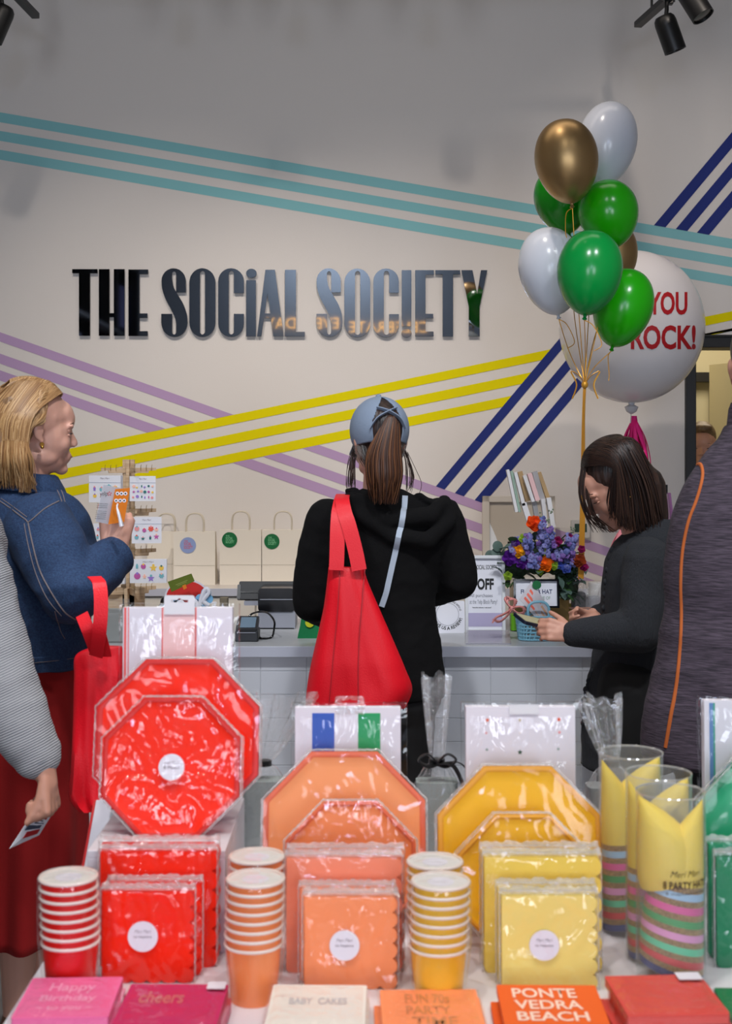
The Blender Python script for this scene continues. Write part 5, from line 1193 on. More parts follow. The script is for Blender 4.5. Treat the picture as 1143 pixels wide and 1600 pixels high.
# packs lying flat along the front edge
def flat(label, px, wpx, d, z, rot, m, seed, layers=2, L=.128, words=None, wm=None, tag_=None, film_=True, decals=None):
    c = W(px, 0, d); c.z = TZ; wid = wpx * d / F; q = Matrix.Rotation(R(rot), 3, 'Z')
    fr = Fr(Vector((c.x, c.y, z)), q @ Vector((1, 0, 0)), q @ Vector((0, 1, 0)))
    t = thing('napkin_pack', label, 'napkins', c, group='napkin packs lying flat along the front'); h = z - TZ
    for i in range(layers):
        hi = -h * i / layers; sh = .004 * i * (1 if i % 2 else -1)
        g = MB(); g.prism(fr, rrect(-wid / 2 + sh, -L, wid / 2 + sh, 0, .003, 3), hi - h / layers * .9, hi - .0012); g.build('napkins', m, t, smooth=False)
    g = MB(); NX = 26; vs = []
    for i in range(NX + 1):
        for j_ in range(NX + 1):
            u = -wid / 2 - .004 + (wid + .008) * i / NX; v = .004 - (L + .008) * j_ / NX; ed = min(i, j_, NX - i, NX - j_, 3) / 3
            vs.append(fr.p(u, v, .0005 + .004 * ed * abs(noise.noise(Vector((u * 34 + seed, v * 40 + u * 12, seed)))) - .004 * (1 - ed)))
    g.add(vs, [(i * (NX + 1) + j_, (i + 1) * (NX + 1) + j_, (i + 1) * (NX + 1) + j_ + 1, i * (NX + 1) + j_ + 1) for i in range(NX) for j_ in range(NX)])
    O = [(-wid / 2 - .004, .004), (wid / 2 + .004, .004), (wid / 2 + .004, -L - .004), (-wid / 2 - .004, -L - .004)]
    g.rings([[fr.p(u, v, -.003) for u, v in O], [fr.p(u, v, -h + .001) for u, v in O]], capends=False)
    if film_: g.build('film_wrapper', m_film, t, auto=70)
    if words:
        for s_, a, b_, cc, dd in words: text(s_, 'printed_word', fr, a * wid / 2, -L * b_, cc * wid / 2, -L * dd, wm, t, -.0006, bold=.02)
    if tag_:
        g = MB(); a, b_, cc, dd = tag_; g.prism(fr, [(a * wid / 2, -L * b_), (cc * wid / 2, -L * b_), (cc * wid / 2, -L * dd), (a * wid / 2, -L * dd)], .003, .0035); g.build('price_tag', m_stk, t, smooth=False)
    return t
m_wp = mat('cream_print', (246, 214, 196), .6)
flat('pink napkin pack with white lettering and a gold crown, left end of the front row', 122, 140, 1.782, .826, 2, mat('pink_napkin', (238, 104, 158), .7), 1, 3, words=[('Happy', -.5, .42, .5, .16), ('Birthday', -.6, .66, .6, .46), ('~ to you ~', -.6, .86, .6, .72)], wm=mat('pale_pink_print', (246, 160, 196), .6))
flat('magenta napkin pack with a white price tag, second in the front row', 281, 152, 1.782, .817, -1, mat('magenta_napkin', (196, 26, 92), .7), 2, 2, words=[('cheers', -.7, .5, .2, .2)], wm=mat('gold_print', (200, 110, 110), .4), tag_=(.6, .02, .97, .2))
flat('white wrapped napkin pack with faint printed words, middle of the front row', 500, 146, 1.784, .815, -1, mat('ivory_napkin', (232, 224, 216), .7), 3, 2, words=[('BABY  CAKES', -.6, .5, .6, .34)], wm=mat('grey_print', (190, 186, 190), .6))
flat('peach napkin pack with faint gold print, left of the lettered orange pack', 668, 150, 1.776, .812, 1, m_no, 4, 3, words=[('FUN 70s', -.5, .36, .4, .12), ('PARTY', -.5, .62, .4, .42), ('TIME', -.4, .9, .5, .68)], wm=mat('ochre_print', (214, 130, 82), .6))
flat('bright orange napkin pack lettered PONTE VEDRA BEACH', 852, 154, 1.784, .815, -1, mat('tangerine_napkin', (236, 96, 20), .7), 5, 3, words=[('PONTE', -.72, .34, .55, .10), ('VEDRA', -.72, .62, .6, .40), ('BEACH', -.72, .90, .65, .68)], wm=m_wp, film_=False)
flat('coral red napkin pack with a price tag near the right end of the front row', 1018, 150, 1.79, .826, 3, mat('coral_red_napkin', (214, 72, 64), .7), 6, 3, tag_=(.45, .03, .95, .22))
flat('dark green napkin pack at the right corner of the front row', 1190, 150, 1.78, .812, -2, mat('green_napkin', (10, 118, 66), .7), 7, 2)

# clear tubes of party hats
m_glit = mat('gold_glitter', (206, 164, 92), .4, metal=.35, bump=.8, bscale=600, c2=(150, 110, 52), vscale=400)
HB = [mat('hat_blue', (160, 196, 226), .6), mat('hat_magenta', (222, 70, 150), .6), mat('hat_green', (24, 150, 66), .6), mat('hat_lilac', (228, 150, 200), .6), mat('hat_mint', (84, 200, 150), .6), mat('hat_red', (214, 34, 34), .6), mat('hat_navy', (40, 54, 120), .6)]
m_hy = mat('hat_yellow', (232, 200, 54), .55)
def hats(label, px, d, w_=107, h=.272, flip=1, txt=True):
    c = W(px, 0, d); c.z = TZ; r = w_ * d / F / 2; t = thing('party_hat_tube', label, 'party hats', c, group='clear tubes of party hats')
    g = MB(); g.rev(c, [(r, .001), (r, h), (r - .0012, h), (r - .0012, .003)], 48, caps=False); g.build('clear_tube', m_clear, t)
    g = MB(); g.rev(c + Vector((0, 0, h)), [(r - .001, -.002), (r + .0007, -.001), (r + .0003, .001), (r - .001, .0)], 48, caps=False); g.build('tube_rim', film('tube_edge', gloss=.15, bump=0, haze=.25), t)
    def cone(sx, base, apex_z, rr, nm, bands, yoff):
        # oblique nested hat: apex leans to one side of the tube
        g = MB(); N = 40; NXX = 0; hts = [0]; tags_ = []
        bz = .0; P = []
        lv = [(0, 7)]
        if bands:
            lv = []; z_ = 0
            for q in (6, 'g', 5, 'g', 4, 'g', 3, 'g', 2, 'g', 1, 'g', 0, 'g'):
                dz = .0088 if q == 'g' else .0105; lv.append((z_, 7 if q == 'g' else q)); z_ += dz
            lv.append((z_, 8))
        else: lv = [(0, 8)]
        z_top = apex_z - base
        seq = [(a / z_top, m_) for a, m_ in lv] + [(1.0, 8)]
        def ring(q):
            cx_ = sx * (r - .004) * q ** 1.1; rad = max(.0006, rr * (1 - q ** 2.6))
            rad = min(rad, r - .0035 - 0)
            cx_ = min(abs(cx_), max(0, r - .003 - rad)) * (1 if sx > 0 else -1)
            return [c + Vector((cx_ + cos(2 * pi * k / N) * rad, yoff + sin(2 * pi * k / N) * rad * .97, base + z_top * q + (-sx) * .018 * (1 - q) * cos(2 * pi * k / N) * (1 if q < .98 else 0) * .75 + .018 * .75 * (1 - q))) for k in range(N)]
        for (q0, m_), (q1, _) in zip(seq, seq[1:]):
            steps = 10 if m_ == 8 else 1; g.m = m_ if m_ != 8 else 8
            g.rings([ring(q0 + (q1 - q0) * k / steps) for k in range(steps + 1)], capends=False)
        return g.build(nm, HB + [m_glit, m_hy], t, auto=60)
    cone(flip, .004, h - .012, r - .004, 'party_hat', True, -.002)
    cone(-flip, .132, h - .008, r - .007, 'party_hat', False, .004)
    if txt:
        # printed on the clear tube front
        tx = bvh_ = None
        fr = Fr((c.x, c.y - r - .0012, c.z), (1, 0, 0), (0, 0, 1))
        def bend(s_, u0, v0, u1, v1, m, **k):
            o = text(s_, 'printed_word', fr, u0, v0, u1, v1, m, t, 0, **k); M = WM[o.name]; Mi = M.inverted()
            for v in o.data.vertices:
                p = M @ v.co; a = (p.x - c.x) / (r + .001); v.co = Mi @ Vector((c.x + (r + .001) * sin(a), c.y - (r + .001) * cos(a), p.z))
        mi_ = mat('dark_print', (60, 40, 20), .5)
        bend('Meri Meri', -.012, .163, .036, .172, mi_, shear=.4); bend('8 PARTY HATS', -.022, .146, .048, .157, mi_, bold=.03); bend('8 chapeaux de fete', -.018, .137, .046, .142, mi_)
    return t
hats('clear tube of yellow party hats farthest back of the three', 985, 2.09, 99, .282, -1, False)
hats('clear tube of yellow party hats in the middle of the three', 1028, 1.97, 102, .278, -1, False)
hats('clear tube of yellow party hats nearest the camera, lettered 8 PARTY HATS', 1047, 1.885, 107, .272, 1)

# flat hanging packs standing behind the plates
def hangpack(label, px, wpx, ytop, d, z, deco, tabx, tabw, tabh=18, th=.02, m=None, wtab=True):
    fr = lean(px, d, z, 2); w_ = wpx * d / F; ht = (HC - (ytop - HY) * d / F) - z; t = thing('paper_pack', label, 'paper pack', fr.o, group='flat wrapped packs with hanging tabs'); k = d / F
    g = MB(); g.prism(fr, [(-w_ / 2, 0), (w_ / 2, 0), (w_ / 2, ht), (-w_ / 2, ht)], -th, 0); g.build('folded_paper', m or m_stk, t, smooth=False, bevel=.001)
    mi = {}
    for (c_, kind, a) in deco:
        g = MB(); 
        if kind == 'r': x_a, y_a, x_b, y_b = a; g.prism(fr, [(x_a * k - px * k, ht - (y_b - ytop) * k), (x_b * k - px * k, ht - (y_b - ytop) * k), (x_b * k - px * k, ht - (y_a - ytop) * k), (x_a * k - px * k, ht - (y_a - ytop) * k)], 0, .0005)
        else: x_a, y_a, r_ = a; g.prism(fr, star(x_a * k - px * k, ht - (y_a - ytop) * k, r_ * k), 0, .0005)
        g.build('printed_stripe' if kind == 'r' else 'printed_star', mat('print_%d_%d_%d' % c_, c_, .6), t, smooth=False)
    g = MB(); NX = 24; vs = []; O0, O1 = -w_ / 2 - .007, w_ / 2 + .011
    for i in range(NX + 1):
        for j_ in range(NX + 1):
            u = O0 + (O1 - O0) * i / NX; v = (ht + .006) * j_ / NX; ed = min(i, NX - i, NX - j_, 3) / 3
            vs.append(fr.p(u, v + (.003 * noise.noise(Vector((u * 90, px, 0))) if j_ == NX else 0), .0015 + .004 * ed * abs(noise.noise(Vector((u * 30 + px, v * 20 + u * 10, 1)))) - .004 * (1 - ed)))
    g.add(vs, [(i * (NX + 1) + j_, (i + 1) * (NX + 1) + j_, (i + 1) * (NX + 1) + j_ + 1, i * (NX + 1) + j_ + 1) for i in range(NX) for j_ in range(NX)])
    O = [(O0, 0), (O1, 0), (O1, ht + .006), (O0, ht + .006)]; g.rings([[fr.p(u, v, -.002) for u, v in O], [fr.p(u, v, -th - .003) for u, v in O]], capends=False); g.build('film_wrapper', m_film, t, auto=70)
    tw_ = tabw * k; tu = (tabx - px) * k; th_ = tabh * k
    cu_o = [(tu - tw_ / 2, ht - .012), (tu + tw_ / 2, ht - .012)] + ([(a, b_) for a, b_ in rrect(tu - tw_ / 2, ht - .012, tu + tw_ / 2, ht + th_, .005, 4) if b_ > ht] if th_ > .006 else [(tu + tw_ / 2, ht + .004), (tu - tw_ / 2, ht + .004)])
    holed = th_ > .006
    sl = [(tu - tw_ * .28, ht + th_ * .42), (tu + tw_ * .28, ht + th_ * .42), (tu + tw_ * .28, ht + th_ * .62), (tu + tw_ * .08, ht + th_ * .62), (tu, ht + th_ * .78), (tu - tw_ * .08, ht + th_ * .62), (tu - tw_ * .28, ht + th_ * .62)]
    bm = bmesh.new(); 
    def loop(P, z_): return [bm.verts.new(fr.p(u, v, z_)) for u, v in P]
    LL = [loop(cu_o, .003)] + ([loop(sl, .003)] if holed else []); ed = [bm.edges.new((L_[i], L_[(i + 1) % len(L_)])) for L_ in LL for i in range(len(L_))]
    bmesh.ops.triangle_fill(bm, edges=ed, use_beauty=True, use_dissolve=False)
    g = MB(); bm.verts.index_update(); g.add([v.co.copy() for v in bm.verts], [[v.index for v in f_.verts] for f_ in bm.faces]); bm.free()
    o = g.build('hanging_tab', mat('white_tab', (224, 224, 230), .4) if wtab else m_filmb, t, smooth=False); sd_ = o.modifiers.new('t', 'SOLIDIFY'); sd_.thickness = .0008
    return t
rd = (236, 96, 92); pk_ = (244, 206, 206)
hangpack('white paper pack with thin red stripes above the red plates', 276, 172, 950, 2.26, RZ, [(pk_, 'r', (253, 950, 304, 1090)), (rd, 'r', (251, 950, 253, 1090)), (rd, 'r', (303, 950, 305.5, 1090)), (rd, 'r', (192, 950, 195.5, 1090)), (rd, 'r', (198, 950, 199.5, 1090))], 279, 48, 19)
hangpack('white paper pack with blue and green blocks above the peach plates', 543, 166, 1107, 2.24, TZ, [((50, 92, 190), 'r', (487, 1116, 522, 1290)), ((30, 160, 96), 'r', (559, 1116, 594, 1290))], 546, 46, 18, wtab=False)
hangpack('white paper pack printed with tiny stars above the yellow plates', 814, 172, 1106, 2.2, TZ, [((240, 110, 60), 's', (762, 1127, 3.6)), ((240, 90, 40), 's', (874, 1126, 3.8)), ((214, 196, 150), 's', (813, 1127, 2.6)), ((240, 170, 170), 's', (760, 1147, 2.6)), ((244, 160, 160), 's', (875, 1146, 3)), ((220, 200, 190), 's', (813, 1147, 2)), ((150, 170, 165), 's', (761, 1173, 3)), ((20, 80, 60), 's', (813, 1177, 4.2)), ((160, 176, 172), 's', (873, 1172, 3)), ((170, 160, 150), 's', (813, 1196, 3)), ((200, 200, 196), 's', (761, 1196, 2)), ((200, 200, 196), 's', (874, 1196, 2))], 819, 46, -1)
hangpack('white paper pack with blue and green edge stripes at the right edge', 1186, 168, 1096, 2.24, TZ, [((100, 136, 190), 'r', (1110, 1100, 1116, 1290)), ((70, 160, 140), 'r', (1116, 1100, 1119, 1290))], 1190, 46, 12)

# gift bags of clear cellophane tied with black ribbon
m_blrib = mat('black_ribbon', (14, 14, 16), .4); m_conts = mat('grey_green_contents', (150, 160, 158), .7)
def cello(label, nx, ny, d, top, tx, tw, bw, lean_=0.0, cont=None, bow=True):
    """nx,ny neck pixel; top pixel row; tx,tw centre and width of the flared top; bw body width"""
    k = d / F; N_ = W(nx, ny, d); B_ = Vector((N_.x, d, TZ)); T_ = W(tx, top, d + .01); t = thing('gift_bag', label, 'gift bag', B_, group='clear gift bags tied at the neck')
    n = 120; rs = []; rnd_ = random.Random(nx)
    ph = [rnd_.uniform(0, 6.28) for _ in range(6)]
    def ring(c, rx, ry, pl, zj=0, top_=False):
        o = []
        for i in range(n):
            a = 2 * pi * i / n; f_ = 1 + pl * (sin(a * 11 + ph[0]) * .5 + sin(a * 17 + ph[1]) * .3 + sin(a * 5 + ph[2]) * .3)
            o.append(c + Vector((cos(a) * rx * f_, sin(a) * ry * f_, zj * (sin(a * 3 + ph[3]) + .6 * sin(a * 7 + ph[4])))))
        return o
    hb = N_.z - TZ; w2 = bw * k / 2
    rs = [ring(B_ + Vector((0, 0, .002)), w2, .035, .0), ring(B_ + Vector((0, 0, hb * .4)), w2 * 1.02, .038, .02), ring(B_ + Vector((0, 0, hb * .78)), w2 * .95, .036, .05), ring(B_ + Vector((0, 0, hb * .93)), w2 * .55, .026, .12), ring(N_, .010, .010, .25)]
    for q in (.1, .25, .45, .65, .85, 1):
        c = N_.lerp(T_, q); rr = .010 + (tw * k / 2 - .010) * (q ** .7); rs.append(ring(c, rr, rr * .45, .32, .006 * q))
    g = MB(); g.rings(rs, capends=False); g.build('cellophane', m_filmb, t, auto=80)
    g = MB(); g.rbox((B_.x, B_.y, TZ + hb * .42), (w2 * 1.7, .05, hb * .8), .012); g.build('contents', cont or m_conts, t)
    g = MB(); g.rev(N_, [(.011, -.006), (.015, -.005), (.015, .005), (.011, .006)], 16)
    if bow:
        for sx in (-1, 1):
            g.tube(cat([N_ + Vector((0, -.014, 0)), N_ + Vector((sx * .018, -.02, .018)), N_ + Vector((sx * .034, -.022, .008)), N_ + Vector((sx * .018, -.02, -.004)), N_ + Vector((0, -.014, 0))], 6), .008, 6, flat=.3)
        g.tube(cat([N_ + Vector((0, -.014, 0)), N_ + Vector((.03, -.022, -.004)), N_ + Vector((.05, -.03, -.05)), N_ + Vector((.052, -.03, -.09))], 6), .010, 6, flat=.25); g.tube(cat([N_ + Vector((0, -.014, 0)), N_ + Vector((.045, -.02, .0)), N_ + Vector((.072, -.03, -.05))], 6), .004, 6, flat=.25)
    g.build('ribbon_bow', m_blrib, t); return t
cello('tall-necked clear gift bag with a black bow, left of the starred pack', 682, 1190, 2.42, 1056, 681, 42, 76)
cello('clear gift bag with wide flared top, behind the peach plates', 412, 1192, 2.5, 1086, 440, 104, 78, bow=False)
cello('clear gift bag with twisted silver top beside the party hat tubes', 955, 1192, 2.3, 1090, 938, 62, 92, bow=False, cont=mat('pale_contents', (146, 150, 152), .8))
# ================================================================ ON THE COUNTERS
CT = CZ
def dct(py): return (HC - CT) * F / (py - HY)            # depth of a counter-top point seen at row py
def onC(px, py): p = W(px, py, dct(py)); p.z = CT; return p
# payment terminal, till display and receipt printer
m_dk = mat('dark_plastic', (34, 36, 40), .45); m_scr = mat('till_glass', (60, 78, 92), .12); m_gp = mat('grey_plastic', (150, 152, 162), .5); m_bp = mat('glossy_black', (12, 12, 15), .15)
p = onC(385, 1003); t = thing('card_terminal', 'small black card terminal near the front edge of the counter', 'card terminal', p)
g = MB(); k = p.y / F; fr = Fr(p + Vector((0, 0, .003)), (1, 0, 0), (0, 1, .55)); g.prism(Fr(p, (1, 0, 0), (0, 0, 1)), [(-18 * k, 0), (18 * k, 0), (18 * k, 18 * k), (-18 * k, 18 * k)], -.09, 0); g.build('base', m_dk, t, bevel=.004, smooth=False)
g = MB(); fr = Fr(p + Vector((0, -.002, 18 * k)), (1, 0, 0), (0, 1, .42)); g.prism(fr, rrect(-17 * k, 0, 17 * k, .09, .006), -.012, .004); g.build('top_shell', m_dk, t); MB().prism(fr, rrect(-11 * k, .012, 13 * k, .08, .002), .004, .0052).build('screen', mat('terminal_screen', (110, 132, 150), .2), t, smooth=False)
MB().prism(Fr(p + Vector((0, -.0015, 0)), (1, 0, 0), (0, 0, 1)), [(-15 * k, 14 * k), (14 * k, 14 * k), (14 * k, 15 * k), (-15 * k, 15 * k)], 0, .001).build('card_slot', m_gp, t, smooth=False)
p = onC(432, 983); k = p.y / F; t = thing('receipt_printer', 'grey and black receipt printer with front slot under the till display', 'printer', p)
MB().prism(Fr(p), rrect(-29 * k, 0, 29 * k, 28 * k, 3 * k), -.15, 0).build('lower_shell', m_gp, t)
MB().prism(Fr(p + Vector((0, 0, 27 * k))), rrect(-29 * k, 0, 28 * k, 37 * k, 6 * k), -.14, .004).build('upper_shell', m_bp, t)
MB().prism(Fr(p + Vector((0, -.0045, 27 * k))), [(-26 * k, 19 * k), (26 * k, 19 * k), (26 * k, 20.2 * k), (-26 * k, 20.2 * k)], 0, .001).build('paper_slot', m_gp, t, smooth=False)
MB().prism(Fr(p + Vector((0, .003, 0))), [(-27 * k, 0), (27 * k, 0), (27 * k, 2 * k), (-27 * k, 2 * k)], 0, .004).build('rubber_foot', m_bp, t, smooth=False)
p = onC(428, 979); dd = p.y + .12; k = dd / F; t = thing('till_display', 'dark touchscreen till display seen from behind, tilted over the printer', 'monitor', Vector((p.x, dd, CT)))
fr = Fr(W(373, 938, dd - .06), (1, 0, 0), (0, .42, .9)); ht_ = 29 * k
MB().prism(fr, rrect(0, 0, 104 * k, ht_, .006), 0, .014).build('screen_housing', mat('slate_plastic', (32, 34, 38), .6), t)
MB().prism(fr, [(0, ht_ * .34), (34 * k, ht_ * .34), (34 * k, ht_ * .42), (0, ht_ * .42)], .014, .016).build('groove', m_bp, t, smooth=False); MB().prism(fr, rrect(-2.5 * k, 0, 3 * k, ht_ * .8, .003), .0, .018).build('side_cap', m_bp, t)
MB().prism(Fr(W(381, 946, dd - .07)), rrect(0, 0, 24 * k, 7 * k, .004), -.02, 0).build('port_block', m_gp, t); g = MB(); g.cap(Vector((p.x + .02, dd + .06, CT)), W(432, 925, dd + .02), .022, .018); g.build('stand', m_dk, t)
g = MB(); A_ = onC(384, 999); zc = .006
g.tube(cat([A_ + Vector((0, .06, .06)), W(392, 960, 4.5), W(404, 956, 4.55), W(418, 958, 4.5), W(428, 970, 4.45), W(428, 982, 4.44), Vector((W(424, 0, 4.45).x, 4.45, CT + .005)), Vector((W(410, 0, 4.45).x, 4.42, CT + .005)), Vector((W(403, 0, 4.4).x, 4.46, CT + .005))], 8), .0035, 8)
o = g.build('power_cable', m_bp); tag(o, 'black cable looping between the card terminal and the receipt printer', 'cable')
# green felt bag with yellow mark
p = onC(482, 996); k = p.y / F; t = thing('green_pouch', 'small green fabric bag with a yellow mark behind the red tote', 'bag', p)
g = MB(); rs = []
for q, (y_, wl, wr, th) in enumerate([(0, -17, 22, .05), (6, -16, 22, .045), (20, -13, 20, .03), (34, -11, 18, .006)]):
    rs.append([p + Vector((lerp_, 0, y_ * k)) + Vector((0, sy, 0)) for lerp_, sy in [((wl + (wr - wl) * u / 10) * k, -th / 2) for u in range(11)] + [((wr - (wr - wl) * u / 10) * k, th / 2) for u in range(11)]])
g.rings(rs); g.build('bag_body', mat('green_felt', (4, 112, 62), .9), t); MB().prism(Fr(p + Vector((2 * k, -.02, 24 * k))), circ(0, 0, 7 * k, 18), 0, .003).build('yellow_mark', mat('yellow_print', (206, 208, 30), .6), t)

# wooden spinner of packets
m_ply = mat('birch_ply', (204, 178, 146), .7, c2=(182, 152, 120), vscale=8, vstretch=(2, 2, 20)); m_hook = mat('brass_wire', (190, 160, 90), .35, metal=.8)
P0 = onC(201, 970); dS = P0.y; k = dS / F; Cx = W(201, 0, dS).x
t = thing('display_spinner', 'birch plywood counter spinner with hooks for packets', 'display stand', Vector((Cx, dS, CT)))
def zr(py): return W(0, py, dS).z
g = MB(); g.bx(Cx - .022, Cx + .022, dS - .006, dS + .006, CT + .012, zr(718)); g.bx(Cx - .006, Cx + .006, dS - .022, dS + .022, CT + .012, zr(718)); g.build('post', m_ply, t, smooth=False)
g = MB(); g.bx(Cx - .09, Cx + .09, dS - .09, dS + .09, CT, CT + .012); g.build('base', m_ply, t, smooth=False)
g = MB(); g.bx(Cx - .075, Cx + .06, dS - .006, dS + .006, CT + .012, zr(918)); g.bx(Cx - .006, Cx + .006, dS - .06, dS + .06, CT + .012, zr(918)); g.build('lower_fins', m_ply, t, smooth=False)
rows = [(731, 8, 44), (795, 11, 40), (858, 11, 42), (917, 11, 40)]
for i, (py, h_, w_) in enumerate(rows):
    for a in (25, 115, 205, 295):
        v = Vector((cos(R(a)), sin(R(a)), 0)); fr = Fr(Vector((Cx, dS, zr(py + h_))), v, (0, 0, 1)); L = .105
        MB().prism(fr, [(0, 0), (L * .72, 0), (L * .74, h_ * k * .45), (L, h_ * k * .5), (L, h_ * k), (0, h_ * k)], -.003, .003).build('arm', m_ply, t, smooth=False)
        arm = bpy.data.objects[list(WM)[-1]]
        for q in (.45, .65, .85):
            pp = Vector((Cx, dS, zr(py))) + v * L * q; MB().tube(cat([pp + Vector((0, -.004, -.012)), pp + Vector((0, -.005, .004)), pp + Vector((.002, -.005, .012))], 3), .001, 5).build('hook', m_hook, arm)
m_card = mat('packet_card', (226, 226, 232), .6)
CCOL = [(236, 150, 150), (230, 90, 70), (240, 196, 80), (120, 180, 190), (190, 90, 160), (40, 110, 110), (250, 190, 170), (150, 120, 200)]
MC = [mat('motif_%s' % n_, c_, .6) for n_, c_ in zip(('rose', 'vermilion', 'honey', 'aqua', 'magenta', 'teal', 'peach', 'violet'), CCOL)]
def packet(label, x0, x1, y0, y1, d, seed, head=True, motif=0, n=5, yaw=0, words=True):
    kk = d / F; c = W((x0 + x1) / 2, y1, d); X_ = Matrix.Rotation(R(yaw), 3, 'Z') @ Vector((1, 0, 0)); fr = Fr(c, X_, (0, 0, 1)); w_ = (x1 - x0) * kk / 2; h_ = (y1 - y0) * kk
    tt_ = thing('card_packet', label, 'packet', c, group='illustrated packets hanging on the spinner')
    for i in range(n): MB().prism(fr, [(-w_, 0), (w_, 0), (w_, h_), (-w_, h_)], -.0045 * (i + 1) + .0007, -.0045 * i - .0007).build('card', m_card, tt_, smooth=False)
    r_ = random.Random(seed); top = h_ * (.72 if head else .9)
    if head: MB().prism(fr, [(-w_, h_ * .74), (w_, h_ * .74), (w_, h_ * .752), (-w_, h_ * .752)], -.0007, .0003).build('fold_line', mat('grey_line', (180, 184, 200), .6), tt_, smooth=False)
    if words: text('Meri Meri', 'printed_word', fr, -w_ * .3, h_ * .86, w_ * .3, h_ * .93, m_stxt, tt_, .0002, shear=.3)
    cols_ = 6 if motif == 0 else 4; g = MB(); rows_ = 3 if motif == 0 else 2
    for i in range(cols_):
        for j_ in range(rows_):
            g.m = r_.randrange(8); u = -w_ * .85 + w_ * 1.7 * (i + .5 + r_.uniform(-.2, .2)) / cols_; v = h_ * .06 + (top - h_ * .1) * (j_ + .5 + r_.uniform(-.15, .15)) / rows_; s_ = w_ * (.11 if motif == 0 else .16) * r_.uniform(.7, 1.15)
            kd = r_.randrange(4)
            if kd == 0: P = circ(u, v, s_, 12)
            elif kd == 1: P = star(u, v, s_ * 1.2, 5)
            elif kd == 2: P = star(u, v, s_ * 1.2, 7, .7)
            else: P = [(u - s_ * .5, v - s_), (u + s_ * .5, v - s_), (u + s_ * .6, v + s_ * .3), (u, v + s_ * 1.2), (u - s_ * .6, v + s_ * .3)]
            g.prism(fr, P, -.0007, .0005 + .0001 * ((i + j_) % 3))
            if motif: g.m = r_.randrange(8); g.prism(fr, circ(u, v + s_ * .8, s_ * .4, 10), -.0007, .0009)
    g.build('printed_motifs', MC, tt_, smooth=False)
    return tt_
packet('packet printed with a dancer, top left of the spinner', 137, 190, 743, 785, dS - .10, 1, motif=1, yaw=-12)
packet('packet with bright flowers and stars, top right of the spinner', 203, 243, 744, 783, dS - .06, 2, yaw=16)
packet('packet of creatures half hidden by the raised hand, left of the spinner', 145, 180, 818, 845, dS - .08, 3, head=False, motif=1, yaw=-10, words=False)
packet('packet with little figures and a dinosaur, second row right of the spinner', 206, 252, 808, 849, dS - .10, 4, motif=1, yaw=10)
packet('packet with cakes and ice creams, third row of the spinner', 203, 260, 874, 911, dS - .12, 5, head=False, motif=1, yaw=4)
packet('plain-edged packet behind the cakes packet, low left of the spinner', 150, 196, 876, 912, dS - .02, 6, head=False, motif=1, yaw=-14)
# clutter between spinner and till
p = onC(291, 985); k = 4.5 / F
t = thing('party_sign', 'red and white cut-out party banner with pale blue script on the counter', 'banner', W(292, 975, 4.52) * Vector((1, 1, 0)) + Vector((0, 0, CT)))
MB().prism(Fr(W(292, 932, 4.52)), circ(0, 0, 32 * k, 32, 24 * k), 0, .004).build('red_oval', mat('poster_red', (214, 40, 34), .6), t); MB().prism(Fr(W(292, 932, 4.525)), circ(0, 0, 35 * k, 32, 27 * k), -.003, 0).build('white_backing', m_paper, t)
g = MB(); 
for x_, y_, r_ in ((268, 940, 9), (278, 946, 9), (304, 944, 9), (313, 936, 8), (322, 926, 8), (326, 936, 7), (320, 945, 7), (262, 950, 8)): g.prism(Fr(W(x_, y_, 4.50)), circ(0, 0, r_ * k, 18), 0, .004)
g.build('blue_cloud_edge', mat('sky_blue_card', (120, 178, 216), .6), t, smooth=False)
g = MB(); g.tube(cat([W(258, 950, 4.49), W(266, 938, 4.49), W(272, 950, 4.49), W(282, 940, 4.49), W(292, 950, 4.49), W(303, 938, 4.49), W(310, 948, 4.49), W(316, 930, 4.49), W(322, 920, 4.49), W(326, 926, 4.49), W(318, 938, 4.49), W(326, 946, 4.49)], 6), .0075, 8); g.build('white_script', m_paper, t)
MB().bx(W(292, 0, 4.5).x - .06, W(292, 0, 4.5).x + .06, 4.50, 4.56, CT, CT + .02).build('foot_block', m_paper, t, smooth=False)
t = thing('gift_tag_card', 'olive green card with small orange tab leaning above the red banner', 'card', W(282, 925, 4.46))
q = [W(268, 925, 4.46), W(304, 908, 4.46), W(299, 896, 4.46), W(262, 909, 4.46)]; g = MB(); quad3(g, q, 0, 0, 1, 1, 0, .001); g.build('card_stock', mat('olive_card', (98, 112, 20), .6), t, smooth=False)
g = MB(); quad3(g, q, .25, .42, .75, .48, .001, .0014); quad3(g, q, .3, .28, .7, .33, .001, .0014); g.m = 1; quad3(g, q, .48, -.32, .62, .12, .001, .003); g.build('orange_tab', [mat('olive_ink', (150, 160, 80), .6), m_org], t, smooth=False)
p = onC(335, 975); t = thing('pump_bottle', 'small clear pump bottle beside the party banner', 'bottle', p); k = p.y / F
MB().rev(p, [(9 * k, 0), (10 * k, .002), (10 * k, 17 * k), (4 * k, 21 * k), (4 * k, 23 * k)], 20).build('bottle_body', mat('frosted_bottle', (196, 200, 206), .25), t); g = MB(); g.rev(p + Vector((0, 0, 23 * k)), [(4.6 * k, 0), (4.6 * k, 4 * k), (1.5 * k, 5 * k), (1.5 * k, 9 * k)], 14); g.box(p + Vector((-4 * k, 0, 33 * k)), (14 * k, 5 * k, 2.6 * k)); g.build('pump', m_paper, t)
p = onC(350, 976); tag(MB().rbox(p + Vector((0, 0, .05)), (.03, .04, .1), .006).build('marker_cup', mat('brown_card', (110, 100, 84), .7)), 'narrow brown cup beside the clear pump bottle', 'cup')
t = thing('plush_toy', 'black and white plush toy beside the foot of the spinner', 'toy', onC(256, 985)); p = onC(256, 985)
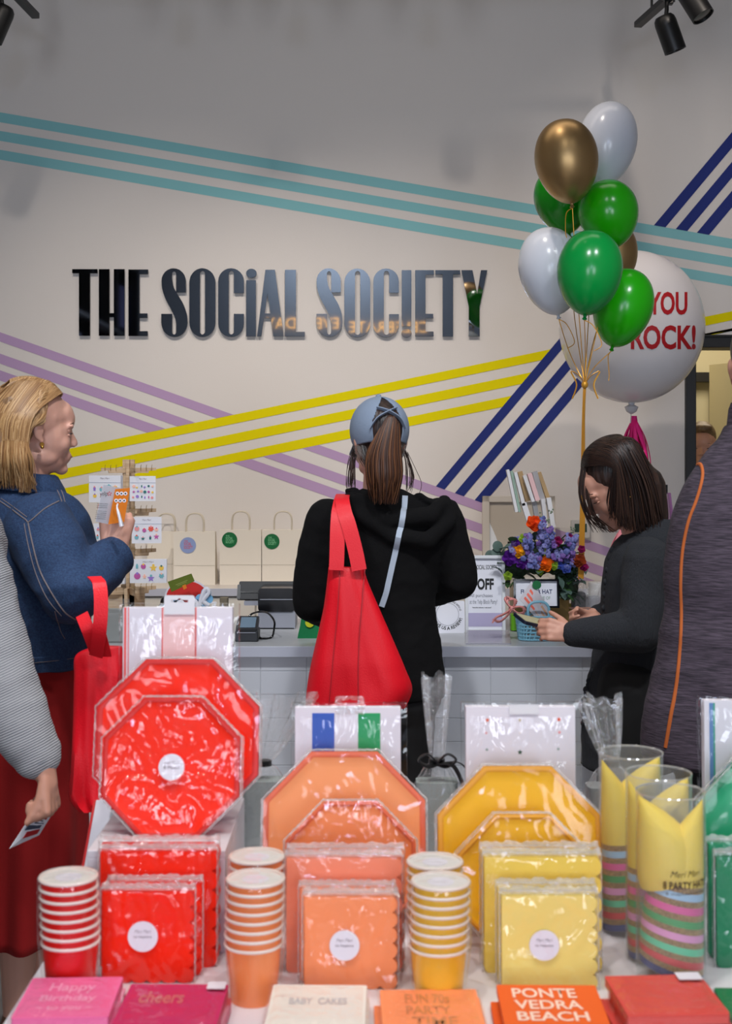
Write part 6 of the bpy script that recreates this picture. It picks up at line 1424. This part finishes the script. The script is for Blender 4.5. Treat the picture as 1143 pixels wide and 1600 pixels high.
g = MB(); g.ell(p + Vector((0, 0, .05)), (.03, .03, .05)); g.ell(p + Vector((.012, 0, .1)), (.026, .026, .026)); fuse(g, 'plush_body', m_bp, t, .004, 3)
MB().ell(p + Vector((-.004, -.02, .045)), (.018, .014, .036)).build('white_belly', m_paper, t)
# leaflet tray at the left, between jacket and red-striped pack
t = thing('leaflet_box', 'small acrylic box of leaflets at the near left of the counter', 'box', onC(178, 1005)); p = onC(178, 1005)
g = MB()
g.bx(p.x - .04, p.x + .04, p.y, p.y + .003, CT, CT + .10); g.bx(p.x - .04, p.x + .04, p.y + .06, p.y + .063, CT, CT + .14); g.bx(p.x - .04, p.x + .04, p.y, p.y + .063, CT, CT + .003); g.build('clear_box', m_clear, t, smooth=False)
MB().bx(p.x - .036, p.x + .036, p.y + .01, p.y + .05, CT + .004, CT + .11).build('leaflets', mat('leaflet_stock', (150, 152, 150), .7), t, smooth=False)

# paper gift bags on the back counter
m_kraft = mat('white_kraft_paper', (230, 222, 208), .8, bump=.05, bscale=60); m_hd = mat('twisted_paper_cord', (206, 196, 178), .8)
def pbag(label, x0, x1, ytop, d, stk=None, word=None, hx=.5):
    kk = d / F; z0 = BZ; z1 = W(0, ytop, d).z; xa, xb = W(x0, 0, d).x, W(x1, 0, d).x; t = thing('paper_bag', label, 'paper bag', Vector(((xa + xb) / 2, d, z0)), group='white kraft gift bags on the back counter')
    g = MB(); dp = .10; rs = []
    for z, th in ((z0, dp), (z0 + .02, dp), (z0 + (z1 - z0) * .55, dp * .8), (z1, dp * .45)):
        rs.append([Vector((xa, d, z)), Vector((xb, d, z)), Vector((xb - (.004), d + th / 2, z)), Vector((xb, d + th, z)), Vector((xa, d + th, z)), Vector((xa + .004, d + th / 2, z))])
    g.rings(rs); g.build('bag_body', m_kraft, t, smooth=False)
    MB().bx(xa + .001, xb - .001, d - .0012, d, z0 + (z1 - z0) * .36, z0 + (z1 - z0) * .366).build('fold_crease', mat('crease', (186, 178, 164), .8), t, smooth=False)
    mx = xa + (xb - xa) * hx
    for off in (0.004, dp * .42):
        MB().tube(cat([Vector((mx - .042, d + off, z1 - .03)), Vector((mx - .042, d + off, z1 + .055)), Vector((mx - .022, d + off + .006, z1 + .085)), Vector((mx + .022, d + off + .006, z1 + .085)), Vector((mx + .042, d + off, z1 + .055)), Vector((mx + .042, d + off, z1 - .03))], 6), .0032, 7).build('handle', m_hd, t)
    if stk:
        cx_, cy_, r_, mm, wm_ = stk; fr = Fr(W(cx_, cy_, d - .0015)); rr = r_ * kk; sk_ = MB().prism(fr, circ(0, 0, rr, 32), 0, .0008).build('round_sticker', mm, t)
        for i, s_ in enumerate(('THE', 'SOCIAL', 'SOCIETY')):
            a, b_, c_, e_ = ((-.5, .42, -.02, .62), (-.5, .0, .42, .38), (-.5, -.45, .6, -.06))[i]; text(s_, 'printed_word', fr, a * rr, b_ * rr, c_ * rr, e_ * rr, wm_, sk_, .0012, bold=.02, shear=.0)
    return t
m_sb = mat('sticker_blue', (140, 158, 204), .5); m_sg = mat('sticker_green', (8, 104, 52), .4); m_sr = mat('sticker_rose_print', (196, 90, 110), .6); m_sgl = mat('sticker_mint_print', (120, 190, 140), .6)
pbag('white paper bag half hidden behind the packet spinner', 230, 271, 831, 6.5, hx=.7)
pbag('white paper bag with a round blue sticker', 271, 336, 831, 6.38, (293.5, 852, 12.5, m_sb, m_sr))
pbag('white paper bag with a round green sticker high on the left, nearer the spinner', 343, 408, 828, 6.38, (358.5, 843.5, 12, m_sg, m_sgl))
pbag('white paper bag with a green sticker next to the woman in black', 409, 474, 828, 6.38, (424.5, 846, 12, m_sg, m_sgl))
pbag('white paper bag behind the elbow of the woman in black, right side', 676, 734, 834, 6.38)

# counter-top signs
m_fr = mat('white_frame', (214, 216, 218), .45); m_lpr = mat('lilac_print', (176, 168, 200), .6); m_lg = mat('grey_lettering', (110, 112, 122), .6)
dq = dct(988); k = dq / F
p = onC(758, 988); t = thing('framed_sign', 'white framed sale sign reading OFF beside the black sleeve', 'sign', p); tl = .10
fr = Fr(p, (1, 0, 0), (0, tl, 1)); fw_, fh = 31.5 * k, 120 * k
g = MB()
for a, b_, c_, d_ in ((-fw_, 0, -fw_ + 5 * k, fh), (fw_ - 5 * k, 0, fw_, fh), (-fw_ + 5 * k, 0, fw_ - 5 * k, 5 * k), (-fw_ + 5 * k, fh - 5 * k, fw_ - 5 * k, fh)): g.prism(fr, [(a, b_), (c_, b_), (c_, d_), (a, d_)], -.012, .003)
g.build('frame', m_fr, t, smooth=False, bevel=.001); MB().prism(fr, [(-fw_ + 5 * k, 5 * k), (fw_ - 5 * k, 5 * k), (fw_ - 5 * k, fh - 5 * k), (-fw_ + 5 * k, fh - 5 * k)], -.012, -.006).build('printed_sheet', m_paper, t, smooth=False)
MB().prism(fr, [(-fw_ + 5 * k, 9 * k), (fw_ - 5 * k, 9 * k), (fw_ - 5 * k, 30 * k), (-fw_ + 5 * k, 30 * k)], -.0058, -.0052).build('lilac_panel', m_lpr, t, smooth=False)
for s_, a, b_, c_, d_, mm, bo in (('THE SOCIAL SOCIETY', -24, 98, 19, 105, m_ink, .01), ('OFF', -12, 66, 14, 84, m_ink, .04), ('All purchases', -24, 53, 12, 60, m_lg, 0), ('at the Yelp Block Party!', -24, 42, 19, 51, m_lg, 0), ('*excluding balloons + sale items*', -20, 37, 10, 39.5, m_ink, .02)):
    text(s_, 'printed_word', fr, a * k, b_ * k, c_ * k, d_ * k, mm, t, -.0052, bold=bo)
# round review card
dq2 = dct(989); k = dq2 / F; p = onC(699, 989); t = thing('review_card', 'white card with circular lettering LEAVE US A REVIEW!', 'sign', p); fr = Fr(p, (1, 0, 0), (0, .16, 1))
MB().prism(fr, rrect(-27 * k, 0, 27 * k, 50 * k, .006), -.002, 0).build('card_board', m_paper, t)
MB().prism(fr, [(-22 * k, -.0), (22 * k, 0), (22 * k, 1.5 * k), (-22 * k, 1.5 * k)], -.06, -.002).build('easel_foot', m_clear, t, smooth=False)
rc = (0, 29 * k)
def arc_(rad, a0, a1, u0, u1):
    def f_(u, v): q = (u - u0) / (u1 - u0); a = R(a0 + (a1 - a0) * q); r_ = rad + (v if a0 > a1 else -v); return (rc[0] + r_ * cos(a), rc[1] + r_ * sin(a))
    return f_
text('LEAVE US A REVIEW!', 'printed_word', fr, 0, 0, 60 * k, 5.5 * k, m_ink, t, .0004, bold=.03, arc=arc_(24.5 * k, 196, 344, 0, 60 * k))
text('THANK YOU FOR SHOPPING WITH US', 'printed_word', fr, 0, 0, 60 * k, 3.4 * k, m_ink, t, .0004, bold=.01, arc=arc_(19.5 * k, 165, 15, 0, 60 * k))
g = MB(); N = 48; rs = [[fr.p(rc[0] + r_ * cos(2 * pi * i / N), rc[1] + r_ * sin(2 * pi * i / N), .0004) for i in range(N)] for r_ in (17.2 * k, 17.8 * k)]; g.rings(rs, capends=False); g.build('printed_ring', m_lg, t, smooth=False)
# flat acrylic leaflet holder lying on the counter
a, b_ = onC(727, 1007), onC(798, 1007); c_ = onC(795, 990); d_ = onC(728, 990)
g = MB(); g.add([a + Vector((0, 0, .004)), b_ + Vector((0, 0, .004)), c_ + Vector((0, 0, .012)), d_ + Vector((0, 0, .012)), a, b_, c_, d_], [(0, 1, 2, 3), (7, 6, 5, 4), (0, 4, 5, 1), (1, 5, 6, 2), (2, 6, 7, 3), (3, 7, 4, 0)])
t = thing('leaflet_tray', 'flat clear tray with a pale leaflet lying in front of the framed sign', 'tray', (a + b_) / 2); g.build('clear_tray', mat('smoked_acrylic', (150, 148, 156), .15), t, smooth=False)
text('Buy one, get one', 'printed_word', Fr((a + d_) / 2 + Vector((.02, 0, .0115)), (1, 0, 0), (0, 1, .06)), .01, -.004, .11, .008, m_lg, t, .001)
# framed flower hat card
dq3 = 4.55; k = dq3 / F; p = W(838, 950, dq3); 
t = thing('framed_card', 'black framed card advertising a flower bar in front of the bouquet', 'sign', Vector((p.x, p.y, CT))); MB().rbox(Vector((p.x, p.y + .012, (CT + p.z) / 2 + .004)), (.07, .05, p.z - CT + .008), .008).build('riser_block', m_clear, t); fr = Fr(p + Vector((0, 0, 0)), (1, 0, 0), (0, .12, 1)); fw_, fh = 35.5 * k, 45 * k; b0 = 0
g = MB()
for a, b_, c_, d_ in ((-fw_, b0, -fw_ + 3.2 * k, fh), (fw_ - 3.2 * k, b0, fw_, fh), (-fw_, b0, fw_, b0 + 3.2 * k), (-fw_, fh - 3.2 * k, fw_, fh)): g.prism(fr, [(a, b_), (c_, b_), (c_, d_), (a, d_)], -.012, .002)
g.build('frame', m_bp, t, smooth=False); MB().prism(fr, [(-fw_ + 3 * k, 3 * k), (fw_ - 3 * k, 3 * k), (fw_ - 3 * k, fh - 3 * k), (-fw_ + 3 * k, fh - 3 * k)], -.012, -.006).build('card_sheet', m_paper, t, smooth=False)
text('FLOWER HAT', 'printed_word', fr, -24 * k, 22 * k, 25 * k, 29 * k, mat('navy_print', (34, 40, 90), .6), t, -.0055, bold=.02); text('ONE OF', 'printed_word', fr, 2 * k, 13 * k, 22 * k, 18 * k, mat('sage_print', (120, 150, 120), .6), t, -.0055)
# pale blue jelly basket with bow and ticket
m_jb = mat('pale_blue_rubber', (140, 198, 220), .4); bc_ = onC(842, 1004); bc_ = Vector((W(840, 0, 4.40).x, 4.42, CT)); k = 4.4 / F
t = thing('jelly_basket', 'small pale blue woven rubber basket below the phone', 'basket', bc_)
def bpt(a, h_): 
    ca, sa = cos(a), sin(a); rx = .062 + .010 * h_; ry = .036 + .006 * h_
    return bc_ + Vector((math.copysign(abs(ca) ** .6, ca) * rx, math.copysign(abs(sa) ** .6, sa) * ry, .004 + .078 * h_))
for j_ in range(7): MB().tube([bpt(2 * pi * i / 48, j_ / 6) for i in range(49)], .0026, 6).build('hoop', m_jb, t)
for i in range(30): MB().tube([bpt(2 * pi * i / 30 + .06 * q, q / 4) for q in range(5)], .0024, 6).build('strut', m_jb, t)
g = MB(); g.rings([[bpt(2 * pi * i / 48, 0) for i in range(48)], [bpt(2 * pi * i / 48, 0) + Vector((0, 0, .003)) for i in range(48)]]); g.build('basket_floor', m_jb, t)
for yy in (-.034, .034):
    MB().tube(cat([bc_ + Vector((-.034, yy, .08)), bc_ + Vector((-.034, yy, .112)), bc_ + Vector((-.018, yy, .13)), bc_ + Vector((.018, yy, .13)), bc_ + Vector((.034, yy, .112)), bc_ + Vector((.034, yy, .08))], 6), .0045, 8).build('handle', m_jb, t)
t = thing('sticker_pack', 'slanted clear packet of red and white stickers standing in the blue basket', 'packet', W(845, 955, 4.41))
q = [W(845, 975, 4.405), W(866, 963, 4.42), W(830, 908, 4.45), W(811, 936, 4.43)]
g = MB(); quad3(g, q, 0, 0, 1, 1, -.001, .0005); g.build('backing_card', mat('pale_grey_card', (190, 184, 190), .5), t, smooth=False)
g = MB()
for i in range(3): quad3(g, q, .18 + .22 * i, .45, .30 + .22 * i, .9, .0006, .0014)
g.m = 1
for i in range(3): quad3(g, q, .18 + .22 * i, .1, .30 + .22 * i, .4, .0006, .0014)
g.build('sticker_strips', [mat('coral_sticker', (226, 96, 72), .5), mat('tan_sticker', (196, 150, 120), .5)], t, smooth=False)
MB().prism(Fr(W(838, 914, 4.44)), circ(0, 0, 7 * k, 20), 0, .002).build('green_dot', m_sg, t)
m_bow = mat('dusty_pink_satin', (214, 140, 134), .45)
t = thing('satin_bow', 'dusty pink bow tied at the left side of the blue basket', 'bow', W(797, 955, 4.38)); B0 = W(799, 951, 4.37)
for nm_, P in (('bow_loop', [(799, 951), (790, 940), (792, 936), (804, 937), (803, 946), (799, 951)]), ('bow_loop', [(799, 951), (808, 948), (818, 950), (817, 958), (808, 958), (799, 951)]), ('bow_tail', [(799, 952), (786, 960), (776, 964), (771, 970)]), ('bow_tail', [(799, 952), (792, 962), (781, 971), (773, 969)])):
    MB().tube([W(x, y, 4.37 + .006 * (i % 3)) for i, (x, y) in enumerate(cat(P, 6))], .0105, 8, flat=.35).build(nm_, m_bow, t)
MB().ell(B0, (.007, .007, .009)).build('bow_knot', m_bow, t)
tag(MB().rbox(onC(806, 985) + Vector((0, 0, .03)), (.04, .05, .055), .008).build('lime_box', mat('lime_plastic', (120, 196, 30), .5)), 'lime green little box behind the pink bow', 'box')
t = thing('flyer_stack', 'bright yellow booklet standing behind the blue basket', 'booklet', onC(885, 978)); p = onC(885, 978)
g = MB(); g.rings([[p + Vector((-.03, 0, 0)), p + Vector((.02, 0, 0)), p + Vector((.02, .006, 0)), p + Vector((-.03, .006, 0))], [W(873, 931, p.y), W(893, 945, p.y), W(893, 945, p.y + .006), W(873, 931, p.y + .006)]]); g.build('booklet', mat('bright_yellow', (226, 206, 20), .6), t, smooth=False)
# bead string basket & bagged goods
m_rose = mat('rose_wire', (214, 160, 140), .4, metal=.3); p = onC(925, 982)
t = thing('wire_basket', 'rose wire basket holding bagged trinkets behind the phone', 'basket', p)
zt_ = W(0, 950, p.y).z; wa, wb_ = W(885, 0, p.y).x, W(955, 0, p.y).x
MB().tube([Vector((wa, p.y, zt_)), Vector((wb_, p.y, zt_)), Vector((wb_, p.y + .14, zt_)), Vector((wa, p.y + .14, zt_)), Vector((wa, p.y, zt_))], .003, 6).build('rim_wire', m_rose, t)
MB().tube([Vector((wa + .01, p.y + .01, CT + .004)), Vector((wb_ - .01, p.y + .01, CT + .004)), Vector((wb_ - .01, p.y + .13, CT + .004)), Vector((wa + .01, p.y + .13, CT + .004)), Vector((wa + .01, p.y + .01, CT + .004))], .003, 6).build('base_wire', m_rose, t)
for i in range(9): q = i / 8; MB().tube([Vector((wa + (wb_ - wa) * q, p.y, zt_)), Vector((wa + .01 + (wb_ - wa - .02) * q, p.y + .01, CT + .004))], .0015, 5).build('side_wire', m_rose, t)
rnd = random.Random(9)
for i, (x_, y_, w_, h_, c_, nm_) in enumerate(((903, 945, 30, 44, (60, 60, 66), 'dark trinket in a clear bag standing left in the wire basket'), (925, 947, 34, 40, (150, 150, 156), 'silvery bagged trinket in the middle of the wire basket'), (950, 948, 34, 34, (150, 24, 74), 'crimson bagged trinket at the right of the wire basket'))):
    dd = p.y + .05 + .02 * (i % 2); kk = dd / F; o_ = W(x_, y_ + 26, dd); t = thing('trinket_bag', nm_, 'bag', o_, group=None)
    MB().rbox(o_ + Vector((0, .0, h_ * kk * .62)), (w_ * kk * .7, .03, h_ * kk * .9), .012, axis='y').build('trinket', mat('trinket_%d' % i, c_, .4), t)
    g = MB(); rs = []
    for q in range(9):
        z_ = q / 8 * (h_ + 22) * kk; wq = w_ * kk * (.55 if q < 6 else .55 - .05 * (q - 5)); rs.append([o_ + Vector((cos(2 * pi * j_ / 28) * wq * (1 + .12 * rnd.uniform(-1, 1)), sin(2 * pi * j_ / 28) * .028 * (1 + .3 * rnd.uniform(-1, 1)), z_ + (.004 * rnd.uniform(-1, 1)))) for j_ in range(28)])
    g.rings(rs, capends=False); g.build('clear_bag', m_filmb, t, auto=20)
tag(MB().rev(onC(934, 976), [(.036, 0), (.036, .15), (.034, .155), (.001, .155)], 28).build('white_candle_jar', mat('matte_white', (190, 186, 184), .5)), 'pale round jar standing behind the bagged trinkets', 'jar')

# flower arrangement in a gold vase
VC = onC(845, 960); VC = Vector((W(845, 0, 4.72).x, 4.74, CT)); m_vase = mat('antique_gold', (136, 108, 60), .4, metal=.5)
fa = thing('flower_arrangement', 'bouquet of purple, blue and orange flowers in a square gold vase', 'flowers', VC)
g = MB(); g.rbox(VC + Vector((-.005, 0, .075)), (.20, .13, .15), .006); g.build('vase', m_vase, fa)
rnd = random.Random(21); dF = 4.62
m_leaf = mat('deep_leaf', (52, 90, 40), .6); m_leaf2 = mat('eucalyptus', (70, 92, 84), .6); m_limef = mat('lime_bloom', (150, 180, 50), .7)
def leafmesh(g, p, d, L, w_, up=Vector((0, 0, 1))):
    d = d.normalized(); s_ = d.cross(up); s_ = s_.normalized() if s_.length > .01 else Vector((1, 0, 0)); n_ = s_.cross(d)
    pts = [(0, 0), (.25, .8), (.5, 1), (.78, .62), (1, 0)]; ctr = [p + d * L * a + n_ * L * .12 * sin(pi * a) for a, b_ in pts]
    g.rings([[c - s_ * w_ * b_ + n_ * w_ * .15, c + n_ * 0, c + s_ * w_ * b_ + n_ * w_ * .15, c - n_ * .001] for c, (a, b_) in zip(ctr, pts)], capends=False)
fg_ = MB(); fg_.ell(W(846, 872, 4.67), (.115, .045, .055)); fg_.ell(W(886, 905, 4.68), (.035, .035, .07)); fg_.ell(W(806, 880, 4.68), (.045, .04, .045))
fuse(fg_, 'foliage_mass', mat('dark_foliage', (38, 62, 34), .8, c2=(20, 36, 20), vscale=60), fa, .005, 0, post=wrinkle(.012, 30, (1, 1, 1), .006, 70))
for i in range(60):
    x_ = rnd.uniform(790, 904); y_ = rnd.uniform(846, 905); p = W(x_, y_, dF + rnd.uniform(-.02, .1)); g = MB()
    leafmesh(g, p, Vector((rnd.uniform(-1, 1), rnd.uniform(-1, .1), rnd.uniform(-.5, .6))), rnd.uniform(.045, .075), rnd.uniform(.016, .026)); g.build('leaf', m_leaf if rnd.random() < .6 else m_leaf2, fa, fix=False)
for i in range(38):
    x_, y_ = (rnd.uniform(870, 902), rnd.uniform(885, 936)) if i < 28 else (rnd.uniform(784, 800), rnd.uniform(888, 915)); p = W(x_, y_, dF + rnd.uniform(-.02, .05)); g = MB()
    leafmesh(g, p, Vector((rnd.uniform(-1, 1), rnd.uniform(-1, .1), rnd.uniform(-1, .4))), rnd.uniform(.03, .05), rnd.uniform(.010, .016)); g.build('leaf', m_leaf if rnd.random() < .35 else m_leaf2, fa, fix=False)
for i in range(10):
    x_, y_ = rnd.uniform(764, 792), rnd.uniform(846, 874); p = W(x_, y_, dF + .05); nrm = Vector((rnd.uniform(-.5, .5), -1, rnd.uniform(-.2, .8))).normalized(); MB().rev(p, [(.001, .001), (.012, .002), (.02, 0), (.012, -.001), (.001, -.001)], 14, nrm).build('eucalyptus_leaf', m_leaf2, fa)
def rose(cx_, cy_, r_, m, d=dF - .03):
    c = W(cx_, cy_, d); rr = r_ * d / F; g = MB(); ax = Vector((rnd.uniform(-.25, .25), -1, rnd.uniform(.1, .5))).normalized(); A = ax.orthogonal().normalized(); B = ax.cross(A)
    for l_ in range(6):
        R0 = rr * (1 - .14 * l_); off = rr * (-.35 + .17 * l_); ph_ = rnd.uniform(0, 6.28); nf_ = (5, 6, 7, 6, 5, 4)[l_]; rs = []
        for q in (.08, .4, .7, .9, 1.0):
            rs.append([c + ax * (off + rr * .42 * q * q + rr * .10 * q * sin(nf_ * a_ + ph_)) + (A * cos(a_) + B * sin(a_)) * R0 * q * (1 + .10 * q * sin(nf_ * a_ + ph_ + 1)) for a_ in [2 * pi * k_ / 36 for k_ in range(36)]])
        g.rings(rs, capends=False)
    return g.build('bloom', m, fa, fix=False, auto=80)
m_orf = mat('orange_petal', (236, 112, 12), .6); m_yef = mat('amber_petal', (240, 170, 20), .6); m_puf = mat('purple_petal', (92, 28, 140), .6); m_mgf = mat('magenta_petal', (150, 20, 90), .6); m_rdf = mat('orange_red_petal', (238, 84, 14), .6); m_brn = mat('rust_petal', (150, 60, 20), .6)
for a in ((851, 881, 13, m_orf), (809, 861, 11, m_yef), (834, 818, 13, m_rdf), (796, 872, 12, m_puf), (815, 880, 9, m_puf), (870, 846, 8, m_mgf), (904, 876, 11, m_brn), (908, 858, 6, m_mgf), (889, 838, 5, m_mgf), (806, 848, 6, m_puf), (866, 884, 7, m_limef), (818, 842, 8, m_limef), (843, 893, 6, m_limef), (793, 900, 7, m_limef), (912, 886, 7, m_mgf), (884, 888, 8, mat('cobalt_petal', (70, 90, 180), .6)), (874, 884, 6, mat('cobalt_petal', (70, 90, 180), .6))): rose(*a)
m_lv = [mat('lavender_floret', (112, 112, 168), .65), mat('periwinkle_floret', (88, 96, 156), .65), mat('mauve_floret', (104, 74, 144), .65)]
def spike(x0, y0, x1, y1, w_, n):
    for i in range(n):
        q = i / max(1, n - 1); g = MB(); mm = rnd.choice(m_lv)
        for _ in range(3):
            c = W(x0 + (x1 - x0) * q + rnd.uniform(-w_, w_) * (1 - .5 * q), y0 + (y1 - y0) * q + rnd.uniform(-3, 3), dF - .02 + rnd.uniform(-.03, .03))
            nrm = Vector((rnd.uniform(-.8, .8), -1, rnd.uniform(-.4, .8))).normalized(); a_ = nrm.orthogonal().normalized(); b__ = nrm.cross(a_)
            for j_ in range(5): an = 2 * pi * j_ / 5; dv_ = a_ * cos(an) + b__ * sin(an); g.ell(c + dv_ * .0065, (.006, .0055, .0018), (dv_ * .4 + nrm).to_track_quat('Z', 'Y').to_matrix(), 7, 5)
        g.build('floret_cluster', mm, fa, fix=False)
spike(826, 884, 824, 836, 10, 13); spike(848, 870, 846, 812, 9, 13); spike(862, 872, 858, 828, 8, 9); spike(884, 880, 893, 836, 13, 16); spike(832, 884, 838, 868, 12, 8); spike(800, 862, 806, 842, 6, 5); spike(878, 884, 870, 862, 9, 6)
MB().tube(cat([W(850, 868, dF - .04), W(852, 850, dF - .04), W(848, 836, dF - .03)], 4), .003, 6).build('stem', mat('stem_green', (110, 130, 60), .6), fa)
for x_, y_ in ((845, 806), (860, 800), (856, 812), (840, 812), (895, 828), (902, 836)):
    g = MB(); 
    for _ in range(5): c = W(x_ + rnd.uniform(-4, 4), y_ + rnd.uniform(-5, 5), dF); g.ell(c, .0035, None, 8, 6)
    g.build('berry_sprig', mat('grey_green_berry', (120, 132, 110), .6), fa)

# greeting card rack, tilted
m_acr = m_clear; RC = W(826, 800, 5.05)
RB = Vector((W(834, 0, 5.05).x, 5.1, CT))
t = thing('card_rack', 'clear tiered rack of greeting cards leaning back behind the flowers', 'card rack', RB)
g = MB(); g.rings([[RB + Vector((-.09, -.06, 0)), RB + Vector((.09, -.06, 0)), RB + Vector((.09, .06, 0)), RB + Vector((-.09, .06, 0))], [RB + Vector((-.07, -.05, .25)), RB + Vector((.08, -.05, .25)), RB + Vector((.08, .05, .25)), RB + Vector((-.07, .05, .25))]]); g.build('stand', m_acr, t, smooth=False)
def slat(nm_, x0, y0, x1, y1, w_, d, m, par, th=.03):
    a, b_ = W(x0, y0, d), W(x1, y1, d); kk = d / F; u = (b_ - a); fr_ = Fr(a, (1, 0, 0), u); fr_.x = (fr_.x - fr_.y * fr_.x.dot(fr_.y)).normalized(); fr_.n = fr_.x.cross(fr_.y); L = u.length
    return MB().prism(fr_, [(-w_ * kk / 2, 0), (w_ * kk / 2, 0), (w_ * kk / 2, L), (-w_ * kk / 2, L)], -th, 0).build(nm_, m, par, smooth=False)
m_gc = [mat('card_white', (216, 214, 216), .5), mat('card_sage', (150, 176, 160), .6), mat('card_kraft', (176, 146, 104), .7), mat('card_blush', (226, 186, 186), .6), mat('card_grey', (160, 158, 160), .6)]
CL = [('white', 0, 807, 800, 793, 734, 4.5, 'leftmost'), ('sage', 1, 812, 800, 799, 736, 4, 'second from the left'), ('white', 0, 818, 790, 805, 738, 5, 'third from the left'), ('kraft brown', 2, 825, 783, 812, 737, 7.5, 'left of the blush one'),
      ('white', 0, 833, 784, 819, 743, 5, 'below the blush one'), ('blush', 3, 840, 782, 827, 740, 7, 'at the middle of the rack'), ('grey', 4, 848, 784, 835, 737, 8, 'right of the blush one'), ('kraft brown', 2, 856, 778, 842, 738, 6, 'at the right end'),
      ('white', 0, 830, 824, 818, 786, 8, 'in the lower tier, left'), ('grey', 4, 842, 826, 834, 782, 7, 'in the lower tier, centre'), ('white', 0, 853, 824, 848, 780, 6, 'in the lower tier, right of centre'), ('white', 0, 864, 824, 857, 778, 7, 'in the lower tier, far right')]
for c_, mi_, x0_, y0_, x1_, y1_, w_, wh in CL:
    o = slat('greeting_card', x0_, y0_, x1_, y1_, w_, 5.0 + .02 * (mi_ % 3), m_gc[mi_], None); tag(o, '%s greeting card seen edge-on in the card rack, %s' % (c_, wh), 'greeting card', 'greeting cards in the clear rack')
# white framed mirror on the back counter, thermostat, small bottles
mx0, mx1 = W(754, 0, 6.4).x, W(868, 0, 6.4).x; mz1 = W(0, 775, 6.4).z
t = thing('framed_mirror', 'white framed board standing on the back counter behind the bouquet', 'frame', Vector(((mx0 + mx1) / 2, 6.4, BZ))); fr = Fr(((mx0 + mx1) / 2, 6.4, BZ), (1, 0, 0), (0, .06, 1)); hw_, hh_ = (mx1 - mx0) / 2, mz1 - BZ
g = MB()
for a, b_, c_, d_ in ((-hw_, 0, -hw_ + .035, hh_), (hw_ - .035, 0, hw_, hh_), (-hw_, 0, hw_, .035), (-hw_, hh_ - .03, hw_, hh_)): g.prism(fr, [(a, b_), (c_, b_), (c_, d_), (a, d_)], -.03, .0)
g.build('frame', mat('ivory_frame', (206, 198, 186), .5), t, smooth=False, bevel=.002); MB().prism(fr, [(-hw_ + .035, .035), (hw_ - .035, .035), (hw_ - .035, hh_ - .03), (-hw_ + .035, hh_ - .03)], -.025, -.015).build('board', mat('mirror_cream_reflection', (190, 180, 166), .5), t, smooth=False)  # in place of mirror glass: its cream reflection painted as flat colour
g = MB(); g.prism(fr, cat([(-hw_ + .036, .036), (-hw_ + .10, .036), (-hw_ + .095, .12), (-hw_ + .07, .22), (-hw_ + .036, .3)], 6), -.0148, -.012); g.build('white_shape', mat('gloss_white', (232, 236, 240), .3), t, smooth=False)
for px in (796, 803): 
    b0_ = Vector((W(px, 0, 6.3).x, 6.3, BZ)); tag(MB().rev(b0_, [(.02, 0), (.02, .13), (.009, .17), (.009, .2), (.011, .2), (.011, .215)], 16).build('dark_bottle', mat('dark_glass', (26, 22, 24), .15)), 'slim dark glass bottle in front of the white frame, %s of the pair' % ('left' if px < 800 else 'right'), 'bottle', 'pair of dark bottles')
fr = Fr(W(905.5, 840, YW - .001)); k = YW / F; t = thing('thermostat', 'white wall thermostat with a dark green display beside the ribbon', 'thermostat', fr.o)
MB().prism(fr, rrect(-14.5 * k, 0, 14.5 * k, 28 * k, .006), 0, .024).build('housing', mat('thermostat_white', (206, 204, 200), .5), t); MB().prism(fr, [(-9.5 * k, 9 * k), (9.5 * k, 9 * k), (9.5 * k, 22 * k), (-9.5 * k, 22 * k)], .024, .0255).build('display', mat('lcd_green', (34, 66, 52), .25), t, smooth=False)
# pink tin and small tag beyond the cardigan
t = thing('glue_bottle', 'red and white glue bottle leaning behind the charcoal cardigan', 'bottle', W(953, 890, 4.9)); a_, b_ = W(949, 893, 4.9), W(961, 866, 4.9); u = b_ - a_
MB().rev(a_ - u * .0, [(.011, 0), (.012, u.length * .2)], 18, u).build('red_base', mat('poster_red', (214, 40, 34), .6), t); MB().rev(a_ + u * .2, [(.0118, 0), (.0118, u.length * .5)], 18, u).build('white_band', m_paper, t); MB().rev(a_ + u * .7, [(.012, 0), (.011, u.length * .2), (.006, u.length * .32)], 18, u).build('red_cap', mat('poster_red', (214, 40, 34), .6), t)
# rail of pink trims by the doorway
t = thing('trim_hook', 'black wall hook with lilac trims between the bob hair and the doorway', 'hook', W(1040, 790, 6.3)); h0 = Vector((W(1040, 0, 6.5).x, 6.5, W(0, 770, 6.5).z))
MB().tube([h0 + Vector((-.05, .1, 0)), h0 + Vector((-.05, 0, 0)), h0 + Vector((-.05, -.0, .04))], .006, 8).build('hook_arm', m_black, t); MB().tube([h0 + Vector((0, .1, 0)), h0 + Vector((0, 0, 0)), h0 + Vector((0, 0, .04))], .008, 8).build('hook_arm', m_black, t)
g = MB()
for i in range(12): x_ = rnd.uniform(-.01, .06); g.tube([h0 + Vector((x_ * .4, -.01, 0)), h0 + Vector((x_, -.01 + rnd.uniform(-.02, .02), -.25))], .006, 5, flat=.3)
g.build('lilac_fringe', mat('lilac_tissue', (206, 150, 206), .7), t)
